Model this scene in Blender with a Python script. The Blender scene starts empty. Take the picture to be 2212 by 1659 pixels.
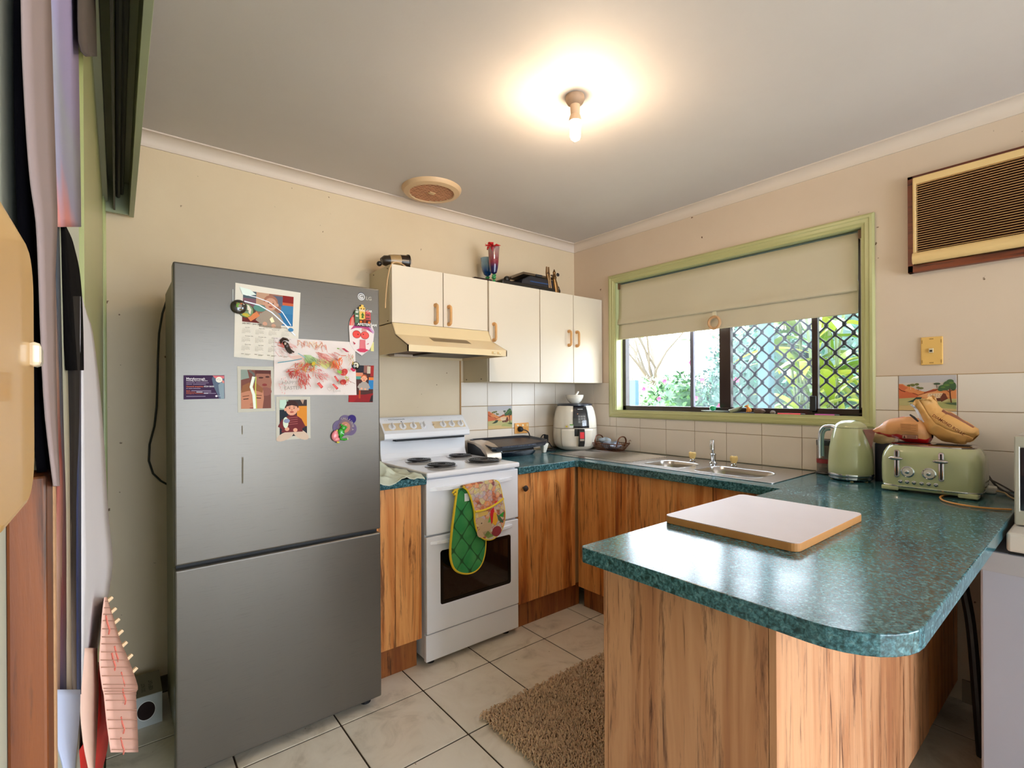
import bpy, bmesh, math, random
from mathutils import Vector, Matrix, noise
R = math.radians
random.seed(7)
sc = bpy.context.scene
COL = sc.collection

# ---------------- camera ----------------
cam_d = bpy.data.cameras.new('camera'); cam = bpy.data.objects.new('camera', cam_d); COL.objects.link(cam)
yaw, roll = R(38.79), -0.00596
F_ = Vector((math.sin(yaw), math.cos(yaw), 0)); R_ = Vector((math.cos(yaw), -math.sin(yaw), 0)); U_ = Vector((0, 0, 1))
Rr = R_*math.cos(roll) + U_*math.sin(roll); Ur = U_*math.cos(roll) - R_*math.sin(roll)
M = Matrix.Identity(4)
for i in range(3):
    M[i][0] = Rr[i]; M[i][1] = Ur[i]; M[i][2] = -F_[i]
M[0][3], M[1][3], M[2][3] = -2.710, -2.610, 1.275
cam.matrix_world = M
cam_d.sensor_width = 36; cam_d.lens = 1061.5/2212*36; cam_d.shift_y = 21.3/2212
cam_d.clip_start = 0.02; cam_d.clip_end = 200
sc.camera = cam

# ---------------- view, world, sun, daylight ----------------
sc.view_settings.view_transform = 'Standard'; sc.view_settings.look = 'None'
sc.view_settings.gamma = 1; sc.view_settings.use_curve_mapping = False
sc.view_settings.exposure = 0.56
W = bpy.data.worlds.new('world'); sc.world = W; W.use_nodes = True
bg = W.node_tree.nodes['Background']; bg.inputs['Color'].default_value = (0.78, 0.89, 1.0, 1); bg.inputs['Strength'].default_value = 9.5
sun_d = bpy.data.lights.new('sun', 'SUN'); sun_d.energy = 4.0; sun_d.color = (1, .95, .82); sun_d.angle = R(1)
sun = bpy.data.objects.new('sun', sun_d); COL.objects.link(sun); sun.location = (3, 6, 8)
sun.rotation_euler = Vector((0.45, -0.45, -0.9)).to_track_quat('-Z', 'Y').to_euler()
def portal(name, loc, d, sx, sy):
    l = bpy.data.lights.new(name, 'AREA'); l.shape = 'RECTANGLE'; l.size = sx; l.size_y = sy; l.cycles.is_portal = True
    o = bpy.data.objects.new(name, l); COL.objects.link(o); o.location = loc
    o.rotation_euler = Vector(d).to_track_quat('-Z', 'Y').to_euler()
portal('portal_kitchen', (.13, -1.11, 1.42), (-1, 0, 0), 1.5, .55)
portal('portal_living', (-1.45, -6.25, 1.05), (0, 1, 0), 2.2, 2.1)
portal('portal_side', (.13, -4.85, 1.15), (-1, 0, 0), 1.9, 1.8)
BULB = 330.0

# ---------------- mesh helpers ----------------
class MB:
    def __init__(s): s.v = []; s.f = []; s.m = []; s.s = []
    def add(s, vs, fs, mi=0, sm=False):
        b = len(s.v); s.v += [tuple(p) for p in vs]
        for f in fs: s.f.append([i+b for i in f]); s.m.append(mi); s.s.append(sm)
        return s
    def box(s, x0, x1, y0, y1, z0, z1, mi=0):
        x0, x1 = sorted((x0, x1)); y0, y1 = sorted((y0, y1)); z0, z1 = sorted((z0, z1))
        return s.add([(x0,y0,z0),(x1,y0,z0),(x1,y1,z0),(x0,y1,z0),(x0,y0,z1),(x1,y0,z1),(x1,y1,z1),(x0,y1,z1)],
              [(0,3,2,1),(4,5,6,7),(0,1,5,4),(1,2,6,5),(2,3,7,6),(3,0,4,7)], mi)
    def tube(s, pts, r, n=8, mi=0, closed=False, flat=1.0, caps=True):
        P = [Vector(p) for p in pts]; N = len(P); up = None; rings = []
        for i in range(N):
            a = P[(i-1) % N] if (closed or i > 0) else P[i]; b = P[(i+1) % N] if (closed or i < N-1) else P[i]
            t = (b-a).normalized()
            if up is None:
                up = Vector((0,0,1)) if abs(t.z) < .9 else Vector((1,0,0))
            x = t.cross(up)
            if x.length < 1e-6: x = t.orthogonal()
            x.normalize(); y = x.cross(t).normalized(); up = y
            rr = r[i] if isinstance(r, (list, tuple)) else r
            rings.append([P[i] + x*math.cos(2*math.pi*k/n)*rr + y*math.sin(2*math.pi*k/n)*rr*flat for k in range(n)])
        vs = [p for q in rings for p in q]; fs = []
        for i in range(N if closed else N-1):
            j = (i+1) % N
            for k in range(n): fs.append((i*n+k, i*n+(k+1) % n, j*n+(k+1) % n, j*n+k))
        if caps and not closed: fs += [tuple(range(n))[::-1], tuple((N-1)*n+k for k in range(n))]
        return s.add(vs, fs, mi, True)
    def cyl(s, p0, p1, r0, r1=None, n=20, mi=0):
        r1 = r0 if r1 is None else r1
        return s.tube([p0, p1], [r0, r1], n, mi)
    def lathe(s, prof, c, n=24, mi=0, axis='z', sx=1, sy=1):
        vs = []
        for r, z in prof:
            for k in range(n):
                a = 2*math.pi*k/n; p = (r*math.cos(a)*sx, r*math.sin(a)*sy, z)
                if axis == 'y': p = (p[0], -p[2], p[1])      # grows toward -y
                if axis == 'x': p = (-p[2], p[0], p[1])      # grows toward -x
                vs.append((c[0]+p[0], c[1]+p[1], c[2]+p[2]))
        m = len(prof); fs = []
        for i in range(m-1):
            for k in range(n): fs.append((i*n+k, i*n+(k+1) % n, (i+1)*n+(k+1) % n, (i+1)*n+k))
        if prof[0][0] > 1e-6: fs.append(tuple(range(n))[::-1])
        if prof[-1][0] > 1e-6: fs.append(tuple((m-1)*n+k for k in range(n)))
        return s.add(vs, fs, mi, True)
    def loft(s, secs, n=32, mi=0, caps=True):
        # secs: (cx, cy, rx, ry, z, power)
        vs = []
        for cx, cy, rx, ry, z, p in secs:
            for k in range(n):
                a = 2*math.pi*k/n; c, d = math.cos(a), math.sin(a)
                vs.append((cx+rx*math.copysign(abs(c)**(2/p), c), cy+ry*math.copysign(abs(d)**(2/p), d), z))
        fs = []
        for i in range(len(secs)-1):
            for k in range(n): fs.append((i*n+k, i*n+(k+1) % n, (i+1)*n+(k+1) % n, (i+1)*n+k))
        if caps: fs += [tuple(range(n))[::-1], tuple((len(secs)-1)*n+k for k in range(n))]
        return s.add(vs, fs, mi, True)
    def prism(s, poly, axis, a0, a1, mi=0, sm=False):
        def P(u, v, a): return {'x': (a, u, v), 'y': (u, a, v), 'z': (u, v, a)}[axis]
        n = len(poly); vs = [P(u, v, a0) for u, v in poly] + [P(u, v, a1) for u, v in poly]
        fs = [tuple(range(n)), tuple(range(2*n-1, n-1, -1))] + [(k, k+n, (k+1) % n+n, (k+1) % n) for k in range(n)]
        return s.add(vs, fs, mi, sm)
    def grid(s, fn, nu, nv, mi=0, sm=True):
        vs = [fn(i/nu, j/nv) for i in range(nu+1) for j in range(nv+1)]
        fs = [(i*(nv+1)+j, (i+1)*(nv+1)+j, (i+1)*(nv+1)+j+1, i*(nv+1)+j+1) for i in range(nu) for j in range(nv)]
        return s.add(vs, fs, mi, sm)
    def ball(s, c, r, n=16, m=10, mi=0):
        r = r if isinstance(r, (tuple, list)) else (r, r, r)
        vs = []; fs = []
        for i in range(m+1):
            a = math.pi*i/m
            for k in range(n):
                b = 2*math.pi*k/n
                vs.append((c[0]+r[0]*math.sin(a)*math.cos(b), c[1]+r[1]*math.sin(a)*math.sin(b), c[2]+r[2]*math.cos(a)))
        for i in range(m):
            for k in range(n): fs.append((i*n+k, (i+1)*n+k, (i+1)*n+(k+1) % n, i*n+(k+1) % n))
        return s.add(vs, fs, mi, True)
    def plate(s, outline, holes, to3, a0, a1, mi=0):
        # 2D outline with holes, filled and extruded between a0 and a1
        bm = bmesh.new(); loops = [outline]+list(holes)
        for L in loops:
            vv = [bm.verts.new((p[0], p[1], 0)) for p in L]
            for i in range(len(vv)): bm.edges.new((vv[i], vv[(i+1) % len(vv)]))
        bmesh.ops.triangle_fill(bm, use_beauty=True, use_dissolve=False, edges=bm.edges[:])
        bm.verts.index_update(); V = [tuple(v.co) for v in bm.verts]; Fc = [[v.index for v in f.verts] for f in bm.faces]; bm.free()
        n = len(V); vs = [to3(x, y, a0) for x, y, _ in V]+[to3(x, y, a1) for x, y, _ in V]
        fs = [f[::-1] for f in Fc]+[[i+n for i in f] for f in Fc]; b = 0
        for L in loops:
            for i in range(len(L)):
                j = (i+1) % len(L); fs.append((b+i, b+j, b+j+n, b+i+n))
            b += len(L)
        return s.add(vs, fs, mi)

WL = {}
def obj(name, mb, mats, parent=None, bevel=0, seg=2, sharp=35, kind=None, label=None, fix=True):
    me = bpy.data.meshes.new(name); off = WL.get(parent.name, Vector()) if parent else Vector()
    me.from_pydata([(p[0]-off.x, p[1]-off.y, p[2]-off.z) for p in mb.v], [], mb.f)
    mats = mats if isinstance(mats, (list, tuple)) else [mats]
    for m in mats: me.materials.append(m)
    me.polygons.foreach_set('material_index', mb.m); me.polygons.foreach_set('use_smooth', mb.s)
    if fix and len(mb.f) < 20000:
        bm = bmesh.new(); bm.from_mesh(me); bmesh.ops.recalc_face_normals(bm, faces=bm.faces); bm.to_mesh(me); bm.free()
    if any(mb.s): me.set_sharp_from_angle(angle=R(sharp))
    me.update()
    o = bpy.data.objects.new(name, me); COL.objects.link(o)
    if parent: o.parent = parent
    WL[o.name] = off.copy()
    if bevel:
        b = o.modifiers.new('bevel', 'BEVEL'); b.width = bevel; b.segments = seg; b.limit_method = 'ANGLE'; b.angle_limit = R(40)
    if kind: o['kind'] = kind
    if label: o['label'] = label
    return o
def tag(o, label, cat, group=None):
    o['label'] = label; o['category'] = cat
    if group: o['group'] = group
    return o
def thing(name, label, cat, loc, group=None):
    o = bpy.data.objects.new(name, None); COL.objects.link(o); o.location = loc; o.empty_display_size = .05
    WL[o.name] = Vector(loc); return tag(o, label, cat, group)
def struct(name, mb, mats, bevel=0, **k):
    return obj(name, mb, mats, bevel=bevel, kind='structure', **k)
def sroot(name, loc=(0, 0, 0)):
    o = bpy.data.objects.new(name, None); COL.objects.link(o); o.location = loc; WL[o.name] = Vector(loc); o['kind'] = 'structure'; return o
def dup(root, d, label=None, keep=True):
    r = root.copy(); COL.objects.link(r); r.location = root.location+Vector(d)
    if label: r['label'] = label
    for ch in list(root.children):
        c = ch.copy(); COL.objects.link(c); c.parent = r
        for g in ch.children:
            e = g.copy(); COL.objects.link(e); e.parent = c
    return r
def pieces(name, mb, mats, parent, offs, bevel=0, seg=1):
    o = obj(name, mb, mats, parent, bevel, seg); base = o.location.copy(); first = True
    for d in offs:
        if first: q = o; first = False
        else: q = o.copy(); COL.objects.link(q)
        q.location = base+Vector(d)
    return o

# ---------------- materials ----------------
def lin(h):
    h = h.lstrip('#'); c = [int(h[i:i+2], 16)/255 for i in (0, 2, 4)]
    return tuple(x/12.92 if x <= .04045 else ((x+.055)/1.055)**2.4 for x in c)+(1,)
MC = {}
def C(h, rough=.6, metal=0, coat=0, bump=0, bs=60, var=0, vs=8, **kw):
    key = (h, rough, metal, coat, bump, bs, var, vs, tuple(sorted(kw.items())))
    if key in MC: return MC[key]
    m = bpy.data.materials.new('mat_'+h.strip('#')); m.use_nodes = True; nt = m.node_tree; p = nt.nodes['Principled BSDF']
    p.inputs['Base Color'].default_value = lin(h); p.inputs['Roughness'].default_value = rough; p.inputs['Metallic'].default_value = metal
    p.inputs['Coat Weight'].default_value = coat
    for k, v in kw.items():
        if k == 'emit': p.inputs['Emission Color'].default_value = lin(h); p.inputs['Emission Strength'].default_value = v
        if k == 'trans': p.inputs['Transmission Weight'].default_value = v
        if k == 'spec': p.inputs['Specular IOR Level'].default_value = v
        if k == 'sss': p.inputs['Subsurface Weight'].default_value = v; p.inputs['Subsurface Radius'].default_value = (.02, .02, .02)
    if bump or var:
        tc = nt.nodes.new('ShaderNodeTexCoord')
        if var:
            n = nt.nodes.new('ShaderNodeTexNoise'); n.inputs['Scale'].default_value = vs; n.inputs['Detail'].default_value = 4
            nt.links.new(tc.outputs['Object'], n.inputs['Vector'])
            mx = nt.nodes.new('ShaderNodeMix'); mx.data_type = 'RGBA'; c = lin(h)
            mx.inputs[6].default_value = tuple(x*(1-var) for x in c[:3])+(1,); mx.inputs[7].default_value = tuple(min(1, x*(1+var)) for x in c[:3])+(1,)
            nt.links.new(n.outputs['Fac'], mx.inputs[0]); nt.links.new(mx.outputs[2], p.inputs['Base Color'])
        if bump:
            n = nt.nodes.new('ShaderNodeTexNoise'); n.inputs['Scale'].default_value = bs; n.inputs['Detail'].default_value = 3
            nt.links.new(tc.outputs['Object'], n.inputs['Vector'])
            b = nt.nodes.new('ShaderNodeBump'); b.inputs['Strength'].default_value = bump; b.inputs['Distance'].default_value = .002
            nt.links.new(n.outputs['Fac'], b.inputs['Height']); nt.links.new(b.outputs['Normal'], p.inputs['Normal'])
    MC[key] = m; return m
def nodes(name):
    m = bpy.data.materials.new(name); m.use_nodes = True; nt = m.node_tree; return m, nt, nt.nodes['Principled BSDF'], (lambda t: nt.nodes.new('ShaderNode'+t)), nt.links.new
def ramp(nd, stops):
    r = nd('ValToRGB'); e = r.color_ramp.elements
    while len(e) < len(stops): e.new(.5)
    for i, (p, c) in enumerate(stops): e[i].position = p; e[i].color = lin(c) if isinstance(c, str) else c
    return r
def paint(name, base, stain, amt=.5, bump=.08, specks=True, rough=.55):
    m, nt, p, nd, L = nodes(name); tc = nd('TexCoord')
    n = nd('TexNoise'); n.inputs['Scale'].default_value = 1.3; n.inputs['Detail'].default_value = 5; n.inputs['Roughness'].default_value = .6
    L(tc.outputs['Object'], n.inputs['Vector'])
    r = ramp(nd, [(.35, base), (.8, stain)]); L(n.outputs['Fac'], r.inputs[0])
    mx = nd('Mix'); mx.data_type = 'RGBA'; mx.inputs[0].default_value = amt; mx.inputs[6].default_value = lin(base); L(r.outputs[0], mx.inputs[7])
    out = mx.outputs[2]
    if specks:
        v = nd('TexNoise'); v.inputs['Scale'].default_value = 28; v.inputs['Detail'].default_value = 2; L(tc.outputs['Object'], v.inputs['Vector'])
        rr = nd('ValToRGB'); rr.color_ramp.elements[0].position = .73; rr.color_ramp.elements[1].position = .76; L(v.outputs['Fac'], rr.inputs[0])
        m2 = nd('Mix'); m2.data_type = 'RGBA'; L(rr.outputs[0], m2.inputs[0]); L(out, m2.inputs[6]); m2.inputs[7].default_value = lin('#6b4a2c'); out = m2.outputs[2]
    L(out, p.inputs['Base Color']); p.inputs['Roughness'].default_value = rough
    b = nd('Bump'); b.inputs['Strength'].default_value = bump; b.inputs['Distance'].default_value = .003
    n2 = nd('TexNoise'); n2.inputs['Scale'].default_value = 90; L(tc.outputs['Object'], n2.inputs['Vector']); L(n2.outputs['Fac'], b.inputs['Height']); L(b.outputs['Normal'], p.inputs['Normal'])
    return m
def wood(name, light, mid, dark, streak, ax='z', rough=.42, sc_=1.0):
    m, nt, p, nd, L = nodes(name); tc = nd('TexCoord'); oi = nd('ObjectInfo')
    mp = nd('Mapping'); s = {'z': (1, 1, .07), 'x': (.07, 1, 1), 'y': (1, .07, 1)}[ax]; mp.inputs['Scale'].default_value = tuple(q*sc_ for q in s)
    L(tc.outputs['Object'], mp.inputs['Vector'])
    w = nd('Math'); w.operation = 'MULTIPLY'; w.inputs[1].default_value = 13; L(oi.outputs['Random'], w.inputs[0])
    def N(scale, det, dist=0, rg=.5):
        n = nd('TexNoise'); n.noise_dimensions = '4D'; n.inputs['Scale'].default_value = scale; n.inputs['Detail'].default_value = det
        n.inputs['Distortion'].default_value = dist; n.inputs['Roughness'].default_value = rg
        L(mp.outputs[0], n.inputs['Vector']); L(w.outputs[0], n.inputs['W']); return n
    a = N(11, 5, 1.2, .55); r = ramp(nd, [(.30, dark), (.42, mid), (.55, light), (.72, mid)]); L(a.outputs['Fac'], r.inputs[0])
    b_ = N(46, 6, .6, .7); r2 = ramp(nd, [(.36, streak), (.47, '#ffffff')]); L(b_.outputs['Fac'], r2.inputs[0])
    mx = nd('Mix'); mx.data_type = 'RGBA'; mx.blend_type = 'MULTIPLY'; mx.inputs[0].default_value = .78; L(r.outputs[0], mx.inputs[6]); L(r2.outputs[0], mx.inputs[7])
    c_ = N(19, 3, 2.5); r3 = ramp(nd, [(.27, streak), (.335, '#ffffff')]); L(c_.outputs['Fac'], r3.inputs[0])
    m2 = nd('Mix'); m2.data_type = 'RGBA'; m2.blend_type = 'MULTIPLY'; m2.inputs[0].default_value = .8; L(mx.outputs[2], m2.inputs[6]); L(r3.outputs[0], m2.inputs[7])
    L(m2.outputs[2], p.inputs['Base Color']); p.inputs['Roughness'].default_value = rough
    b = nd('Bump'); b.inputs['Strength'].default_value = .12; b.inputs['Distance'].default_value = .002; L(b_.outputs['Fac'], b.inputs['Height']); L(b.outputs['Normal'], p.inputs['Normal'])
    return m
def laminate():
    m, nt, p, nd, L = nodes('green_mottled_laminate'); tc = nd('TexCoord')
    a = nd('TexNoise'); a.inputs['Scale'].default_value = 95; a.inputs['Detail'].default_value = 4; a.inputs['Roughness'].default_value = .65; a.inputs['Distortion'].default_value = .6
    L(tc.outputs['Object'], a.inputs['Vector'])
    r = ramp(nd, [(.36, '#1c3e42'), (.47, '#34626a'), (.56, '#487a84'), (.68, '#6c98a0')]); L(a.outputs['Fac'], r.inputs[0])
    v = nd('TexNoise'); v.inputs['Scale'].default_value = 170; v.inputs['Detail'].default_value = 2; L(tc.outputs['Object'], v.inputs['Vector'])
    r2 = ramp(nd, [(.42, '#9a9a90'), (.55, '#ffffff')]); L(v.outputs['Fac'], r2.inputs[0])
    mx = nd('Mix'); mx.data_type = 'RGBA'; mx.blend_type = 'MULTIPLY'; mx.inputs[0].default_value = .6; L(r.outputs[0], mx.inputs[6]); L(r2.outputs[0], mx.inputs[7])
    L(mx.outputs[2], p.inputs['Base Color']); p.inputs['Roughness'].default_value = .27
    s = nd('TexNoise'); s.inputs['Scale'].default_value = 5; s.inputs['Detail'].default_value = 6; L(tc.outputs['Object'], s.inputs['Vector'])
    rr = nd('MapRange'); rr.inputs[1].default_value = .3; rr.inputs[2].default_value = .7; rr.inputs[3].default_value = .12; rr.inputs[4].default_value = .22
    L(s.outputs['Fac'], rr.inputs[0]); L(rr.outputs[0], p.inputs['Roughness'])
    b = nd('Bump'); b.inputs['Strength'].default_value = .05; b.inputs['Distance'].default_value = .001; L(v.outputs['Fac'], b.inputs['Height']); L(b.outputs['Normal'], p.inputs['Normal'])
    return m
def brushed(name, c, rough=.34, ax='x', metal=1.0, bright=1):
    m, nt, p, nd, L = nodes(name); tc = nd('TexCoord'); mp = nd('Mapping')
    mp.inputs['Scale'].default_value = {'x': (4, 700, 700), 'y': (700, 4, 700), 'z': (700, 700, 4)}[ax]; L(tc.outputs['Object'], mp.inputs['Vector'])
    n = nd('TexNoise'); n.inputs['Scale'].default_value = 2.5; n.inputs['Detail'].default_value = 4; L(mp.outputs[0], n.inputs['Vector'])
    mr = nd('MapRange'); mr.inputs[3].default_value = rough-.03; mr.inputs[4].default_value = rough+.04; L(n.outputs['Fac'], mr.inputs[0]); L(mr.outputs[0], p.inputs['Roughness'])
    mx = nd('Mix'); mx.data_type = 'RGBA'; q = lin(c); mx.inputs[6].default_value = tuple(x*.95 for x in q[:3])+(1,); mx.inputs[7].default_value = tuple(x*1.05 for x in q[:3])+(1,)
    L(n.outputs['Fac'], mx.inputs[0]); L(mx.outputs[2], p.inputs['Base Color']); p.inputs['Metallic'].default_value = metal
    return m
def floor_tile_mat():
    m, nt, p, nd, L = nodes('cream_floor_tile'); tc = nd('TexCoord'); oi = nd('ObjectInfo')
    ad = nd('VectorMath'); ad.operation = 'ADD'; L(tc.outputs['Object'], ad.inputs[0]); L(oi.outputs['Location'], ad.inputs[1])
    n = nd('TexNoise'); n.inputs['Scale'].default_value = 5; n.inputs['Detail'].default_value = 8; n.inputs['Roughness'].default_value = .62; n.inputs['Distortion'].default_value = 1.5
    L(ad.outputs[0], n.inputs['Vector']); r = ramp(nd, [(.3, '#c6b9a8'), (.47, '#e4d8c8'), (.6, '#eadfd0')]); L(n.outputs['Fac'], r.inputs[0])
    k = nd('TexNoise'); k.inputs['Scale'].default_value = 30; k.inputs['Detail'].default_value = 2; L(ad.outputs[0], k.inputs['Vector'])
    rr = nd('ValToRGB'); rr.color_ramp.elements[0].position = .74; rr.color_ramp.elements[1].position = .77; L(k.outputs['Fac'], rr.inputs[0])
    mx = nd('Mix'); mx.data_type = 'RGBA'; L(rr.outputs[0], mx.inputs[0]); L(r.outputs[0], mx.inputs[6]); mx.inputs[7].default_value = lin('#8b6a45')
    L(mx.outputs[2], p.inputs['Base Color']); p.inputs['Roughness'].default_value = .28
    return m
def glass(name, dust=0.04, tint=(1, 1, 1, 1), dustcol='#dfe8ff'):
    m, nt, p, nd, L = nodes(name); nt.nodes.remove(p); out = [n for n in nt.nodes if n.type == 'OUTPUT_MATERIAL'][0]
    t = nd('BsdfTransparent'); t.inputs[0].default_value = tint; g = nd('BsdfGlossy'); g.inputs['Roughness'].default_value = .03
    f = nd('Fresnel'); f.inputs[0].default_value = 1.5; mx = nd('MixShader'); ge = nd('NewGeometry'); iv = nd('Math'); iv.operation = 'SUBTRACT'; iv.inputs[0].default_value = 1; L(ge.outputs['Backfacing'], iv.inputs[1]); ml = nd('Math'); ml.operation = 'MULTIPLY'; L(f.outputs[0], ml.inputs[0]); L(iv.outputs[0], ml.inputs[1]); L(ml.outputs[0], mx.inputs[0]); L(t.outputs[0], mx.inputs[1]); L(g.outputs[0], mx.inputs[2])
    d = nd('BsdfTranslucent'); d.inputs[0].default_value = lin(dustcol); d2 = nd('BsdfDiffuse'); d2.inputs[0].default_value = lin(dustcol)
    md = nd('MixShader'); md.inputs[0].default_value = .4; L(d.outputs[0], md.inputs[1]); L(d2.outputs[0], md.inputs[2])
    tc = nd('TexCoord'); n = nd('TexNoise'); n.inputs['Scale'].default_value = 9; n.inputs['Detail'].default_value = 6; L(tc.outputs['Object'], n.inputs['Vector'])
    mr = nd('MapRange'); mr.inputs[1].default_value = .3; mr.inputs[2].default_value = .75; mr.inputs[3].default_value = dust*.5; mr.inputs[4].default_value = dust*1.6; L(n.outputs['Fac'], mr.inputs[0])
    m2 = nd('MixShader'); L(mr.outputs[0], m2.inputs[0]); L(mx.outputs[0], m2.inputs[1]); L(md.outputs[0], m2.inputs[2]); L(m2.outputs[0], out.inputs[0])
    return m
M_wallA = paint('cream_wall', '#dcc8aa', '#c8b08c', .6)
M_wallB = paint('pink_cream_wall', '#d6c1ac', '#c6ae96', .5)
M_ceil = paint('ceiling_white', '#ccc4c0', '#beb4ae', .5, specks=False, rough=.75)
M_corn = C('#d8c8ba', .5)
M_green = C('#b5b27c', .35, var=.08, vs=5, coat=.2)
M_greend = C('#a5ac8c', .4, var=.1, vs=4)
M_lgreen = C('#b7bd8e', .4, var=.06)
M_white = C('#e6ded0', .38, coat=.15)
M_cab = C('#dfd2c0', .42, var=.03, vs=3)
M_cabs = C('#d4c4a4', .45, var=.05, vs=4)
M_enamel = C('#eeeef4', .16, coat=.5)
M_hood = C('#e6cfa4', .3, coat=.2)
M_wood = wood('orange_beech_laminate', '#e29e5c', '#c47434', '#964a1c', '#5a2c14')
M_woodp = wood('beech_laminate_pale', '#d29a70', '#bd8056', '#9c6040', '#5e3422')
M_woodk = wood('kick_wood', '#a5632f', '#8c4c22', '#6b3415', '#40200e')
M_lam = laminate()
M_steel = brushed('brushed_steel', '#645e57', .28, 'x', .35)
M_sink = brushed('sink_steel', '#c0bcba', .22, 'y')
M_chrome = C('#c9ccd2', .08, 1)
M_black = C('#0c0c10', .3)
M_blackm = C('#121218', .55)
M_alu = C('#2c1a1a', .35, coat=.3)
M_tile = C('#dfd2c4', .32, coat=.06, var=.02, vs=3)
M_grout = C('#a5875f', .9)
M_glass = glass('clear_glass', .003)
M_glassd = glass('dusty_glass', .045)
M_retro = C('#babf94', .16, coat=.6)
M_beige = C('#e0a860', .4, var=.06)
M_paper = C('#e9e2dc', .7)
# ================= SETTING =================
H = 2.394
# floor slab (grout) and tiles
fl = struct('floor', MB().box(-3.0, .1, -6.3, .1, -.12, -.003), C('#3a2a1c', .9))
M_ft = floor_tile_mat()
xs = [-2.042+.3535*k for k in range(-2, 7)]; ys = [-.716-.35*k for k in range(-2, 17)]
tb = MB().box(.003, .3535-.003, -.35+.003, -.003, -.0035, 0)
offs = []
for x in xs[:-1]:
    for y in ys[:-1]:
        if x+.35 < -2.76 or x > 0: continue
        offs.append((x, y, 0))
pieces('floor_tile', tb, M_ft, fl, offs, bevel=.0012)
struct('ceiling', MB().box(-3.0, .12, -6.4, .12, H, H+.1), M_ceil)
# walls
wb = struct('wall_back', MB().box(-2.95, .12, 0, .12, -.05, H+.02), M_wallA)
to_x = lambda u, v, a: (a, u, v)
wr = struct('wall_right', MB().plate([(0.0, -.05), (0.0, H), (-6.3, H), (-6.3, -.05)],
    [[(-.385, 1.148), (-.385, 2.055), (-1.862, 2.055), (-1.862, 1.148)], [(-3.9, .3), (-3.9, 2.05), (-5.8, 2.05), (-5.8, .3)]], to_x, 0, .12), M_wallB)
wl = struct('wall_left', MB().box(-2.95, -2.757, -6.3, 0, -.05, H), paint('grey_green_wall', '#b6b8a8', '#a3a592', .4))
to_y = lambda u, v, a: (u, a, v)
struct('wall_front', MB().plate([(-2.9, -.05), (-2.9, H), (.1, H), (.1, -.05)], [[(-2.55, .02), (-2.55, 2.1), (-.35, 2.1), (-.35, .02)]], to_y, -6.2, -6.32), M_wallA)
w2 = sroot('window_2', (-1.55, -6.25, 0))
m = MB()
for x in (-2.55, -1.47, -.39): m.box(x, x+.04, -6.28, -6.24, .02, 2.1)
m.box(-2.55, -.35, -6.28, -6.24, .02, .07).box(-2.55, -.35, -6.28, -6.24, 2.06, 2.1)
obj('door_frame', m, M_alu, w2); obj('pane', MB().box(-2.51, -.39, -6.262, -6.258, .07, 2.06), M_glass, w2)
w3 = sroot('window_3', (.06, -4.95, .9))
m = MB()
for y in (-5.8, -4.87, -3.94): m.box(.04, .08, y, y+.04, .3, 2.05)
m.box(.04, .08, -5.8, -3.9, .3, .34).box(.04, .08, -5.8, -3.9, 2.01, 2.05)
obj('window_frame', m, M_alu, w3); obj('pane', MB().box(.058, .062, -5.76, -3.94, .34, 2.01), M_glass, w3)
# cornices
cv = [(0, 0)]+[(-.055+.055*math.sin(a)*1.0, -.055+.055*0+.055*(1-math.cos(a))) for a in []]
prof = [(0, H), (0, H-.055), (-.006, H-.055), (-.006, H-.050)]+[(-.006-.043*(1-math.cos(a)), H-.050+.044*math.sin(a)) for a in [i*math.pi/2/6 for i in range(1, 7)]]+[(-.055, H-.006), (-.055, H)]
struct('trim_1', MB().prism(prof, 'x', -2.757, 0, sm=True), M_corn, sharp=30)
struct('trim_2', MB().prism(prof, 'y', -6.2, 0, sm=True), M_corn, sharp=30)
# baseboards
struct('baseboard_right', MB().box(-.012, 0, -2.19, -6.2, 0, .09), C('#a08f7c', .5))
struct('baseboard_back', MB().box(-2.757, -2.0, -.012, 0, 0, .065), C('#4a3c22', .5))
# wall joint strips on the cream sheeting
struct('trim_3', MB().box(-1.034, -1.027, -.006, 0, .9, 1.49), C('#b98a54', .6))
# splash tiles, back wall
TW = .2045
tl = MB().box(-TW/2+.0012, TW/2-.0012, -.0055, .001, -.0765+.0012+.0, .0765-.0012)
offs = []
for k in range(5):
    for r in range(3):
        if k == 1 and r == 1: continue
        offs.append((-.9245+TW*k, 0, 1.2735-.1545*r+(.0005)))
pieces('wall_tile', tl, M_tile, wb, offs, bevel=.0012)
struct('trim_4', MB().box(-1.026, 0, -.0018, 0, .884, 1.352), M_grout)
# splash tiles, right wall
def tile_r(y0, y1, z0, z1, mat=M_tile, label=None):
    return obj('wall_tile', MB().box(-.0055, .001, y0+.0012, y1-.0012, z0+.0012, z1-.0012), mat, wr, bevel=.0012, label=label)
g = MB().box(-.0018, 0, -.345, 0, .884, 1.352).box(-.0018, 0, -1.9, -.343, .884, 1.112).box(-.0018, 0, -2.99, -1.893, .884, 1.347)
struct('trim_5', g, M_grout)
yy = [0, -.194, -.4, -.599, -.797, -.995, -1.192, -1.389, -1.588, -1.785, -1.984]
for i in range(len(yy)-1):
    a, b = yy[i+1], yy[i]
    tile_r(a, b, .884, 1.044)
    if b > -.3:
        lo = max(a, -.343)
        tile_r(a, b, 1.044, 1.109 if a < -.343 else 1.2) if a > -.343 else None
        tile_r(lo, b, 1.2, 1.351) if a >= -.343 else None
tile_r(-.343, -.194, 1.044, 1.2); tile_r(-.343, -.194, 1.2, 1.351)
tile_r(-.4, -.343, 1.044, 1.111)
for i in range(2, len(yy)-1):
    tile_r(max(yy[i+1], -1.893), yy[i], 1.044, 1.111)
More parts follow.
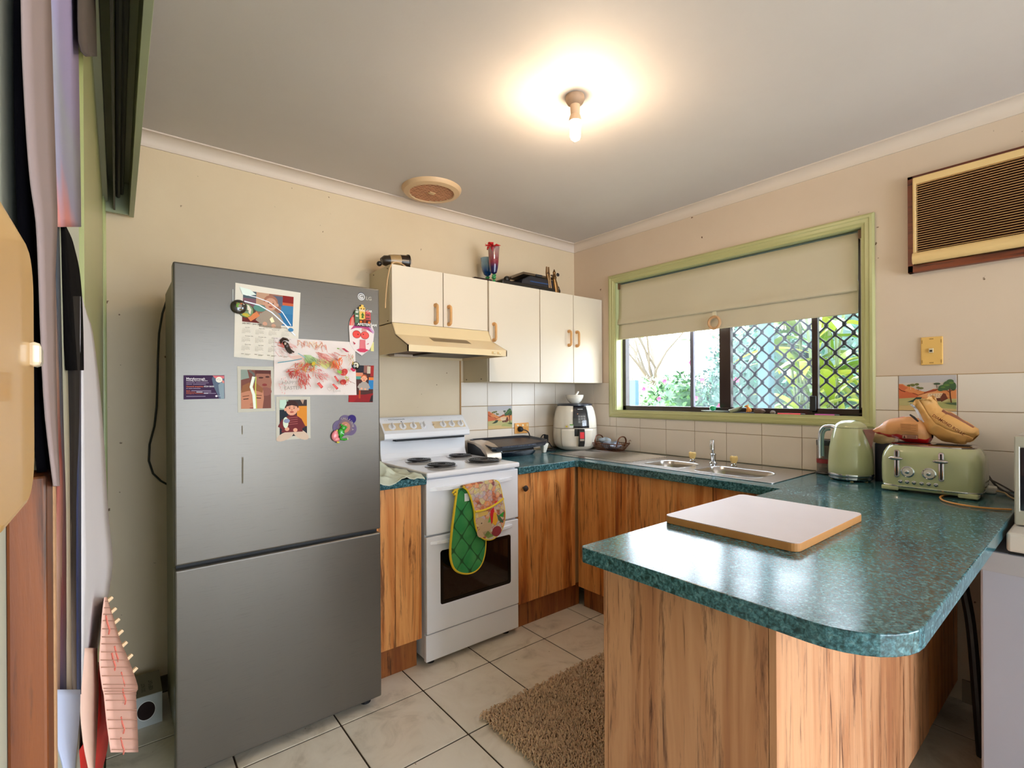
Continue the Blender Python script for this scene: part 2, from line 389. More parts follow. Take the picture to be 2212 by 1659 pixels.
tile_r(-1.984, -1.895, 1.044, 1.191); tile_r(-1.984, -1.895, 1.191, 1.345)
for a, b in ((-2.18, -1.984), (-2.38, -2.18), (-2.58, -2.38), (-2.78, -2.58), (-2.98, -2.78)):
    for z0, z1 in ((.884, 1.038), (1.038, 1.191), (1.191, 1.345)):
        if a == -2.18 and z1 > 1.3: continue
        tile_r(a, b, z0, z1)

# ---------- flat print helper ----------
class Print:
    """flat coloured artwork on one object: polygons in [0,1] coordinates of a rectangle"""
    def __init__(s, o, u, v, n): s.o, s.u, s.v, s.n = Vector(o), Vector(u), Vector(v), Vector(n).normalized(); s.mb = MB(); s.mats = []; s.ix = {}; s.k = 0
    def mi(s, c, rough=.5):
        if c not in s.ix: s.ix[c] = len(s.mats); s.mats.append(C(c, .6, spec=.2) if isinstance(c, str) else c)
        return s.ix[c]
    def P(s, a, b): return s.o+s.u*a+s.v*b+s.n*(.0002+.00006*s.k)
    def poly(s, pts, c):
        s.k += 1; s.mb.add([s.P(a, b) for a, b in pts], [list(range(len(pts)))], s.mi(c)); return s
    def rect(s, a0, a1, b0, b1, c): return s.poly([(a0, b0), (a1, b0), (a1, b1), (a0, b1)], c)
    def ell(s, x, y, rx, ry, c, n=14, rot=0):
        q = []
        for i in range(n):
            t = 2*math.pi*i/n; X, Y = rx*math.cos(t), ry*math.sin(t); q.append((x+X*math.cos(rot)-Y*math.sin(rot), y+X*math.sin(rot)+Y*math.cos(rot)))
        return s.poly(q, c)
    def line(s, pts, w, c):
        s.k += 1; q = [Vector(p) for p in pts]; L, Rr = [], []
        asp = s.u.length/s.v.length
        for i, p in enumerate(q):
            t = (q[min(i+1, len(q)-1)]-q[max(i-1, 0)]); t = Vector((t.x*asp, t.y)).normalized(); nn = Vector((-t.y/asp, t.x))*w/2; L.append(p+nn); Rr.append(p-nn)
        vs = [s.P(*p) for p in L]+[s.P(*p) for p in Rr]; n = len(q)
        s.mb.add(vs, [(i, i+1, n+i+1, n+i) for i in range(n-1)], s.mi(c)); return s
    def text(s, t, x, y, size, c, rot=0, bold=0):
        # size is letter height in units of v (0..1)
        s.k += 1; V, Fc = text_geo(t, bold); h = s.v.length*size; ur = s.u.normalized(); vr = s.v.normalized(); o = s.P(x, y)
        ca, sa = math.cos(rot), math.sin(rot)
        s.mb.add([o+ur*(a*ca-b*sa)*h+vr*(a*sa+b*ca)*h for a, b in V], Fc, s.mi(c)); return s
    def make(s, name, parent, label=None): return obj(name, s.mb, s.mats, parent, fix=False, label=label)
TG = {}
def text_geo(t, bold=0):
    if (t, bold) in TG: return TG[(t, bold)]
    cu = bpy.data.curves.new('t', 'FONT'); cu.body = t; cu.size = 1.4; cu.offset = bold; cu.resolution_u = 2; o = bpy.data.objects.new('t', cu); COL.objects.link(o)
    dg = bpy.context.evaluated_depsgraph_get(); me = bpy.data.meshes.new_from_object(o.evaluated_get(dg))
    r = ([(v.co.x, v.co.y) for v in me.vertices], [list(p.vertices) for p in me.polygons])
    bpy.data.objects.remove(o); bpy.data.curves.remove(cu); bpy.data.meshes.remove(me); TG[(t, bold)] = r; return r
def outback(o, u, v, n, parent):
    p = Print(o, u, v, n)
    p.rect(0, 1, 0, 1, '#b9b4b6').rect(0, 1, .55, .8, '#c9bdb4')
    p.poly([(0, .25), (0, .77), (.07, .77), (.13, .71), (.2, .7), (.3, .62), (.42, .55), (.5, .53), (.62, .62), (.75, .6), (.85, .57), (1, .6), (1, .25)], '#d98a55')
    p.poly([(0, .3), (0, .75), (.07, .745), (.12, .69), (.17, .66), (.1, .58), (.2, .52), (.3, .5), (.36, .44), (.3, .3)], '#cc6b45')
    p.poly([(.45, .52), (.6, .6), (.7, .62), (.62, .5), (.45, .47)], '#9c4a30').line([(0, .63), (.05, .57), (.12, .54)], .02, '#6a3424').line([(.25, .5), (.35, .44), (.48, .5), (.6, .48)], .018, '#7c3f26')
    p.poly([(.35, .42), (.5, .5), (.65, .55), (.8, .48), (.9, .4), (.5, .35)], '#e0a06c')
    p.rect(0, 1, 0, .34, '#b9ae78').rect(0, 1, 0, .14, '#cdb07a').poly([(0, .34), (.3, .37), (.3, .3), (0, .28)], '#b3aa74').poly([(.6, .2), (1, .3), (1, .05), (.55, .1)], '#a8a76c')
    p.poly([(.53, .48), (.78, .5), (.73, .36), (.58, .34), (.51, .41)], '#e3c4a0')
    for i in range(5): p.line([(.55+.045*i, .46), (.57+.045*i, .46)], .012, '#7a4b34').line([(.56+.04*i, .415), (.58+.04*i, .415)], .012, '#7a4b34')
    p.poly([(.78, .5), (.82, .48), (.86, .34), (.75, .25), (.73, .36)], '#6e3a2c').poly([(.58, .34), (.73, .36), (.74, .27), (.6, .27)], '#5a3428').line([(.66, .34), (.66, .26)], .01, '#e6c6aa')
    p.poly([(.15, .24), (.25, .3), (.32, .38), (.42, .38), (.38, .28), (.28, .24)], '#3c4a3c')
    for x, y, rx, ry in ((.19, .72, .04, .03), (.25, .73, .05, .04), (.33, .75, .04, .035), (.4, .64, .05, .03), (.35, .66, .03, .03)): p.ell(x, y, rx, ry, '#6a6a3a')
    p.line([(.22, .72), (.22, .6)], .008, '#e4d6c0').line([(.3, .72), (.3, .58)], .008, '#e4d6c0').line([(.36, .64), (.35, .56)], .01, '#5c4230')
    p.ell(.68, .76, .06, .03, '#4c5a44').line([(.67, .74), (.68, .64)], .012, '#5a3c2c')
    for x, y, rx, ry in ((.8, .65, .1, .08), (.88, .74, .1, .1), (.95, .68, .05, .12), (.74, .6, .05, .05), (.9, .82, .06, .06)): p.ell(x, y, rx, ry, '#46603f')
    for x, y, rx, ry in ((.84, .72, .05, .03), (.92, .78, .04, .03), (.78, .66, .04, .025)): p.ell(x, y, rx, ry, '#64803f')
    p.line([(.89, .62), (.9, .4), (.92, .2)], .028, '#5c3426').line([(.9, .5), (.84, .58)], .015, '#5c3426').line([(.9, .54), (.96, .6)], .012, '#5c3426').poly([(.8, .22), (.9, .18), (1, .16), (1, .24), (.9, .23)], '#56674a')
    return p.make('picture', parent)
t = obj('wall_tile', MB().box(-.0055, .001, -2.1788, -1.9852, 1.1922, 1.3438), M_tile, wr, bevel=.0012, label='decorated tile with an outback landscape of red hills, hut and tree')
outback((-.0056, -1.986, 1.193), (0, -.192, 0), (0, 0, .15), (-1, 0, 0), t)
t = obj('wall_tile', MB().box(-.9245+TW-TW/2+.0012, -.9245+TW+TW/2-.0012, -.0055, .001, 1.0437, 1.1953), M_tile, wb, bevel=.0012, label='decorated tile with an outback landscape, between stove and power point')
outback((-.9245+TW/2+.002, -.0056, 1.0442), (TW-.004, 0, 0), (0, 0, .151), (0, -1, 0), t)

# ---------- window ----------
w = sroot('window_1', (0, -1.11, 1.15))
def arch_profile(y0, y1, z0, z1):
    m = MB(); W_ = .052
    # mitred architrave with stepped moulding: outer rect y0..y1,z0..z1
    steps = [(0, 0), (0, .012), (.008, .017), (.018, .017), (.022, .013), (.036, .013), (.042, .009), (.052, .007), (.052, 0)]
    parts = []
    def corner(i, d, h):
        Y = (y0+d if i in (0, 3) else y1-d); Z = (z0+d if i in (0, 1) else z1-d); return (-h, Y, Z)
    for k in range(4):
        m = MB(); i, j = k, (k+1) % 4; vs = []
        for d, h in steps: vs.append(corner(i, d, h)); vs.append(corner(j, d, h))
        n = len(steps); fs = [(2*q, 2*q+1, 2*q+3, 2*q+2) for q in range(n-1)]+[[2*q for q in range(n)], [2*q+1 for q in range(n-1, -1, -1)]]
        m.add(vs, fs); obj('architrave', m, M_green, w)
arch_profile(-1.900, -.341, 1.108, 2.096)
m = MB().box(0, .075, -.4, -.385, 1.148, 2.055).box(0, .075, -1.862, -1.848, 1.148, 2.055).box(0, .075, -1.862, -.385, 2.042, 2.055)
obj('reveal', m, M_lgreen, w)
obj('window_sill', MB().box(-.004, .075, -1.862, -.385, 1.140, 1.155), M_lgreen, w)
fx0, fx1 = .07, .115
m = MB().box(fx0, fx1, -.425, -.385, 1.15, 2.05).box(fx0, fx1, -1.85, -1.812, 1.15, 2.05).box(fx0, fx1, -1.85, -.385, 1.15, 1.188).box(fx0, fx1, -1.85, -.385, 2.015, 2.05)
obj('window_frame', m, M_alu, w, bevel=.002)
obj('mullion', MB().box(.083, .105, -.936, -.913, 1.188, 2.015), C('#666474', .4), w, bevel=.002)
obj('sash', MB().box(.085, .118, -1.172, -1.103, 1.188, 2.015), M_alu, w, bevel=.003)
obj('sash', MB().box(.06, .084, -1.64, -1.612, 1.17, 2.015).box(.06, .084, -1.84, -1.815, 1.17, 2.015).box(.06, .084, -1.84, -1.612, 1.165, 1.192), M_alu, w, bevel=.002)
obj('latch', MB().box(.045, .062, -1.634, -1.606, 1.178, 1.255), M_blackm, w, bevel=.003)
obj('pane', MB().box(.094, .097, -.915, -.425, 1.188, 2.015), M_glass, w)
obj('pane', MB().box(.094, .097, -1.612, -.936, 1.188, 2.015), M_glassd, w)
obj('pane', MB().box(.071, .073, -1.815, -1.64, 1.192, 2.015), M_glass, w)
# diamond security grille: one zigzag wire per object
pw, ph = .081, .095
for k in range(9):
    yb = -1.165-pw*k
    for sgn in (0, 1):
        pts = []; yc = yb if sgn == 0 else yb-pw
        for q in range(53):
            ph_ = q*.25
            tri = abs((ph_ % 2)-1)        # 0..1
            sm_ = tri*tri*(3-2*tri)*.75+tri*.25
            pts.append((.14, yc+(pw*.5*sm_ if sgn else -pw*.5*sm_), 1.19+ph*.5*ph_))
        if yc-pw*.5 < -1.90: continue
        obj('grille_wire', MB().tube(pts, .0050, 6), C('#10131f', .5), w)
nb = MB(); cnt = 0
for k in range(18):
    for q in range(14):
        if (k+q) % 2 == 0: continue
        nb.ball((.142, -1.165-pw*.5*k+pw*0, 1.19+ph*.5*q*1.0), (.007, .0115, .0150), 8, 6)
nodes_o = obj('grille_joint', nb, C('#10131f', .5), w, kind='stuff')
# roman blind
b = thing('roman_blind', 'cream fabric roman blind half lowered over the sliding window', 'blind', (.02, -1.11, 2.03))
M_blind = C('#cfc3aa', .85, bump=.25, bs=700, var=.06, vs=3)
def cloth(yv, prof):
    m = MB(); n = 40; vs = []
    for j in range(n+1):
        y = -.397-1.428*j/n
        for i, (x, z) in enumerate(prof):
            k = .0022*noise.noise(Vector((y*5, z*9, 3))) + .0015*math.sin(y*9+z*4)
            vs.append((x+k, y, z))
    P_ = len(prof); m.add(vs, [(j*P_+i, j*P_+i+1, (j+1)*P_+i+1, (j+1)*P_+i) for j in range(n) for i in range(P_-1)], 0, True); return m
def solid(o, t):
    s = o.modifiers.new('solid', 'SOLIDIFY'); s.thickness = t; s.offset = 0
up_ = cloth(0, [(.034, 2.03), (.033, 1.98), (.031, 1.9), (.029, 1.84), (.026, 1.80), (.020, 1.785), (.016, 1.775), (.013, 1.757), (.018, 1.752), (.026, 1.757)])
o = obj('fabric_fold', up_, M_blind, b); solid(o, .0015)
lo_ = cloth(0, [(.034, 1.80), (.031, 1.75), (.028, 1.70), (.026, 1.664), (.024, 1.652), (.028, 1.648)])
o = obj('bottom_fold', lo_, M_blind, b); solid(o, .0015)
obj('bracket', MB().box(.02, .05, -.412, -.400, 2.0, 2.04), C('#6a4a30', .6), b)
obj('bracket', MB().box(.02, .05, -1.846, -1.828, 2.0, 2.04), C('#6a4a30', .6), b)
obj('head_rail', MB().box(.036, .06, -1.84, -.403, 2.012, 2.040), C('#5c6a66', .6), b)
pts = [(.004, -1.118+.034*math.cos(a), 1.683+.034*math.sin(a)) for a in [2*math.pi*i/24 for i in range(24)]]
obj('pull_ring', MB().tube(pts, .0082, 8, closed=True), C('#c99c70', .5), b)
obj('ring_strap', MB().box(.004, .009, -1.130, -1.106, 1.708, 1.748), C('#d8cdb0', .8), b, bevel=.001)
cords = MB().tube([(.03, -1.836, 2.0), (.03, -1.836, 1.2)], .0016, 5)
obj('cord', cords, C('#c5bda8', .7), b)
# ================= WALL CABINETS =================
def handle(parent, x, y, z0, z1, mat=None):
    r = .0065; d = .027; pts = []
    pts = [(x, y, z0+.006), (x, y-d*.6, z0+.005), (x, y-d*.9, z0+.010), (x, y-d, z0+.020), (x, y-d, (z0+z1)/2), (x, y-d, z1-.020), (x, y-d*.9, z1-.010), (x, y-d*.6, z1-.005), (x, y, z1-.006)]
    return obj('handle', MB().tube(pts, [.009, .008, .0075, .007, .0068, .007, .0075, .008, .009], 8, flat=1.25), C('#d8a265', .45, var=.12, vs=40), parent)
DF = -.278
def wallcab(x0, x1, z0, z1, doors, label, dep=.26, hz=None):
    t = thing('wall_cabinet', label, 'cabinet', ((x0+x1)/2, DF/2, z0), 'white wall cabinets over the bench')
    m = MB().box(x0+.001, x1-.001, -dep, 0, z0, z1)
    obj('carcass', m, M_cabs, t, bevel=.001)
    for a, c, hx in doors:
        d = obj('door', MB().box(a+.0015, c-.0015, DF, -dep-.001, z0+.001, z1-.001), M_cab, t, bevel=.0012)
        handle(d, hx, DF, *hz)
    return t
t = wallcab(-1.62, -1.010, 1.643, 1.942, [(-1.618, -1.316, -1.367), (-1.314, -1.014, -1.283)], 'white two-door wall cabinet above the rangehood', hz=(1.655, 1.762))
for y, z in ((-.06, 1.925), (-.235, 1.925), (-.06, 1.655), (-.235, 1.655)): obj('screw', MB().ball((-1.6205, y, z), .003, 6, 4), C('#5a3c20', .5), t)
t = wallcab(-1.008, -.604, 1.347, 1.942, [(-1.006, -.605, -.975)], 'tall white single-door wall cabinet right of the rangehood', hz=(1.587, 1.693))
for y, z in ((-.04, 1.365), (-.2, 1.365)): obj('screw', MB().ball((-1.0085, y, z), .0035, 6, 4), C('#4a3420', .5), t)
t = wallcab(-.602, -.003, 1.347, 1.942, [(-.601, -.299, -.348), (-.297, -.006, -.272)], 'tall white two-door wall cabinet in the corner beside the window', hz=(1.593, 1.697))

# ================= RANGEHOOD =================
t = thing('rangehood', 'cream metal rangehood with slotted sloping front above the stove', 'rangehood', (-1.317, -.2, 1.48))
X0, X1 = -1.62, -1.012
prof = [(-.004, 1.484), (-.004, 1.642), (-.282, 1.642), (-.319, 1.579), (-.455, 1.516), (-.455, 1.484)]
m = MB(); n = len(prof)
inner = [(-.444, 1.484), (-.444, 1.510), (-.02, 1.535), (-.02, 1.484)]
m.prism(prof, 'x', X0, X0+.006).prism(prof, 'x', X1-.006, X1)
for i in range(n-1):
    (y0, z0), (y1, z1) = prof[i], prof[i+1]; dy, dz = y1-y0, z1-z0; L_ = math.hypot(dy, dz); ny, nz = dz/L_*.004, -dy/L_*.004
    cy, cz = -.2-(y0+y1)/2, 1.55-(z0+z1)/2
    if ny*cy+nz*cz < 0: ny, nz = -ny, -nz
    m.prism([(y0, z0), (y1, z1), (y1+ny, z1+nz), (y0+ny, z0+nz)], 'x', X0, X1)
obj('canopy', m, M_hood, t)
m = MB()
for i in range(24):
    x = -1.435+i*.0098
    for k, (yA, yB) in enumerate(((-.334, -.386),)):
        zA, zB = 1.579-(abs(yA)-.319)*.463+.0004, 1.579-(abs(yB)-.319)*.463+.0004
        m.add([(x, yA, zA), (x+.0056, yA, zA), (x+.0056, yB, zB), (x, yB, zB)], [(0, 1, 2, 3)])
obj('vent_slots', m, C('#34100a', .9, spec=.1), t, fix=False)
for x in (-1.105, -1.068):
    s = obj('switch', MB().box(x-.012, x+.012, -.4575, -.454, 1.493, 1.507), C('#d8b67c', .4), t, bevel=.001)
    obj('rocker', MB().box(x-.003, x+.008, -.461, -.4575, 1.496, 1.505), C('#f2e6c0', .4), s, bevel=.001)
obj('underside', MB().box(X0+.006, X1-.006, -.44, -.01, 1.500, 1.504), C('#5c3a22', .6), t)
obj('grease_filter', MB().box(-1.42, -1.10, -.40, -.12, 1.489, 1.499), brushed('filter_metal', '#55504c', .5, 'y'), t, bevel=.002)
obj('lamp_cover', MB().box(-1.53, -1.38, -.12, -.05, 1.485, 1.499), C('#cdb8a4', .4), t, bevel=.003)

# ================= BENCH TOPS =================
BZ0, BZ1 = .844, .882
def rrect(x0, x1, y0, y1, r, n=5):
    q = []
    for cx, cy, a0 in ((x1-r, y1-r, 0), (x0+r, y1-r, 90), (x0+r, y0+r, 180), (x1-r, y0+r, 270)):
        for i in range(n+1): a = R(a0+90*i/n); q.append((cx+r*math.cos(a), cy+r*math.sin(a)))
    return q
to_z = lambda u, v, a: (u, v, a)
outl = [(-1.043, -.002), (-1.043, -.592), (-.620, -.592), (-.606, -.606), (-.606, -1.731), (-1.775, -1.731), (-1.787, -1.745)]
outl += [(-1.787, -2.27)]+[(-1.787+.13*(1-math.cos(a)), -2.27-.13*math.sin(a)) for a in [i*math.pi/2/8 for i in range(1, 9)]]
outl += [(-.002, -2.382), (-.002, -.002)]
b1 = rrect(-.455, -.215, -1.175, -.932, .06); b2 = rrect(-.46, -.215, -1.575, -1.235, .06)
o = obj('benchtop', MB().plate(outl, [b1, b2], to_z, BZ0, BZ1), M_lam, bevel=.004, seg=2)
tag(o, 'continuous dark green mottled laminate benchtop running round the corner into the peninsula', 'benchtop')
o = obj('benchtop', MB().box(-1.862, -1.606, -.612, -.002, .862, .897), M_lam, bevel=.005)
tag(o, 'short green laminate benchtop between fridge and stove', 'benchtop')

# ================= BASE CABINETS =================
def basecab(x0, x1, y0, y1, zk, zt, face, splits, label, kick=.05, dmat=None, knob=None, grp='wood-look base cabinets'):
    cx, cy = (x0+x1)/2, (y0+y1)/2
    t = thing('base_cabinet', label, 'cabinet', (cx, cy, 0), grp)
    return t
zt = .8435
def cabfront_y(t, x0, x1, yf, zk, zt, cuts, back, kickin=.055, closed=None):
    obj('carcass', MB().box(x0+.001, x1-.001, yf+.019, back, zk, zt), C('#b98a5c', .6), t)
    xs_ = [x0]+cuts+[x1]; ds = []
    for a, c in zip(xs_[:-1], xs_[1:]):
        ds.append(obj('door', MB().box(a+.0012, c-.0012, yf, yf+.018, zk, zt-.004), M_wood, t, bevel=.001))
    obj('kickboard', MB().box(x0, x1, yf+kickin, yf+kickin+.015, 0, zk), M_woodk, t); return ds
t = basecab(-1.88, -1.616, -.575, 0, 0, 0, 0, 0, 'narrow wood-look base cabinet squeezed between fridge and stove')
cabfront_y(t, -1.862, -1.616, -.575, .148, .861, [-1.747], -.002)
t = basecab(-1.037, -.585, -.575, 0, 0, 0, 0, 0, 'wood-look corner base cabinet right of the stove with a dark round knob')
obj('carcass', MB().box(-1.036, -.02, -.556, -.002, .143, zt-.001), C('#b98a5c', .6), t)
d = obj('door', MB().box(-1.036, -.602, -.575, -.557, .143, zt-.003), M_wood, t, bevel=.001)
obj('knob', MB().lathe([(.006, 0), (.006, .010), (.015, .016), (.017, .022), (.013, .028), (.004, .031)], (-1.0, -.575, .766), 16, axis='y'), C('#2c201a', .35), d)
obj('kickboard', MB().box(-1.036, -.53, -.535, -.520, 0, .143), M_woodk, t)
def cabfront_x(t, y0, y1, xf, zk, zt):
    obj('carcass', MB().box(xf+.019, -.02, y0+.001, y1-.001, zk, zt-.16), C('#b98a5c', .6), t)
    obj('door', MB().box(xf, xf+.018, y0+.0012, y1-.0012, zk, zt-.003), M_wood, t, bevel=.001)
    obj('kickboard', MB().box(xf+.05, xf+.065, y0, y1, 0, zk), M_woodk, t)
for y0, y1, lb in ((-.858, -.578, 'narrow wood-look base cabinet under the draining board'), (-1.427, -.86, 'wide wood-look base cabinet under the sink bowls'), (-1.735, -1.429, 'wood-look base cabinet where the peninsula meets the sink run')):
    t = basecab(-.6, 0, y0, y1, 0, 0, 0, 0, lb); cabfront_x(t, y0, y1, -.58, .13, zt)
t = thing('base_cabinet', 'peninsula base cabinet with pale wood-look end and side panels', 'cabinet', (-1.0, -1.96, 0), 'wood-look base cabinets')
obj('end_panel', MB().box(-1.70, -1.682, -2.164, -1.752, 0, zt), M_woodp, t, bevel=.001)
obj('edge_panel', MB().box(-1.70, -1.682, -1.7505, -1.738, 0, zt), M_woodp, t, bevel=.0015)
obj('side_panel', MB().box(-1.70, -.50, -2.180, -2.165, .085, zt), M_woodp, t, bevel=.001)
obj('side_panel', MB().box(-.498, -.015, -2.178, -2.165, .085, zt), M_wood, t, bevel=.001)  # darker wood puts the shade behind the appliance into the panel colour
obj('carcass', MB().box(-1.68, -.62, -2.163, -1.752, .085, zt-.001), C('#b98a5c', .6), t)
obj('kickboard', MB().box(-1.68, -.015, -2.135, -2.12, 0, .085), M_woodk, t)

# ================= SINK =================
t = thing('kitchen_sink', 'stainless double-bowl inset sink with ridged draining board under the window', 'sink', (-.28, -.96, .882))
DZ = .8855
deck = rrect(-.522, -.045, -1.668, -.255, .012, 3)
o = obj('deck', MB().plate(deck, [b1, b2], to_z, .8822, DZ), M_sink, t, bevel=.001)
def bowl(q0, y0, y1, dep):
    m = MB(); secs = []; x0, x1 = q0
    for s, z, r in ((0, DZ+.0005, .06), (.004, DZ-.004, .06), (.012, DZ-.03, .06), (.02, DZ-dep+.03, .06), (.045, DZ-dep+.006, .05), (.08, DZ-dep, .04)):
        secs.append([(x, y, z) for x, y in rrect(x0+s, x1-s, y0+s, y1-s, max(.02, r-s*.2))])
    n = len(secs[0]); vs = [p for q in secs for p in q]; fs = []
    for i in range(len(secs)-1):
        for k in range(n): fs.append((i*n+k, i*n+(k+1) % n, (i+1)*n+(k+1) % n, (i+1)*n+k))
    fs.append(tuple((len(secs)-1)*n+k for k in range(n))); m.add(vs, fs, 0, True)
    o = obj('bowl', m, M_sink, t); s = o.modifiers.new('solid', 'SOLIDIFY'); s.thickness = .001; s.offset = 0
    obj('drain', MB().lathe([(.03, 0), (.03, .003), (.02, .004), (.001, .002)], ((x0+x1)/2, (y0+y1)/2, DZ-dep), 16), M_chrome, o)
bowl((-.455, -.215), -1.175, -.932, .13); bowl((-.46, -.215), -1.575, -1.235, .16)
rb = MB()
for i in range(15):
    x = -.46+i*.025
    rb.tube([(x, -.87, DZ+.0002), (x, -.85, DZ+.0016), (x, -.34, DZ+.0016), (x, -.32, DZ+.0002)], .0032, 6)
obj('drainer_ridges', rb, M_sink, t, kind='stuff')
# taps
t = thing('kitchen_tap', 'chrome swivel sink tap with two cream faceted handles', 'tap', (-.15, -1.19, DZ))
obj('spout_base', MB().lathe([(.020, 0), (.022, .004), (.017, .008), (.014, .012), (.014, .045), (.016, .047), (.016, .052), (.010, .056)], (-.15, -1.192, DZ), 16), M_chrome, t)
sp = [(-.15, -1.192, DZ+.05), (-.15, -1.192, DZ+.075), (-.152, -1.193, DZ+.09), (-.165, -1.199, DZ+.105), (-.19, -1.210, DZ+.120), (-.205, -1.218, DZ+.128), (-.22, -1.225, DZ+.126), (-.229, -1.230, DZ+.112), (-.233, -1.232, DZ+.085)]
obj('spout', MB().tube(sp, [.0085, .0085, .0088, .009, .0095, .0105, .0115, .0115, .0105], 14), M_chrome, t)
for y in (-1.07, -1.311):
    k = obj('tap_handle', MB().lathe([(.012, .014), (.017, .022), (.0205, .034), (.021, .046), (.017, .052), (.010, .0535)], (-.155, y, DZ), 8), C('#e3c27c', .35), t, sharp=20)
    obj('collar', MB().lathe([(.016, 0), (.017, .004), (.010, .009), (.009, .016)], (-.155, y, DZ), 14), M_chrome, k)
    obj('cap', MB().lathe([(.010, .0535), (.009, .056), (.002, .057)], (-.155, y, DZ), 12), M_chrome, k)

# ================= STOVE =================
SX0, SX1, SY = -1.600, -1.046, -.590
t = thing('upright_stove', 'white upright electric stove with coil burners and backguard controls', 'stove', (-1.32, -.3, 0))
obj('body', MB().box(SX0+.004, SX1-.004, -.566, -.02, .035, .885), M_enamel, t, bevel=.004)
for x in (SX0+.05, SX1-.05):
    for y in (-.53, -.08): obj('foot', MB().lathe([(.02, 0), (.02, .036)], (x, y, 0), 12), M_blackm, t)
obj('base_panel', MB().box(SX0, SX1, -.584, -.562, .030, .155), M_enamel, t, bevel=.003)
# cooktop: bevelled slab with turned down edge
ct = MB().box(SX0-.001, SX1+.001, -.602, -.018, .886, .912)
obj('cooktop', ct, M_enamel, t, bevel=.008, seg=3)
# burners
def burner(cx, cy, r):
    z = .9125
    dp = obj('drip_pan', MB().lathe([(r*.98, 0), (r*1.02, .003), (r*.92, .004), (r*.84, .0005), (.02, .0002)], (cx, cy, z-.0006), 36), C('#b8b4b0', .2, 1), t)
    turns = 4 if r < .08 else 5; pts = []; N = 34*turns
    for i in range(N+1):
        s = i/N; a = s*turns*2*math.pi; rr = .018+(r*.88-.018)*s; pts.append((cx+rr*math.cos(a), cy+rr*math.sin(a), z+.0095))
    obj('coil', MB().tube(pts, .0048, 6, flat=.85), C('#15151a', .38, .3), dp)
    s_ = MB()
    for k in range(3):
        a = R(90+120*k); s_.box(0, 0, 0, 0, 0, 0) if False else s_.tube([(cx+.012*math.cos(a), cy+.012*math.sin(a), z+.004), (cx+r*.88*math.cos(a), cy+r*.88*math.sin(a), z+.004)], .002, 4)
    obj('coil_support', s_, C('#8a8683', .4, 1), dp)
burner(-1.437, -.215, .072); burner(-1.437, -.450, .080); burner(-1.163, -.195, .072); burner(-1.172, -.445, .095)
# backguard
bp = [(-.02, .905), (-.10, .905), (-.088, .925), (-.080, .95), (-.078, 1.020), (-.083, 1.024), (-.128, 1.030), (-.134, 1.036), (-.132, 1.062), (-.056, 1.143), (-.046, 1.148), (-.02, 1.148)]
obj('backguard', MB().prism(bp, 'x', SX0+.004, SX1-.002), M_enamel, t, bevel=.003, seg=3, sharp=40)
obj('vent_slot', MB().box(-1.525, -1.085, -.1275, -.082, 1.018, 1.0305), C('#20242a', .7), t)
sl = math.atan2(1.143-1.062, .132-.056)
nrm = Vector((0, -math.sin(sl), math.cos(sl)))     # outward normal of sloping fascia
def on_slope(x, s): # s 0..1 up the slope
    return Vector((x, -.132+.076*s, 1.062+.081*s))
for i, x in enumerate((-1.537, -1.474, -1.409, -1.343, -1.276, -1.216, -1.156, -1.094)):
    c = on_slope(x, .42)
    if i == 4:
        obj('knob_stub', MB().cyl(c-nrm*.002, c+nrm*.012, .008, .005, 12), C('#d8c09a', .5), t); continue
    m = MB().cyl(c-nrm*.001, c+nrm*.004, .021, .0205, 28)
    k = obj('control_knob', m, M_enamel, t)
    u = Vector((0, .076, .081)).normalized()
    g = MB(); a, b_, w_ = c-u*.016+nrm*.004, c+u*.018+nrm*.004, Vector((.0055, 0, 0))
    h = nrm*.018
    g.add([a-w_, a+w_, b_+w_*.6, b_-w_*.6, a-w_*.6+h, a+w_*.6+h, b_+w_*.3+h, b_-w_*.3+h], [(0, 3, 2, 1), (4, 5, 6, 7), (0, 1, 5, 4), (1, 2, 6, 5), (2, 3, 7, 6), (3, 0, 4, 7)])
    obj('knob_grip', g, M_enamel, k, bevel=.002)
p = Print(on_slope(SX0, 0)+nrm*.0006, (.55, 0, 0), Vector((0, .076, .081)), nrm)
p.rect(.025, .43, .2, .66, '#dac5a4').rect(.58, .97, .2, .66, '#dac5a4')
for i, x in enumerate((.06, .23, .35, .46, .7, .8, .92)): p.text('· ·', x, .8, .12, '#444444')
p.text('WESTINGHOUSE', .1, .86, .085, '#666a70').ell(.235, .74, .006, .035, '#222222')
p.make('control_markings', t)
# doors
def crescent(z, hh, x0, x1, dep, yf):
    n = 16; m = MB(); pl = []
    for i in range(n+1):
        s = i/n; pl.append((x0+(x1-x0)*s, yf-dep*(math.sin(math.pi*s)**.45)*(.55+.45*math.sin(math.pi*s))))
    inner = [(x, max(y+.014, yf-.0)) if False else (x, yf+.002) for x, y in pl][::-1]
    return m.prism(pl+inner, 'z', z, z+hh, sm=False)
d = obj('grill_door', MB().box(SX0+.002, SX1-.002, SY, -.567, .618, .878), M_enamel, t, bevel=.005)
obj('handle', crescent(.822, .016, -1.580, -1.086, .036, SY), M_enamel, d, bevel=.004, sharp=50)
fr = MB().plate([(SX0+.002, .160), (SX0+.002, .610), (SX1-.002, .610), (SX1-.002, .160)], [rrect(-1.524, -1.100, .281, .536, .012, 3)], to_y, SY, -.567)
d = obj('oven_door', fr, M_enamel, t, bevel=.004)
obj('handle', crescent(.574, .014, -1.578, -1.088, .034, SY), M_enamel, d, bevel=.004, sharp=50)
obj('oven_glass', MB().box(-1.53, -1.094, -.5865, -.582, .275, .542), C('#1b120e', .06, coat=.6), d)
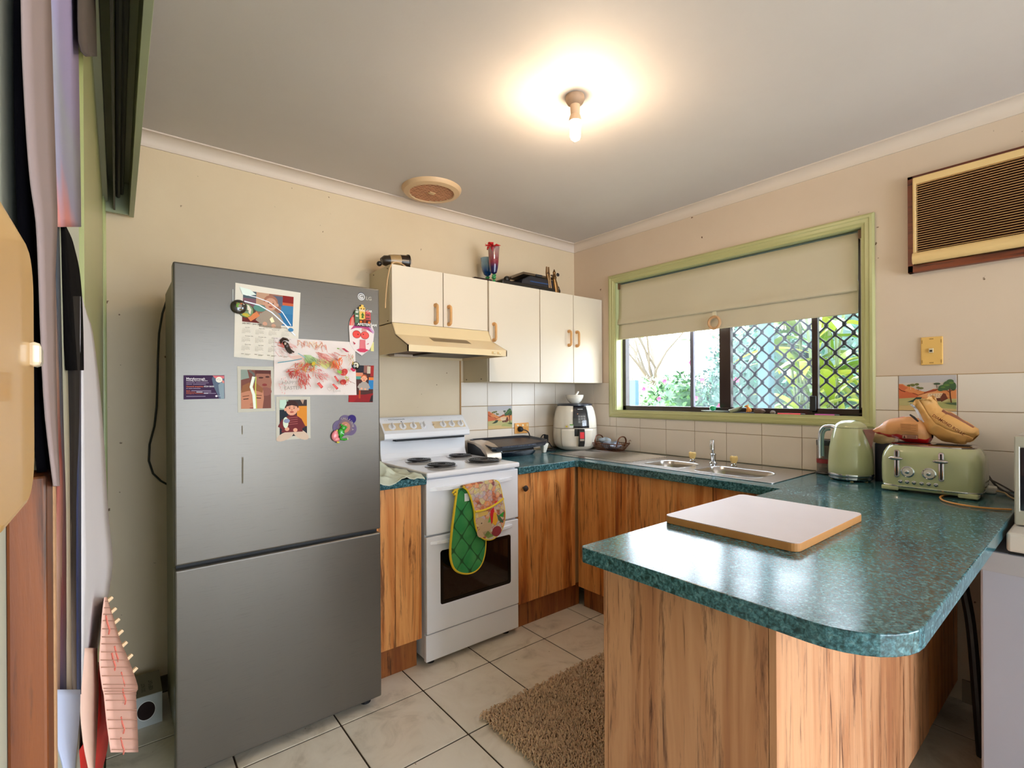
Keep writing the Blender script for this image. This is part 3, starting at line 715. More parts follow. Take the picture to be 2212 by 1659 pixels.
g = MB().plate(rrect(-1.5235, -1.1005, .2815, .5355, .012, 3), [rrect(-1.508, -1.116, .297, .520, .008, 3)], to_y, -.5885, -.5868)
obj('glass_border', g, C('#0a0a0c', .2), d)

# ================= FRIDGE =================
FX0, FX1, FY, FT = -2.568, -1.866, -.692, 1.710
t = thing('fridge', 'tall brushed stainless two-door fridge covered in magnets and papers', 'fridge', (-2.217, -.38, 0))
obj('body', MB().box(FX0+.018, FX1-.018, -.628, -.09, .03, 1.705), C('#8c8672', .45), t, bevel=.004)
obj('upper_door', MB().box(FX0, FX1, FY, -.632, .7235, FT), M_steel, t, bevel=.006, seg=3)
obj('lower_door', MB().box(FX0, FX1, FY, -.632, .035, .7085), M_steel, t, bevel=.006, seg=3)
obj('door_gap', MB().box(FX0+.006, FX1-.006, -.664, -.636, .700, .735), M_blackm, t)
for x in (FX0+.07, FX1-.045): obj('foot', MB().lathe([(.022, 0), (.022, .012), (.015, .034)], (x, -.63, 0), 14), M_blackm, t)
pts = [(-2.535, -.03, 1.72), (-2.541, -.02, 1.686), (-2.556, -.02, 1.63), (-2.568, -.02, 1.544), (-2.573, -.02, 1.43), (-2.575, -.02, 1.325), (-2.578, -.02, 1.23), (-2.586, -.02, 1.147), (-2.603, -.02, 1.07), (-2.606, -.02, 1.0), (-2.592, -.02, .945), (-2.565, -.02, .91), (-2.54, -.02, .89)]
obj('power_cord', MB().tube(pts, .0042, 7), C('#33302a', .5), t)
p = Print((FX0, FY-.0003, 0), (FX1-FX0, 0, 0), (0, 0, FT), (0, -1, 0))
def fx(x): return (x-FX0)/(FX1-FX0)
def fz(z): return z/FT
cx_, cz_ = -1.943, 1.669; r_ = .0145
p.ell(fx(cx_), fz(cz_+.004), r_/.702, r_/FT, '#4a4c55', 24)
p.ell(fx(cx_), fz(cz_), r_/.702, r_/FT, '#d9dade', 24).ell(fx(cx_), fz(cz_), .0115/.702, .0115/FT, '#6b6965', 24)
p.text('G', fx(cx_-.0095), fz(cz_-.0085), .0165/FT, '#e6e6ea', bold=.02).text('L', fx(cx_-.004), fz(cz_-.004), .008/FT, '#e6e6ea')
p.text('LG', fx(-1.9245), fz(1.6585), .0145/FT, '#b9b2a6', bold=.01)
p.make('brand_badge', t)
p = Print((FX0, FY-.0003, 0), (FX1-FX0, 0, 0), (0, 0, FT), (0, -1, 0))
p.line([(fx(-2.372), fz(1.14)), (fx(-2.372), fz(1.17))], .002, '#6f6452').line([(fx(-2.372), fz(.97)), (fx(-2.371), fz(1.06))], .003, '#6f6656')
p.make('door_scratch', t)

# ---- things on the fridge door (plane y = FY) ----
YF = FY-.0006
GRP_P = 'papers and photos on the fridge'; 
def sheetthing(name, label, cat, quad, th=.0008, col='#e2ddd6', group=None, lift=0):
    # quad: 4 (x, z) corners bottom-left, bottom-right, top-right, top-left
    cx = sum(q[0] for q in quad)/4; cz = sum(q[1] for q in quad)/4
    t = thing(name, label, cat, (cx, YF-lift, cz), group)
    obj('sheet', MB().prism(quad, 'y', YF-lift, YF-lift-th), C(col, .6, spec=.2), t)
    return t
def kid(p, x, y, s, hair='#8a4a2c', shirt='#b0a49c', skin='#dba084', cap=None, leg=None):
    # simple printed picture of a seated child; s = head radius in u
    asp = p.u.length/p.v.length; q = s*asp
    if leg: p.ell(x-s*1.0, y-q*4.2, s*1.3, q*.6, leg, rot=.3).ell(x+s*1.3, y-q*4.0, s*1.3, q*.7, leg, rot=-.4)
    p.poly([(x-s*1.5, y-q*3.6), (x-s*1.2, y-q*1.5), (x-s*.4, y-q*.9), (x+s*.5, y-q*.9), (x+s*1.3, y-q*1.5), (x+s*1.6, y-q*3.6)], shirt)
    p.line([(x-s*1.1, y-q*1.7), (x-s*1.7, y-q*2.6), (x-s*.8, y-q*3.1)], s*.5, shirt).line([(x+s*1.1, y-q*1.7), (x+s*1.7, y-q*2.7), (x+s*.6, y-q*3.3)], s*.5, shirt)
    p.ell(x-s*.7, y-q*3.1, s*.32, q*.3, skin).ell(x+s*.5, y-q*3.3, s*.32, q*.3, skin)
    p.ell(x, y+q*.28, s*1.0, q*1.0, hair).ell(x, y-q*.08, s*.86, q*.95, skin).ell(x-s*.95, y-q*.1, s*.16, q*.25, skin).ell(x+s*.95, y-q*.1, s*.16, q*.25, skin)
    if cap: p.poly([(x-s*.95, y+q*.3), (x-s*.7, y+q*1.15), (x+s*.5, y+q*1.2), (x+s*.95, y+q*.3), (x, y+q*.55)], cap)
    p.ell(x-s*.33, y+q*.05, s*.1, q*.07, '#3a2420').ell(x+s*.33, y+q*.05, s*.1, q*.07, '#3a2420').ell(x, y-q*.2, s*.1, q*.12, '#c98668')
    p.ell(x, y-q*.5, s*.3, q*.1, '#9c3c34').line([(x-s*.45, y+q*.25), (x-s*.2, y+q*.3)], q*.08, hair).line([(x+s*.2, y+q*.3), (x+s*.45, y+q*.25)], q*.08, hair)
# calendar
t = sheetthing('calendar', 'year calendar with toddler photo in a clear sleeve, upper middle of fridge door', 'calendar', [(-2.396, 1.408), (-2.189, 1.396), (-2.176, 1.656), (-2.390, 1.664)], group=GRP_P, col='#e2dace')
o_ = Vector((-2.396, YF-.0008, 1.408)); U__ = Vector((.207, 0, -.005)); V__ = Vector((.010, 0, .254))
p = Print(o_, U__, V__, (0, -1, 0))
p.rect(.1, .9, .49, .92, '#9c6a58').rect(.1, .35, .8, .92, '#4e5f68').rect(.1, .3, .7, .82, '#7a5460').rect(.3, .5, .75, .92, '#c29a80')
p.rect(.7, .9, .6, .78, '#3f7fae').rect(.62, .9, .49, .66, '#2f74a8').rect(.7, .9, .78, .84, '#c9603a').rect(.72, .9, .82, .92, '#8c1f1c').rect(.55, .72, .76, .9, '#5d6478').rect(.1, .45, .49, .56, '#6a2420').rect(.12, .3, .56, .7, '#4e4438')
kid(p, .53, .78, .115, hair='#a8705a', shirt='#a39384', skin='#cf9c84')
p.line([(.2, .53), (.34, .62)], .07, '#d98252').ell(.36, .7, .1, .05, '#5a8c80')
p.line([(.08, .9), (.16, .86), (.3, .845), (.5, .8), (.72, .68), (.87, .5)], .012, '#f4f6ff').line([(.12, .77), (.35, .74), (.55, .66), (.78, .5), (.95, .36)], .016, '#eef2ff').poly([(.04, .96), (.2, .94), (.3, .88), (.16, .85), (.09, .86)], '#e4f0ea').poly([(.52, .56), (.56, .6), (.6, .53), (.55, .51)], '#fff0c8')
p.text('July 2021 - June 2022', .105, .462, .020, '#3a342c', bold=.012).text('Goodstart Early Learning', .42, .450, .022, '#9a8874').text('for children, families and communities', .43, .43, .010, '#55504a').ell(.87, .438, .045, .028, '#3d7fb0')
mn = ['July 2021', 'August 2021', 'September 2021', 'October 2021', 'November 2021', 'December 2021', 'January 2022', 'February 2022', 'March 2022', 'April 2022', 'May 2022', 'June 2022']
for k in range(12):
    cx0 = .1+(k % 4)*.205; cy0 = .41-(k//4)*.118
    p.text(mn[k], cx0+.05, cy0, .011, '#4a4238')
    for rr_ in range(5): p.text(' '.join('%2d' % (rr_*7+c+1) for c in range(7) if rr_*7+c < 31), cx0, cy0-.018-.015*rr_, .0085, '#8a8074')
for q in range(4): p.rect(.1+.2*q, .14+.2*q, .045, .052, '#8a8074').rect(.16+.2*q, .24+.2*q, .045, .05, '#a09a8c').rect(.16+.2*q, .22+.2*q, .035, .04, '#a09a8c')
p.make('print', t)
# loose plastic sleeve edge, slightly proud
t = tag(obj('plastic_sleeve_rim', MB().tube([(-2.398, YF-.002, 1.64), (-2.399, YF-.003, 1.60), (-2.397, YF-.0022, 1.57)], .0008, 5), C('#e8eef4', .15), None), 'thin curled edge of the clear sleeve left of the calendar', 'sleeve')
# child painting
t = sheetthing('child_painting', 'white sheet of red, orange and green crayon scribbles reading HAPPY EASTER', 'drawing', [(-2.270, 1.276), (-1.966, 1.274), (-1.971, 1.484), (-2.269, 1.484)], lift=.0016, group=GRP_P, col='#e4d8d4')
p = Print((-2.2705, YF-.0024, 1.275), (.303, 0, 0), (0, 0, .209), (0, -1, 0))
def dq(x, y): return ((x-75)/1180, 1-(y-75)/800)
def dl(pts, w, c): p.line([dq(*a) for a in pts], w/800, c)
def dp_(pts, c): p.poly([dq(*a) for a in pts], c)
rnd = random.Random(3)
def scr(x0, x1, y0, y1, n, L_, a0, a1, w, cols):
    for _ in range(n):
        x, y = rnd.uniform(x0, x1), rnd.uniform(y0, y1); a = R(rnd.uniform(a0, a1)); l = L_*rnd.uniform(.5, 1.3)
        x2, y2 = x+l*math.cos(a), y+l*math.sin(a); x2 = min(max(x2, 82), 1245); y2 = min(max(y2, 82), 865)
        dl([(x, y), ((x+x2)/2+rnd.uniform(-8, 8), (y+y2)/2+rnd.uniform(-8, 8)), (x2, y2)], w*rnd.uniform(.6, 1.4), rnd.choice(cols))
dp_([(250, 330), (480, 300), (700, 420), (650, 480), (420, 400)], '#e6c6bc'); dp_([(480, 300), (580, 300), (700, 400), (620, 480), (500, 400)], '#b6cc9c')
dp_([(640, 250), (800, 270), (940, 360), (880, 420), (760, 380)], '#e3b0a8'); dp_([(720, 380), (860, 430), (800, 500), (640, 400)], '#dede9a'); dp_([(600, 430), (700, 400), (650, 500)], '#c9dcc0')
scr(90, 330, 100, 320, 26, 120, 10, 60, 5, ['#e6b4ac', '#dd9a92', '#e9c4bc']); scr(380, 780, 90, 160, 40, 80, 20, 150, 5, ['#d98a6a', '#e3a08c', '#d0684c', '#f0d8b0'])
scr(90, 230, 130, 190, 14, 90, 10, 40, 7, ['#c8453c', '#d96a58']); scr(640, 920, 240, 400, 60, 90, 20, 50, 5, ['#d87a74', '#e39c98', '#c96660', '#d58a80'])
scr(470, 660, 300, 420, 40, 90, 20, 70, 5, ['#7c9c5c', '#9ab878', '#5e8048', '#a8c48c']); scr(680, 900, 330, 470, 34, 80, 10, 60, 5, ['#dcd878', '#c8d078', '#e6dc98'])
scr(330, 620, 400, 520, 70, 90, 10, 170, 6, ['#cf5a3c', '#d9704c', '#c4402f', '#e08a5c', '#c9b45c']); scr(250, 370, 520, 600, 36, 60, 0, 180, 7, ['#b83a30', '#c9534a', '#a83028'])
scr(380, 520, 540, 720, 50, 70, 40, 110, 7, ['#c4453c', '#b8342c', '#d0685c']); scr(600, 780, 500, 640, 40, 70, 20, 80, 6, ['#d07a78', '#c4504c', '#e0a4a0'])
scr(850, 980, 360, 470, 34, 70, 60, 120, 8, ['#e07038', '#d9602c', '#e88c50']); scr(960, 1010, 300, 380, 12, 60, 100, 130, 8, ['#e4743c']); scr(1080, 1180, 260, 400, 30, 50, 60, 140, 4, ['#d9a458', '#8cae58', '#d06c50'])
dl([(100, 432), (220, 410), (300, 395), (420, 365)], 12, '#5a93a6'); dl([(370, 290), (470, 350)], 14, '#86b0b8'); dl([(760, 150), (780, 260)], 6, '#d58a80'); dl([(860, 400), (935, 500)], 14, '#cc4a34'); dl([(980, 300), (1060, 295)], 9, '#d0603c')
dp_([(560, 410), (600, 395), (610, 440), (560, 455)], '#c9b030'); dp_([(930, 185), (965, 195), (940, 205), (918, 195)], '#7aa040'); dp_([(990, 190), (1030, 185), (1110, 240), (1060, 240)], '#b83c50')
for cx, cy, w, h, c in ((1025, 540, 55, 55, '#c4403c'), (1012, 685, 50, 40, '#b8302c')): p.ell(*dq(cx, cy), w/1180, h/800, c, 14, rot=-.3); scr(cx-40, cx+20, cy-35, cy+25, 16, 40, 0, 180, 5, ['#a82a28', '#d66a5c'])
for q in ([(870, 605), (895, 595), (948, 668), (922, 685)], [(625, 710), (660, 690), (716, 755), (685, 785)], [(842, 722), (868, 712), (938, 775), (910, 800)]): dp_(q, '#c42c30'); dp_([((x-sum(a for a, _ in q)/4)*.75+sum(a for a, _ in q)/4, (y-sum(b for _, b in q)/4)*.75+sum(b for _, b in q)/4) for x, y in q], '#e4655f')
dp_([(1115, 490), (1150, 465), (1170, 500), (1195, 480), (1195, 520), (1160, 530)], '#c8284c'); scr(1040, 1110, 600, 660, 16, 50, 0, 180, 7, ['#a8cc6c', '#d06050']); scr(910, 950, 510, 545, 8, 50, 0, 30, 9, ['#86b84c']); dl([(1110, 675), (1190, 710)], 5, '#8c5a50')
scr(95, 200, 600, 860, 16, 30, 20, 120, 5, ['#d98a84']); scr(200, 1200, 600, 860, 20, 20, 0, 180, 3, ['#d4b0a8'])
p.text('HAPPY', .065, .185, .058, '#a59c94', rot=.03).text('EASTER', .085, .095, .06, '#9c9088', rot=.02).text('Love', .66, .05, .05, '#b8b0a8', rot=.04)
dl([(805, 770), (780, 760), (765, 785), (800, 820), (830, 790), (815, 765)], 4, '#b0a69e')
p.make('drawing', t)
# photos
t = sheetthing('laminated_photo', 'laminated close-up photo of two faces with painted glare, left of the drawing bottom', 'photo', [(-2.385, 1.216), (-2.266, 1.219), (-2.271, 1.378), (-2.386, 1.376)], group=GRP_P, col='#c6c1b4')
p = Print((-2.3845, YF-.0008, 1.2175), (.117, 0, 0), (0, 0, .158), (0, -1, 0))
p.rect(.08, .9, .07, .93, '#7c4a40').ell(.68, .66, .24, .27, '#a06a58', 18).rect(.46, .9, .85, .93, '#5c302a').ell(.74, .45, .18, .1, '#905a50').ell(.62, .76, .07, .02, '#4c2a24').ell(.8, .78, .06, .02, '#4c2a24').ell(.72, .6, .07, .03, '#8c3c38')
p.poly([(.08, .07), (.08, .45), (.14, .57), (.34, .62), (.55, .6), (.68, .48), (.7, .3), (.66, .07)], '#c48468').poly([(.08, .42), (.12, .58), (.3, .65), (.5, .63), (.68, .52), (.66, .42), (.45, .48), (.25, .46)], '#94603f')
p.line([(.14, .28), (.28, .29)], .02, '#4a2a22').line([(.48, .31), (.62, .3)], .02, '#4a2a22').line([(.12, .34), (.3, .36)], .018, '#7a4a34').line([(.46, .37), (.64, .36)], .018, '#7a4a34').ell(.38, .16, .07, .04, '#b8745c').ell(.4, .085, .1, .015, '#9c4c44')
p.poly([(.08, .7), (.08, .93), (.25, .93), (.3, .75), (.14, .72)], '#8c9a90').line([(.3, .92), (.42, .84), (.44, .7), (.36, .58)], .05, '#6a6660').line([(.42, .78), (.35, .55), (.42, .38), (.45, .07)], .06, '#eff3e6').line([(.48, .78), (.47, .5), (.49, .07)], .018, '#c8cf5c')  # pale streaks are glare on the laminate, painted into the print
p.make('print', t)
t = sheetthing('laminated_photo', 'laminated photo of a laughing baby in a maroon cap and jumper, below the drawing', 'photo', [(-2.263, 1.111), (-2.143, 1.113), (-2.144, 1.269), (-2.262, 1.270)], group=GRP_P, col='#c8c3b6')
p = Print((-2.263, YF-.0008, 1.112), (.119, 0, 0), (0, 0, .157), (0, -1, 0))
p.rect(.1, .9, .08, .93, '#23222e').rect(.6, .9, .3, .78, '#d98a2c').rect(.3, .9, .78, .93, '#3c3232').rect(.1, .35, .7, .93, '#9cb4a0').poly([(.7, .93), (.78, .82), (.82, .93)], '#b89884').rect(.1, .32, .3, .7, '#1c2430')
kid(p, .45, .72, .2, hair='#4c2620', shirt='#6e2428', skin='#e2a489', cap='#3c201e', leg='#d2b8a4')
for q in range(4): p.line([(.3, .5-.05*q), (.62, .52-.05*q)], .012, '#b0605c')
p.ell(.27, .4, .08, .13, '#dce4cc').ell(.3, .44, .09, .05, '#8c94b0').poly([(.1, .93), (.1, .75), (.22, .72), (.3, .84), (.28, .93)], '#c4dccc')
p.make('print', t)
t = sheetthing('snapshot', 'unframed photo of a red-haired child on a red seat, at right edge behind the drawing', 'photo', [(-1.998, 1.246), (-1.898, 1.244), (-1.892, 1.394), (-1.990, 1.392)], group=GRP_P, col='#8c1f20', th=.0005)
p = Print((-1.998, YF-.0005, 1.246), (.1, 0, 0), (.006, 0, .147), (0, -1, 0))
p.rect(0, 1, .2, 1, '#4c2c28').rect(.3, .58, .78, 1, '#23222c').rect(.58, .8, .8, 1, '#8c5c54').rect(.72, .9, .78, .98, '#c4b8a4').rect(.86, 1, .7, 1, '#a02a28').rect(.8, 1, .35, .62, '#2a7cb8').rect(.8, 1, .6, .68, '#e07a38').rect(.25, .5, .62, .7, '#4f9488').rect(.25, .55, .7, .8, '#d88868').rect(0, 1, 0, .2, '#a01c20')
kid(p, .6, .64, .13, hair='#b85a2c', shirt='#a89c94', skin='#e8a684')
p.poly([(.2, 0), (.45, .18), (1, .24), (1, 0)], '#8c1a20').rect(.4, .47, .1, .32, '#b8441c').poly([(.85, 0), (1, 0), (1, .2), (.92, .16)], '#2a1c22')
p.make('print', t)
t = sheetthing('housing_card', 'purple magnetic contact card lettered Maryborough Housing Service Centre', 'card', [(-2.541, 1.263), (-2.424, 1.265), (-2.425, 1.344), (-2.541, 1.342)], th=.0012, col='#3a2046')
p = Print((-2.541, YF-.0012, 1.264), (.1165, 0, 0), (0, 0, .079), (0, -1, 0))
p.poly([(.99, 0), (.86, 0), (.8, .25), (.72, .55), (.68, .85), (.72, .98), (.99, .98)], '#5c6a80').poly([(.99, 0), (.9, 0), (.86, .3), (.84, .6), (.9, .7), (.99, .7)], '#8a9ca8').poly([(.7, .99), (.99, .99), (.99, .88), (.86, .84), (.76, .88)], '#d97078').poly([(.92, .8), (.99, .78), (.99, .66), (.94, .7)], '#e08a84')  # blue-grey right side is a reflection painted onto the card
p.ell(.86, .82, .085, .125, '#ece6da', 24).line([(.8, .8), (.84, .86), (.9, .84), (.86, .78), (.92, .8)], .012, '#a89c94')
p.text('Maryborough', .06, .81, .088, '#eee6ee', bold=.02).text('Housing Service Centre', .06, .745, .056, '#e2d8e4', bold=.02)
for x0, x1, z in ((.06, .27, .672), (.29, .6, .672), (.06, .2, .607), (.22, .53, .607)): p.rect(x0, x1, z, z+.022, '#9a88a4')
p.text('General enquiries', .06, .50, .060, '#e0703c', bold=.015).text('4324 8600', .48, .50, .062, '#f0eaf0', bold=.015)
for x0, x1, z in ((.06, .1, .437), (.115, .21, .437), (.22, .4, .437), (.18, .66, .337), (.47, .66, .282), (.6, .78, .227), (.06, .52, .105)): p.rect(x0, x1, z, z+.02, '#a898b4')

p.text('Email', .06, .33, .045, '#e0703c').text('Maintenance', .06, .275, .045, '#e0703c').rect(.3, .45, .28, .305, '#e8e0ea').text('Emergency Maintenance', .06, .22, .045, '#e0703c').rect(.48, .59, .225, .25, '#e8e0ea').ell(.79, .12, .03, .04, '#e6e0ea').rect(.83, .9, .12, .135, '#c0b8cc')
p.make('print', t)
# mask drawing
q = [(-1.973, 1.600), (-1.990, 1.575), (-1.996, 1.545), (-1.992, 1.478), (-1.974, 1.451), (-1.944, 1.432), (-1.911, 1.458), (-1.895, 1.493), (-1.891, 1.531), (-1.904, 1.569), (-1.915, 1.600)]
t = thing('paper_mask', 'cut-out paper face mask with big red crayon eyes, right side of the fridge door', 'mask', (-1.944, YF, 1.51))
obj('sheet', MB().prism(q, 'y', YF-.003, YF-.0038), C('#e4d6d4', .6), t)
obj('sticky_tab', MB().box(-1.905, -1.892, YF-.0009, YF, 1.452, 1.49), C('#dfd68c', .6), t)
p = Print((-1.996, YF-.0038, 1.432), (.105, 0, 0), (0, 0, .168), (0, -1, 0))
p.poly([(.02, .7), (.06, .86), (.2, .97), (.28, .97), (.2, .72), (.1, .7)], '#d9403a').poly([(.06, .7), (.12, .9), (.2, .9), (.2, .7)], '#e08a7c')
p.poly([(.06, .6), (.22, .73), (.5, .76), (.75, .73), (.95, .55), (.7, .63), (.5, .66), (.25, .65)], '#b8447c').poly([(.72, .74), (.78, .74), (1.0, .58), (.95, .54)], '#c49ac0')
p.ell(.3, .5, .165, .095, '#8c2c2c', 20).ell(.3, .5, .15, .085, '#e24a44', 20).ell(.62, .49, .17, .095, '#8c2c2c', 20).ell(.62, .49, .155, .085, '#e65a54', 20).ell(.35, .5, .02, .015, '#40201e').ell(.56, .51, .02, .015, '#40201e')
for k in range(7): p.line([(.5+.03*k, .58), (.5+.03*k, .66)], .008, '#e06a62')
p.poly([(.42, .38), (.62, .38), (.66, .14), (.4, .14)], '#e48a8c')
for k in range(6): p.line([(.43+.04*k, .38), (.42+.04*k, .14)], .01, '#d0546a')
p.poly([(.14, .33), (.26, .28), (.2, .25)], '#c03c54').poly([(.66, .27), (.78, .31), (.76, .28)], '#c03c54').poly([(.28, .13), (.42, .17), (.6, .17), (.78, .14), (.6, .08), (.42, .08)], '#cc3c5c')
p.make('drawing', t)
# house magnet
t = thing('souvenir_magnet', 'relief magnet of green, yellow and red gabled canal houses lettered AMSTERDAM', 'magnet', (-1.939, YF, 1.59), 'fridge magnets')
def prz(nm, pts, y0, d, c, par): return obj(nm, MB().prism(pts, 'y', y0, y0-d), C(c, .4, coat=.3), par, bevel=.0008)
yb = YF-.004
prz('backing', [(-1.972, 1.549), (-1.905, 1.549), (-1.907, 1.606), (-1.925, 1.613), (-1.945, 1.62), (-1.974, 1.606)], yb, .003, '#2c2018', t)
hs = prz('house', [(-1.973, 1.560), (-1.956, 1.560), (-1.955, 1.612), (-1.966, 1.615), (-1.976, 1.604)], yb-.003, .004, '#2f5c2c', t)
hs2 = prz('house', [(-1.956, 1.560), (-1.932, 1.560), (-1.932, 1.625), (-1.938, 1.626), (-1.938, 1.634), (-1.948, 1.636), (-1.949, 1.627), (-1.957, 1.626)], yb-.003, .005, '#e0b23c', t)
hs3 = prz('house', [(-1.932, 1.560), (-1.908, 1.560), (-1.909, 1.606), (-1.917, 1.615), (-1.93, 1.612)], yb-.003, .004, '#c42a2a', t)
p = Print((-1.974, yb-.0083, 1.549), (.068, 0, 0), (0, 0, .086), (0, -1, 0))
for a in (.04, .12): p.rect(a, a+.07, .6, .67, '#dcd8c8').rect(a, a+.07, .42, .49, '#dcd8c8')
for a in (.68, .8): p.rect(a, a+.08, .5, .58, '#7c4a48').rect(a, a+.08, .34, .42, '#7c4a48')
p.poly([(.38, .38), (.42, .52), (.34, .5), (.42, .58), (.46, .66), (.5, .57), (.58, .5), (.5, .5), (.52, .38)], '#3c6a2a').rect(.34, .4, .76, .84, '#5c4220').rect(.5, .56, .76, .84, '#5c4220').rect(.25, .95, .13, .3, '#3a2018').rect(.28, .42, .15, .25, '#e0702c').rect(.78, .92, .15, .25, '#e0702c').rect(.5, .66, .14, .34, '#8c3a1c')
p.text('FLYING CAR', .04, .68, .1, '#e8e4da', bold=.02)
p.text('AMSTERDAM', .14, .03, .115, '#ecebe6', bold=.03)
p.make('lettering', t)
# domed round magnet over an oval one
t = thing('round_magnet', 'dark domed round magnet with green picture, left edge of the calendar', 'magnet', (-2.381, YF-.002, 1.581), 'fridge magnets')
obj('disc', MB().lathe([(.024, 0), (.0245, .003), (.022, .006), (.014, .009), (.003, .0102)], (-2.381, YF-.0035, 1.581), 28, axis='y'), C('#2c2620', .1, coat=.8), t)
p = Print((-2.405, YF-.0139, 1.557), (.048, 0, 0), (0, 0, .048), (0, -1, 0))
p.poly([(.3, .45), (.5, .42), (.55, .75), (.32, .78)], '#6a9c3c').ell(.55, .55, .12, .12, '#9c8c80').ell(.62, .72, .1, .06, '#a0603c').ell(.36, .72, .06, .03, '#8c2a2a').ell(.6, .3, .12, .05, '#70603c')
p.make('picture', t)
t = thing('oval_magnet', 'green and yellow picture magnet tucked behind the dark domed one', 'magnet', (-2.359, YF-.0012, 1.571), 'fridge magnets')
obj('disc', MB().lathe([(.024, 0), (.0245, .001), (.0225, .0026)], (-2.359, YF-.0008, 1.571), 28, axis='y'), C('#5c7a3c', .25, coat=.5), t)
p = Print((-2.383, YF-.0035, 1.547), (.048, 0, 0), (0, 0, .048), (0, -1, 0))
p.poly([(.6, .95), (.72, .85), (.86, .6), (.8, .25), (.72, .3), (.6, .6)], '#e8dcc8').poly([(.25, .15), (.6, .02), (.75, .15), (.6, .3), (.3, .3)], '#c8b43c').line([(.2, .45), (.7, .5)], .05, '#3a4a28')
p.make('picture', t)
# black figurine magnet
t = thing('figurine_magnet', 'black feathered-warrior figurine magnet holding the corner of the drawing', 'magnet', (-2.225, YF-.003, 1.455), 'fridge magnets')
m = MB()
arc = [(-2.247+.0, 1.462), (-2.246, 1.472), (-2.238, 1.480), (-2.226, 1.479), (-2.219, 1.473)]
m.tube([(x, YF-.006, z) for x, z in arc], [.003, .0055, .006, .0045, .002], 8)
m.ball((-2.234, YF-.007, 1.464), (.007, .005, .008), 10, 8).ball((-2.226, YF-.006, 1.455), (.009, .005, .012), 10, 8)
m.tube([(-2.222, YF-.005, 1.452), (-2.214, YF-.005, 1.44), (-2.201, YF-.005, 1.433)], [.006, .0045, .0025], 8).tube([(-2.226, YF-.005, 1.448), (-2.22, YF-.005, 1.438), (-2.209, YF-.005, 1.429)], [.005, .004, .0025], 8).tube([(-2.228, YF-.005, 1.446), (-2.222, YF-.005, 1.434), (-2.214, YF-.005, 1.427)], [.004, .003, .002], 8)
obj('figure', m, C('#2e1a10', .35), t)
obj('face', MB().ball((-2.233, YF-.011, 1.462), (.004, .002, .005), 8, 6), C('#b8a496', .5), t)
# small round black-and-white magnet
t = thing('button_magnet', 'small black button magnet with a white profile, between drawing and snapshot', 'magnet', (-1.970, YF-.003, 1.391), 'fridge magnets')
obj('disc', MB().lathe([(.0155, 0), (.0158, .003), (.013, .005), (.002, .0055)], (-1.970, YF-.0032, 1.391), 24, axis='y'), C('#1c1a16', .15, coat=.6), t)
p = Print((-1.986, YF-.0092, 1.375), (.032, 0, 0), (0, 0, .032), (0, -1, 0))
p.poly([(.22, .75), (.35, .88), (.7, .85), (.85, .6), (.75, .25), (.6, .2), (.62, .4), (.4, .35), (.32, .55)], '#d8d2bc').ell(.48, .58, .1, .13, '#2c2a26')
p.make('picture', t)
# frog magnet
t = thing('frog_magnet', 'green frog magnet with a pink shape and purple cloud lettered CALIFORNIA', 'magnet', (-2.02, YF, 1.14), 'fridge magnets')
cl = []
for cx, cz, r in ((-1.985, 1.178, .018), (-2.012, 1.172, .024), (-2.035, 1.150, .026), (-1.992, 1.140, .026), (-2.015, 1.145, .03)): cl.append((cx, cz, r))
m = MB()
for i, (cx, cz, r) in enumerate(cl): m.lathe([(r, 0), (r, .0015)], (cx, YF-.0002*i, cz), 24, axis='y')
o = obj('backing', m, C('#5a4470', .5), t)
p = Print((-2.066, YF-.0028, 1.11), (.1, 0, 0), (0, 0, .09), (0, -1, 0))
p.ell(.8, .76, .17, .19, '#32206c', 24).ell(.53, .43, .28, .34, '#7c6470', 30).ell(.53, .42, .2, .24, '#c08468', 30)
for k, ch in enumerate('CALIFORNIA'):
    a = R(112-13.5*k); p.text(ch, .52+.31*math.cos(a)-.02, .44+.36*math.sin(a)-.03, .085, '#b4a898', rot=a-math.pi/2, bold=.02)
p.make('cloud_print', t)
m = MB().ball((-2.030, YF-.009, 1.128), (.013, .007, .018), 14, 10).ball((-2.022, YF-.011, 1.146), (.011, .007, .011), 14, 10).ball((-2.030, YF-.012, 1.158), (.005, .004, .0045), 10, 8).ball((-2.011, YF-.011, 1.148), (.004, .003, .004), 10, 8)
m.tube([(-2.038, YF-.009, 1.14), (-2.032, YF-.013, 1.128), (-2.022, YF-.014, 1.122)], .0035, 8).tube([(-2.034, YF-.008, 1.112), (-2.03, YF-.009, 1.103), (-2.018, YF-.01, 1.100), (-2.008, YF-.009, 1.101)], [.005, .005, .0045, .003], 8)
obj('frog', m, C('#2c9c2a', .25, coat=.5, var=.25, vs=60), t)
obj('foot_pad', MB().ball((-2.006, YF-.010, 1.103), (.0025, .003, .005), 8, 6), C('#e4e8b0', .4), t)
m = MB().ball((-2.054, YF-.008, 1.116), (.014, .007, .019), 14, 10).ball((-2.049, YF-.009, 1.103), (.013, .007, .009), 14, 10).ball((-2.052, YF-.008, 1.13), (.009, .006, .008), 12, 8)
obj('pink_shape', m, C('#e8868c', .3, coat=.4), t)
m = MB().ball((-2.047, YF-.009, 1.137), (.004, .003, .004), 8, 6).ball((-2.043, YF-.01, 1.091), (.006, .004, .004), 8, 6)
obj('yellow_trim', m, C('#d8d048', .4), t)
obj('pink_tongue', MB().ball((-2.013, YF-.008, 1.158), (.006, .002, .003), 8, 6), C('#f0a4a0', .4), t)
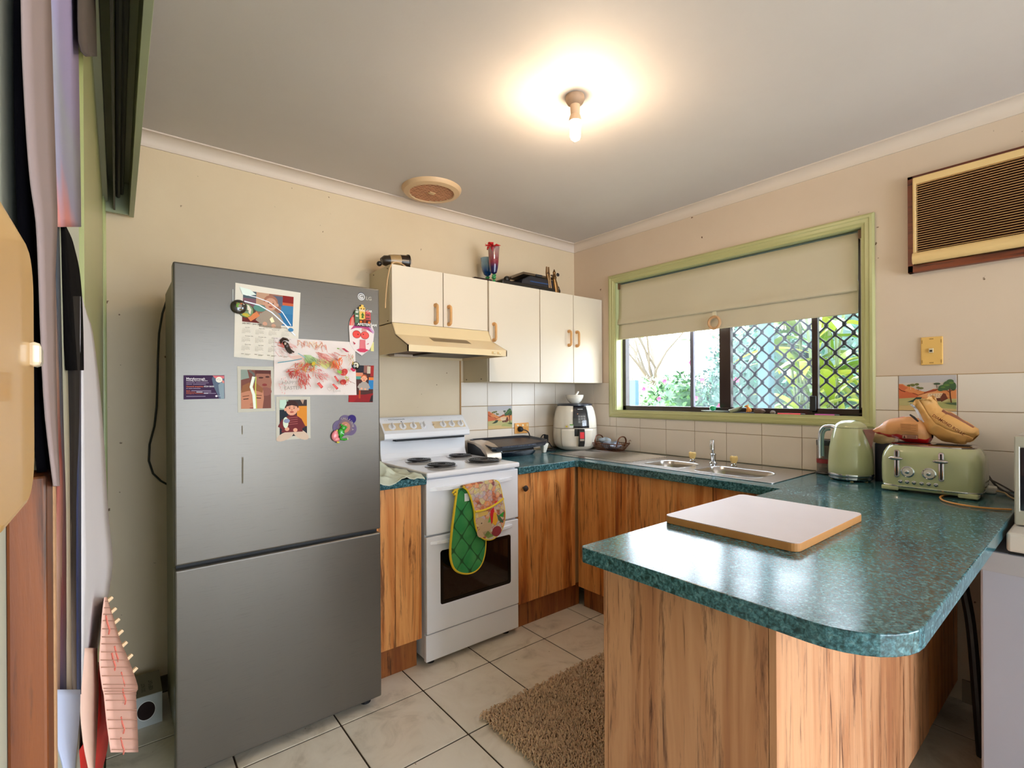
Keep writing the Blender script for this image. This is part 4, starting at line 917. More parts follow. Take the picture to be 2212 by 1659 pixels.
# ================= CEILING THINGS =================
t = thing('ceiling_light', 'bare compact fluorescent bulb lit in a stained ceiling batten holder', 'light', (-1.36, -1.32, H))
c = (-1.36, -1.32, 0)
obj('base', MB().lathe([(.035, H), (.036, H-.012), (.030, H-.026), (.0185, H-.034)], c, 28), C('#b99a80', .5, var=.15, vs=30), t)
obj('holder', MB().lathe([(.0185, H-.030), (.0175, H-.066), (.0165, H-.070), (.019, H-.072), (.0235, H-.086), (.024, H-.096), (.012, H-.098)], c, 24), C('#d9b898', .5, var=.1, vs=30), t)
m = MB()
for k in range(4):
    a = R(45+90*k+10); b_ = R(45+90*k+80) ; x, y = c[0]+.0135*math.cos(a), c[1]+.0135*math.sin(a)
    m.tube([(x, y, H-.097), (x, y, H-.150), (x-.003*math.cos(a), y-.003*math.sin(a), H-.158), (x-.008*math.cos(a), y-.008*math.sin(a), H-.161)], .0065, 8)
m.cyl((c[0], c[1], H-.098), (c[0], c[1], H-.148), .0085, n=8)
bm_ = bpy.data.materials.new('lit_tube'); bm_.use_nodes = True; e_ = bm_.node_tree.nodes['Principled BSDF']; e_.inputs['Emission Color'].default_value = (1, .77, .52, 1); e_.inputs['Emission Strength'].default_value = BULB
e_.inputs['Base Color'].default_value = (.9, .9, .85, 1)
obj('bulb_tubes', m, bm_, t)
t = thing('exhaust_vent', 'round dusty ceiling exhaust grille by the cornice', 'vent', (-1.366, -.250, H))
vc = (-1.366, -.250, 0)
obj('rim', MB().lathe([(.161, H+.0), (.160, H-.006), (.150, H-.020), (.122, H-.026), (.119, H-.022), (.119, H+.002)], vc, 48), C('#d5b48e', .45, var=.06, vs=12), t)
obj('duct', MB().lathe([(.118, H-.0005), (.0005, H-.0006)], vc, 32), C('#180805', .9), t)
sl_ = MB()
for k in range(-6, 7):
    y = k*.0185; hw = math.sqrt(max(0, .1185**2-y*y))
    if hw < .02: continue
    obj('grille_bar', MB().box(vc[0]-hw, vc[0]+hw, vc[1]+y-.002, vc[1]+y+.002, H-.022, H-.012), C('#cc9068', .7, var=.2, vs=40), t)
for k in range(-5, 6):
    x = k*.0215; hw = math.sqrt(max(0, .1185**2-x*x))
    sl_.box(vc[0]+x-.001, vc[0]+x+.001, vc[1]-hw, vc[1]+hw, H-.018, H-.008)
obj('cross_ribs', sl_, C('#8a4c30', .8), t)
obj('centre_plate', MB().box(vc[0]-.018, vc[0]+.018, vc[1]-.014, vc[1]+.014, H-.025, H-.02), C('#d2ae82', .5), t, bevel=.003)

# ================= AIR CONDITIONER / WALL PLATES =================
t = thing('air_conditioner', 'cream louvred window air conditioner in a dark timber frame high on the right wall', 'air conditioner', (-.02, -2.4, 1.79))
ay0, ay1, az0, az1 = -2.79, -2.026, 1.788, 2.203
M_fr = wood('dark_frame_wood', '#7c3a1c', '#6a2f16', '#54220e', '#3a160a', 'y')
for nm, q in (('frame', (ay1-.018, ay1, az0, az1)), ('frame', (ay0, ay0+.018, az0, az1)), ('frame', (ay0, ay1, az0, az0+.030)), ('frame', (ay0, ay1, az1-.012, az1))):
    obj(nm, MB().box(-.032, 0, *q), M_fr, t, bevel=.001)
M_ac = C('#e2bf84', .4, var=.05)
m = MB().plate([(ay0+.02, 1.822), (ay0+.02, 2.190), (ay1-.02, 2.190), (ay1-.02, 1.822)], [[(ay0+.034, 1.868), (ay0+.034, 2.160), (ay1-.032, 2.160), (ay1-.032, 1.868)]], to_x, -.048, -.001)
obj('front_frame', m, M_ac, t, bevel=.004)
obj('lower_lip', MB().prism([(-.048, 1.868), (-.056, 1.862), (-.062, 1.845), (-.060, 1.828), (-.050, 1.820), (-.04, 1.820), (-.04, 1.868)], 'y', ay0+.02, ay1-.02, sm=True), M_ac, t, sharp=50)
obj('back_panel', MB().box(-.02, -.004, ay0+.03, ay1-.03, 1.86, 2.17), C('#4a2410', .8), t)
m = MB().prism([(-.047, 0), (-.022, .006), (-.022, .008), (-.047, .0024)], 'y', ay0+.034, ay1-.032)
pieces('louvre', m, C('#c99a60', .5, var=.1, vs=10), t, [(0, 0, 1.8715+.0098*k) for k in range(30)])
t = thing('phone_socket', 'yellowed wall plate with a small phone socket below the air conditioner', 'socket', (-.003, -2.099, 1.447))
obj('plate', MB().box(-.009, 0, -2.136, -2.063, 1.388, 1.507), C('#e3b566', .4, var=.05), t, bevel=.003)
obj('jack', MB().box(-.015, -.009, -2.106, -2.091, 1.439, 1.458), C('#d9c8a8', .4), t, bevel=.001)
obj('jack_opening', MB().box(-.0156, -.0148, -2.103, -2.094, 1.443, 1.451), C('#241c14', .6), t)
m = MB()
for y, z, a, b in ((-2.099, 1.498, .007, .002), (-2.099, 1.397, .007, .002), (-2.068, 1.487, .0015, .007), (-2.131, 1.487, .0015, .007), (-2.068, 1.402, .0015, .007), (-2.131, 1.402, .0015, .007)): m.box(-.0096, -.0088, y-a, y+a, z-b, z+b)
obj('clip_slot', m, C('#a87c3c', .5), t)
t = thing('power_point', 'orange-cream double power point on the tiled back wall', 'power point', (-.535, -.006, 1.038))
obj('plate', MB().box(-.598, -.473, -.0125, -.0055, 1.002, 1.075), C('#e3a050', .4), t, bevel=.003)
for x in (-.575, -.530): obj('switch', MB().box(x-.008, x+.008, -.0165, -.0125, 1.052, 1.064), C('#f0e2c4', .3), t, bevel=.002)
obj('label_patch', MB().box(-.495, -.480, -.0132, -.0125, 1.05, 1.068), C('#e8c890', .4), t)
m = MB()
for x, z in ((-.517, 1.036), (-.505, 1.036), (-.511, 1.024)): m.box(x-.0012, x+.0012, -.0130, -.0124, z-.004, z+.004)
obj('socket_slots', m, C('#2a1c10', .6), t)
t = thing('griddle_cord', 'black plug in the power point with cord looping behind the griddle', 'power cord', (-.557, -.02, 1.03))
obj('plug', MB().lathe([(.019, 0), (.0195, .008), (.017, .020), (.010, .026)], (-.557, -.0128, 1.033), 18, axis='y'), M_blackm, t)
pts = [(-.552, -.036, 1.030), (-.535, -.05, 1.026), (-.515, -.055, 1.012), (-.500, -.05, .99), (-.492, -.045, .965), (-.49, -.05, .94), (-.47, -.06, .915), (-.42, -.06, .93), (-.405, -.06, .965), (-.385, -.06, .985), (-.36, -.06, .985), (-.345, -.06, .97), (-.342, -.065, .945), (-.36, -.07, .945), (-.40, -.08, .95), (-.36, -.09, .935), (-.345, -.10, .91), (-.35, -.14, .889), (-.37, -.17, .887), (-.41, -.16, .887), (-.43, -.12, .888), (-.40, -.09, .888), (-.37, -.10, .890), (-.36, -.13, .892)]
def smooth(pts, k=4):
    P = [Vector(p) for p in pts]; out = []
    for i in range(len(P)-1):
        a, b, c, d = P[max(i-1, 0)], P[i], P[i+1], P[min(i+2, len(P)-1)]
        for j in range(k):
            s = j/k; out.append(.5*((2*b)+(c-a)*s+(2*a-5*b+4*c-d)*s*s+(3*b-a-3*c+d)*s**3))
    out.append(P[-1]); return [tuple(p) for p in out]
obj('cord', MB().tube(smooth(pts), .0038, 7), M_blackm, t)
obj('connector', MB().box(-.372, -.342, -.072, -.052, .955, .985), M_blackm, t, bevel=.004)

# ================= GRIDDLE =================
t = thing('electric_griddle', 'black electric griddle with silver end leg on the bench beside the stove', 'griddle', (-.74, -.13, .882))
def gz(y): return .953+(-y-.25)*-.155
top = [(-.99, -.045), (-.975, -.255), (-.95, -.268), (-.66, -.255), (-.50, -.222), (-.462, -.190), (-.46, -.16), (-.50, -.06), (-.545, -.035), (-.62, -.03), (-.97, -.03)]
m = MB(); n = len(top); cx, cy = -.74, -.14
def ring(s, dz): return [(cx+(x-cx)*s, cy+(y-cy)*s, gz(cy+(y-cy)*s)+dz) for x, y in top]
rs = [ring(.96, -.022), ring(1, -.006), ring(1, .004), ring(.97, .006), ring(.90, -.002), ring(.86, -.006)]
vs = [p for q in rs for p in q]; fs = []
for i in range(len(rs)-1):
    for k in range(n): fs.append((i*n+k, i*n+(k+1) % n, (i+1)*n+(k+1) % n, (i+1)*n+k))
fs += [tuple(range(n))[::-1], tuple((len(rs)-1)*n+k for k in range(n))]
m.add(vs, fs, 0, False); obj('hotplate', m, C('#191c26', .32, bump=.2, bs=200, spec=.6), t)
obj('plate_surface', MB().add([(x, y, z+.0004) for x, y, z in ring(.85, -.0062)], [list(range(n))]), C('#4a3c34', .45, bump=.3, bs=150, var=.2, vs=20), t, fix=False)
m = MB()
for k in range(24): x = -.90+k*.0115; m.box(x, x+.004, -.2665, -.262, .948, .957)
obj('rim_notches', m, C('#6a7284', .4), t)
obj('base', MB().prism([(-.10, .90), (-.225, .900), (-.228, .925), (-.21, .943), (-.10, .955)], 'x', -.885, -.61), C('#0a0c14', .2, coat=.5), t, bevel=.01)
obj('drip_tray', MB().loft([(-.73, -.17, .13, .055, .883, 4), (-.73, -.17, .145, .065, .90, 4), (-.73, -.17, .148, .068, .912, 4)], 28), C('#070a1a', .12, coat=.8), t)
pr = [(-.05, .975), (-.12, .968), (-.19, .945), (-.235, .910), (-.245, .884), (-.262, .884), (-.258, .915), (-.235, .948), (-.19, .968), (-.12, .982), (-.05, .985)]
obj('end_leg', MB().prism(pr, 'x', -1.01, -.905, sm=True), C('#c9b9a8', .3, .6), t, sharp=50)
obj('end_cap', MB().prism([(-.05, .975), (-.12, .966), (-.19, .943), (-.235, .908), (-.243, .884), (-.06, .884)], 'x', -1.012, -.985), C('#20242c', .35), t)
obj('front_foot', MB().add([(-.512, -.205, .883), (-.488, -.205, .883), (-.488, -.185, .883), (-.512, -.185, .883), (-.525, -.222, .946), (-.478, -.222, .946), (-.478, -.175, .946), (-.525, -.175, .946)], [(0, 3, 2, 1), (4, 5, 6, 7), (0, 1, 5, 4), (1, 2, 6, 5), (2, 3, 7, 6), (3, 0, 4, 7)]), C('#ddd8cc', .4), t, bevel=.004)

# ================= AIR FRYER =================
t = thing('air_fryer', 'white air fryer with a black control strip standing in the bench corner', 'air fryer', (-.178, -.168, .8825))
A0 = Vector((-.178, -.168, 0)); fd = Vector((-.63, -.777, 0)).normalized(); rt = Vector((.777, -.63, 0)).normalized()
def secs(z): # radius by height
    T_ = [(.884, .100), (.890, .118), (.905, .136), (.93, .147), (.98, .153), (1.04, .152), (1.10, .147), (1.15, .137), (1.18, .126), (1.192, .115)]
    for (a, ra), (b, rb_) in zip(T_, T_[1:]):
        if a <= z <= b: return ra+(rb_-ra)*(z-a)/(b-a)
    return .115
def surf(ang, z, d=0): # ang from front, + right
    r_ = secs(z)+d; c_, s__ = math.cos(ang), math.sin(ang); p = 2.6
    k = (abs(c_)**p+abs(s__)**p)**(-1/p)
    return A0+(fd*c_+rt*s__)*r_*k+Vector((0, 0, z))
def shell(z0, z1, a0, a1, d, nz=10, na=24, th=None):
    return MB().grid(lambda u, v: tuple(surf(a0+(a1-a0)*u, z0+(z1-z0)*v, d)), na, nz)
def fshell(nm, z0, z1, a0, a1, d, mat, par, th=.002, nz=10, na=24):
    o = obj(nm, shell(z0, z1, a0, a1, d, nz, na), mat, par, fix=False); s = o.modifiers.new('solid', 'SOLIDIFY'); s.thickness = th; s.offset = 0; return o
M_af = C('#e8dfd0', .22, coat=.4)
m = MB().grid(lambda u, v: tuple(surf(2*math.pi*u, .884+(1.190-.884)*v)), 48, 24)
N_ = 48
obj('body', m, M_af, t, sharp=60)
obj('lid', MB().lathe([(.118, 1.186), (.124, 1.192), (.124, 1.199), (.112, 1.206), (.0, 1.2065)], (A0.x, A0.y, 0), 40, sx=1.0, sy=1.0), C('#1c2030', .3, coat=.4), t)
fshell('control_strip', 1.040, 1.19, -.20, .52, .0015, C('#16181f', .12, coat=.8), t)
pn = Print((0, 0, 0), (1, 0, 0), (0, 0, 1), (0, -1, 0))
def af_print(shapes, nm, par):
    m = MB(); mats = []; 
    for c_, a, z, r, kind in shapes:
        if c_ not in mats: mats.append(c_)
        if kind == 'ring':
            pp = [tuple(surf(a+r*math.cos(q)/secs(z), z+r*math.sin(q), .0032)) for q in [2*math.pi*i/14 for i in range(14)]]
            m.tube(pp, .0009, 4, mats.index(c_), closed=True)
        elif kind == 'dot':
            pp = [tuple(surf(a+r*math.cos(q)/secs(z), z+r*math.sin(q), .0032)) for q in [2*math.pi*i/12 for i in range(12)]]; m.add(pp, [list(range(12))], mats.index(c_))
        else:
            w_, h_ = r; pp = [tuple(surf(a+x/secs(z), z+y, .0034)) for x, y in ((-w_, -h_), (w_, -h_), (w_, h_), (-w_, h_))]; m.add(pp, [(0, 1, 2, 3)], mats.index(c_))
    return obj(nm, m, [C(c_, .4) for c_ in mats], par, fix=False)
sh = [('#c8c8cc', .16, 1.168, (.017, .0018), 'r')]
for i in range(3):
    for j in range(3): sh.append(('#9a9ca0', .09+.12*i, 1.118-.018*j, .0075, 'ring')); sh.append(('#c8c4c0', .09+.12*i, 1.118-.018*j, .003, 'dot'))
sh.append(('#e89860', .02, 1.136, .003, 'dot'))
af_print(sh, 'touch_buttons', t)
af_print([('#d8c8b4', -.46, 1.052, (.012, .011), 'r'), ('#d6c02c', -.46, 1.050, (.006, .005), 'r'), ('#e4e6dc', -.26, 1.052, (.0125, .010), 'r'), ('#6aa04a', -.26, 1.062, (.0115, .004), 'r')], 'warning_stickers', t)
fshell('seam', 1.0355, 1.0385, -1.5, 1.3, .0008, C('#8a7a62', .5), t, .0006, 2, 30)
dr = fshell('drawer_front', .906, 1.032, -.72, .70, .0022, M_af, t, .002)
m = MB()
hz = [(1.034, .03), (1.02, .040), (.98, .042), (.94, .040), (.915, .03)]
P0 = [surf(.17, z, 0)+fd*d*1.0 for z, d in hz]
ww = rt*.020
vs = []
for (z, d) in hz:
    b = surf(.17, z, -.004); f_ = surf(.17, z, 0)+fd*d
    vs += [b-ww, b+ww, f_+ww, f_-ww]
fs = [(0, 1, 2, 3), (16, 19, 18, 17)]
for i in range(4):
    for k in range(4): fs.append((i*4+k, (i+1)*4+k, (i+1)*4+(k+1) % 4, i*4+(k+1) % 4))
m.add(vs, fs); h_ = obj('handle', m, C('#1a1614', .3, coat=.3), dr, bevel=.003)
a_, b_ = surf(.17, 1.015, 0)+fd*.0425, surf(.17, .972, 0)+fd*.0437
lw = rt*.014
obj('red_label', MB().add([b_-lw, b_+lw, a_+lw, a_-lw], [(0, 1, 2, 3)]), C('#f0202c', .4), dr, fix=False)
a2, b2_ = surf(.17, .969, 0)+fd*.0438, surf(.17, .956, 0)+fd*.0436
obj('pale_label', MB().add([b2_-lw, b2_+lw, a2+lw, a2-lw], [(0, 1, 2, 3)]), C('#b8a898', .4), dr, fix=False)
fshell('finger_recess', .985, 1.034, -.13, .10, .0035, C('#101014', .3), dr, .001, 4, 6)
# bowl with pestle
t = thing('white_bowl', 'small white ribbed bowl sitting on top of the air fryer', 'bowl', (A0.x-.01, A0.y-.01, 1.207))
bc = (A0.x-.02, A0.y-.02, 1.207)
obj('bowl_body', MB().lathe([(.030, 0), (.034, .003), (.048, .016), (.058, .036), (.062, .055), (.0635, .058), (.061, .058), (.056, .038), (.046, .02), (.03, .008), (.001, .007)], bc, 36), C('#efe8dc', .25, coat=.3), t)
m = MB()
for k in range(4): m.tube([(bc[0]+(.0595+.0012*k)*math.cos(a), bc[1]+(.0595+.0012*k)*math.sin(a), bc[2]+.036+.005*k) for a in [2*math.pi*i/28 for i in range(28)]], .0011, 5, closed=True)
obj('ribs', m, C('#efe8dc', .25), t)
t = tag(obj('pestle', MB().tube([(bc[0]-.012, bc[1]+.005, bc[2]+.018), (bc[0]+.004, bc[1], bc[2]+.045), (bc[0]+.024, bc[1]-.010, bc[2]+.078), (bc[0]+.027, bc[1]-.012, bc[2]+.084)], [.012, .008, .0075, .004], 12), C('#efe9de', .3)), 'white pestle leaning out of the bowl on the air fryer', 'pestle')

# ================= WIRE BASKET =================
t = thing('wire_basket', 'brown wire basket with looped handles on the draining board', 'basket', (-.10, -.42, DZ+.003))
Mw = C('#6a3a20', .4, .5); bx, by, bz = -.100, -.425, DZ+.004
def brect(hx, hy, z): return [(bx+x, by+y, z) for x, y in rrect(-hx, hx, -hy, hy, .02, 3)]
obj('rim', MB().tube(brect(.075, .115, bz+.048), .0028, 6, closed=True), Mw, t)
obj('base_ring', MB().tube(brect(.052, .085, bz+.001), .002, 6, closed=True).tube(brect(.060, .096, bz+.018), .0012, 5, closed=True).tube(brect(.068, .106, bz+.034), .0012, 5, closed=True), Mw, t)
m = MB(); ra, rbb = brect(.052, .085, bz+.001), brect(.075, .115, bz+.048)
for i in range(0, len(ra)):
    j = (i+1) % len(ra)
    for s in range(1 if (Vector(ra[i])-Vector(ra[j])).length < .03 else 10):
        q = s/10; a = Vector(ra[i]).lerp(Vector(ra[j]), q); b = Vector(rbb[i]).lerp(Vector(rbb[j]), q); m.tube([a, b], .0010, 4)
for k in range(7): m.tube([(bx-.05+.0166*k, by-.083, bz), (bx-.05+.0166*k, by+.083, bz)], .001, 4)
obj('wire_sides', m, Mw, t)
for s in (1, -1):
    y = by+s*.085
    pts = [(bx-.04, y, bz+.03), (bx-.045, y+s*.012, bz+.06), (bx-.03, y+s*.016, bz+.088), (bx, y+s*.017, bz+.097), (bx+.03, y+s*.016, bz+.088), (bx+.045, y+s*.012, bz+.06), (bx+.04, y, bz+.03)]
    obj('handle', MB().tube(smooth(pts), .0038, 7, flat=1.5), Mw, t)
    m = MB()
    for x in (-.06, .06):
        cx_c, cy_c = bx+x, by+s*.118
        m.tube([(cx_c+.009*math.cos(a), cy_c, bz+.062+.010*math.sin(a)) for a in [2*math.pi*i/14 for i in range(12)]], .0014, 5)
    obj('scroll', m, Mw, t)
t = thing('steel_scourer', 'crumpled silver scourer and foil bundle in the wire basket', 'scourer', (-.10, -.42, bz+.01))
def crumple(c, r, seed, amp=.25, n=28, m_=18, sc_n=30):
    mb = MB(); mb.ball(c, r, n, m_); rr = r if isinstance(r, tuple) else (r, r, r)
    mb.v = [tuple(Vector(c)+(Vector(p)-Vector(c))*(1+amp*noise.fractal(Vector(p)*sc_n+Vector((seed, 0, 0)), 1, 2, 3))) for p in mb.v]; return mb
obj('lower_bundle', crumple((bx, by-.01, bz+.034), (.05, .075, .03), 3, .35), C('#8f98a8', .3, .8, bump=1, bs=300), t)
obj('foil_roll', crumple((bx-.01, by+.035, bz+.062), (.025, .05, .022), 8, .4), C('#aab8c8', .25, .8, bump=1, bs=200), t)

# ================= KETTLE =================
K = Vector((-.150, -1.843, 0)); kr = .083
t = thing('kettle', 'pale green retro kettle with chrome handle and base', 'kettle', (K.x, K.y, .8825))
obj('power_base', MB().lathe([(.070, .8835), (.078, .886), (.084, .892), (.084, .899), (.080, .901), (.085, .903), (.0865, .909), (.085, .914)], (K.x, K.y, 0), 48), M_chrome, t)
for a in (200, 250, 320, 60, 120): obj('foot', MB().cyl((K.x+.07*math.cos(R(a)), K.y+.07*math.sin(R(a)), .8822), (K.x+.07*math.cos(R(a)), K.y+.07*math.sin(R(a)), .887), .007, n=10), C('#b8a878', .5), t)
prof = [(.084, .914), (.0855, .918), (.0855, .95), (.084, .99), (.080, 1.03), (.074, 1.065), (.067, 1.095), (.062, 1.112), (.0605, 1.116)]
obj('body', MB().lathe(prof, (K.x, K.y, 0), 56), M_retro, t, sharp=60)
obj('lid', MB().lathe([(.0612, 1.116), (.060, 1.122), (.052, 1.134), (.038, 1.143), (.018, 1.148), (.0005, 1.149)], (K.x, K.y, 0), 48), M_retro, t)
obj('lid_seam', MB().lathe([(.0608, 1.1145), (.0618, 1.1155), (.0608, 1.1168)], (K.x, K.y, 0), 40), C('#3c3a28', .5), t)
hd = Vector((.12, .99, 0)).normalized()   # handle direction (towards the corner)
def kp(d, z): return tuple(K+hd*d+Vector((0, 0, z)))
obj('handle', MB().tube(smooth([kp(.058, 1.112), kp(.080, 1.117), kp(.108, 1.112), kp(.124, 1.092), kp(.129, 1.06), kp(.1295, 1.02), kp(.129, .985), kp(.128, .965)]), .0105, 12, flat=.8), M_chrome, t)
obj('handle_grip', MB().tube(smooth([kp(.085, 1.102), kp(.104, 1.097), kp(.114, 1.08), kp(.117, 1.05), kp(.117, 1.01), kp(.116, .975)]), .006, 10), C('#7a9a9a', .2, .5), t)
sd = -hd
m = MB(); rtk = Vector((sd.y, -sd.x, 0))
vs = [K+sd*.062+Vector((0, 0, 1.112)), K+sd*.098+Vector((0, 0, 1.112)), K+sd*.0815+Vector((0, 0, 1.025))]
A_, B_, Cc = vs; L1, L2 = A_+rtk*.03, A_-rtk*.03
m.add([L1, L2, B_, Cc], [(0, 1, 2), (0, 2, 3), (1, 3, 2), (0, 3, 1)]); obj('spout', m, C('#a0706c', .12, coat=.6, var=.1), t)

# ================= COFFEE PLUNGER =================
t = thing('coffee_plunger', 'glass coffee plunger with a black lid band behind the kettle', 'plunger', (-.055, -1.710, .8825))
Pc = (-.055, -1.712, 0)
obj('glass_beaker', MB().lathe([(.036, .890), (.038, .895), (.038, 1.03), (.037, 1.03), (.036, .897), (.001, .893)], Pc, 28), C('#b8a698', .05, trans=.8), t)
obj('coffee_dregs', MB().lathe([(.035, .894), (.0352, .912), (.001, .914)], Pc, 24), C('#3a1c12', .3), t)
obj('frame_base', MB().lathe([(.040, .8835), (.042, .888), (.040, .892), (.03, .893)], Pc, 24), C('#3a3434', .3), t)
obj('lid_band', MB().lathe([(.039, 1.020), (.0395, 1.040), (.037, 1.045), (.001, 1.047)], Pc, 28), C('#16161c', .4), t)
obj('plunger_rod', MB().cyl((Pc[0], Pc[1], .92), (Pc[0], Pc[1], 1.03), .002, n=8).lathe([(.033, .925), (.033, .930), (.001, .931)], Pc, 20), M_chrome, t)
obj('red_band', MB().lathe([(.0386, .935), (.0386, .955)], Pc, 24), C('#8c1c20', .4), t)

# dark canister and paper packet between kettle and toaster
t = tag(obj('canister', MB().loft([(-.070, -1.952, .036, .034, .883, 5), (-.070, -1.952, .036, .034, 1.045, 5), (-.070, -1.952, .033, .031, 1.05, 5)], 24), C('#191c30', .4)), 'dark blue canister in the gap between kettle and toaster', 'canister')
o = obj('paper_packet', crumple((-.078, -1.945, 1.083), (.040, .045, .040), 11, .22), C('#cdb288', .75, bump=.6, bs=80)); tag(o, 'crumpled pale paper packet on the dark canister behind the bread bag', 'packet')

# ================= TOASTER =================
TX, TY = -.222, -2.143
t = thing('toaster', 'pale green retro four-slice toaster with chrome levers and dials', 'toaster', (TX, TY, .8825))
obj('plinth', MB().loft([(TX, TY, .098, .138, .893, 5), (TX, TY, .104, .146, .903, 5)], 48), M_retro, t)
obj('chrome_band', MB().loft([(TX, TY, .1065, .1495, .903, 5), (TX, TY, .1075, .1505, .906, 5), (TX, TY, .1065, .1495, .909, 5)], 48), M_chrome, t)
obj('shell', MB().loft([(TX, TY, .105, .149, .909, 5), (TX, TY, .108, .152, .925, 5), (TX, TY, .108, .152, .99, 5), (TX, TY, .107, .151, 1.015, 5), (TX, TY, .103, .147, 1.035, 4.6), (TX, TY, .095, .139, 1.052, 4.2), (TX, TY, .088, .132, 1.060, 4), (TX, TY, .085, .129, 1.063, 4)], 64), M_retro, t, sharp=60)
obj('top_plate', MB().loft([(TX, TY, .086, .130, 1.062, 4), (TX, TY, .086, .130, 1.067, 4), (TX, TY, .080, .124, 1.0705, 4)], 48), C('#b8aca8', .15, 1), t)
m = MB()
for x in (-.045, .0): 
    for y in (-.06, .06): m.box(TX+x-.012, TX+x+.030-.012, TY+y-.05, TY+y+.05, 1.0700, 1.0712)
obj('bread_slots', m, C('#14141a', .6), t)
for y in (-.115, .115):
    for x in (-.075, .075): obj('foot', MB().lathe([(.011, 0), (.013, .011)], (TX+x, TY+y, .8822), 12), C('#8a9068', .5), t)
fx_ = TX-.108
for y in (-.115, .115): obj('front_foot', MB().box(fx_+.004, fx_+.05, TY+y-.028, TY+y+.028, .8865, .904), M_retro, t, bevel=.005)
for y in (-2.053, -2.186):
    q = obj('lever_slot', MB().prism([(y+x, z) for x, z in rrect(-.0085, .0085, .940, 1.048, .008, 4)], 'x', fx_-.0045, fx_+.012), M_chrome, t, bevel=.002)
    obj('slot_opening', MB().box(fx_-.0052, fx_-.004, y-.0025, y+.0025, .947, 1.042), C('#0c0c10', .6), q)
    obj('lever', MB().ball((fx_-.016, y, 1.015), (.008, .023, .0075), 18, 10).box(fx_-.014, fx_-.004, y-.003, y+.003, 1.011, 1.019), C('#b8b4b4', .15, 1), q)
for y in (-2.0865, -2.151):
    d = obj('dial', MB().lathe([(.0215, 0), (.0215, .004), (.018, .0055), (.0172, .0035), (.001, .0035)], (fx_+.001, y, .965), 32, axis='x'), M_chrome, t)
    obj('dial_face', MB().lathe([(.0168, .0042), (.001, .0043)], (fx_+.001, y, .965), 24, axis='x'), C('#dcd6cc', .3), d)
    obj('dial_knob', MB().lathe([(.007, .004), (.0075, .010), (.005, .012), (.001, .0125)], (fx_+.001, y, .965), 16, axis='x'), M_chrome, d)
for y in (-2.064, -2.085, -2.106, -2.129, -2.150, -2.171):
    obj('button', MB().lathe([(.0068, 0), (.0068, .003), (.0048, .0045), (.0042, .003), (.0038, .006), (.001, .0065)], (fx_+.001, y, .925), 16, axis='x'), M_chrome, t)
obj('cord_stub', MB().tube(smooth([(-.235, -2.20, .886), (-.335, -2.186, .8862), (-.392, -2.196, .8862), (-.43, -2.215, .8862), (-.458, -2.252, .8862), (-.466, -2.296, .8862), (-.455, -2.34, .8862), (-.43, -2.379, .8862)]), .0032, 7), C('#d9984c', .5), t, label='orange-beige cord')

# ================= BREAD BAGS =================
t = thing('bread_bag', 'red and kraft paper bread bag lying on the left of the toaster', 'bag', (-.22, -2.04, 1.071))
def bag1(u, v):
    s = u; y = -1.945-.195*s
    env = [(0, .004, .004), (.12, .022, .018), (.3, .05, .038), (.6, .064, .050), (.85, .060, .050), (.96, .045, .040), (1, .02, .02)]
    for (a, ra, rc), (b, rb2, rd) in zip(env, env[1:]):
        if a <= s <= b: q = (s-a)/(b-a); rx, rz = ra+(rb2-ra)*q, rc+(rd-rc)*q; break
    cz = 1.112+.013*math.sin(math.pi*min(1, s*1.1))
    a = 2*math.pi*v; c_, d_ = math.cos(a), math.sin(a); p = 2.6
    x = -.215+rx*math.copysign(abs(c_)**(2/p), c_); z = cz+rz*math.copysign(abs(d_)**(2/p), d_)
    k = .006*noise.fractal(Vector((x*18, y*18, z*18)), 1, 2, 3)
    return (x+k, y+k*.4, max(1.0715, z+k))
def bagmesh(fn, nu, nv, sel):
    m = MB(); m.grid(fn, nu, nv); 
    m.m = [sel(i//nv/nu, (i % nv)/nv) for i in range(len(m.f))]; return m
def s1(u, v):
    if .52 < v < .74+.02*math.sin(u*9): return 1 if v > .555+.05*u*0 else 0
    if .25-.06*(1-u) < v < .30 and u < .55: return 1
    if .16 < v < .25 and u < .9: return 2
    if u < .18 and .3 <= v < .36: return 2
    return 0
obj('bag_body', bagmesh(bag1, 40, 60, s1), [C('#d99a62', .55, bump=.5, bs=40), C('#d01420', .35, coat=.3), C('#d8ccd4', .3)], t, sharp=80)
pf = Print((-.288, -2.055, 1.088), (0, -.055, 0), (0, 0, .062), (-1, 0, 0))
pf.rect(0, 1, .5, .97, '#c98a56')
for k in range(6): pf.line([(.04, .93-.07*k), (.6+.3*(k % 2), .92-.07*k)], .018, '#7a4a30')
pf.rect(.1, 1, .02, .28, '#5c4038').rect(.13, .97, .05, .25, '#b8846c').poly([(.17, .06), (.3, .06), (.235, .24)], '#3a2420')
for k in range(3): pf.line([(.38, .2-.06*k), (.9, .2-.06*k)], .03, '#5a3c34')
pf.make('nutrition_panel', t)
t = thing('bread_bag', 'tall kraft paper bag with twisted open neck on the right of the toaster', 'bag', (-.22, -2.18, 1.072))
spn = [(-2.262, 1.098, .016, .020), (-2.250, 1.108, .040, .034), (-2.225, 1.118, .056, .044), (-2.19, 1.133, .062, .052), (-2.16, 1.152, .058, .050), (-2.142, 1.175, .048, .043), (-2.130, 1.196, .042, .037), (-2.122, 1.212, .042, .036), (-2.114, 1.230, .048, .039), (-2.108, 1.243, .050, .041)]
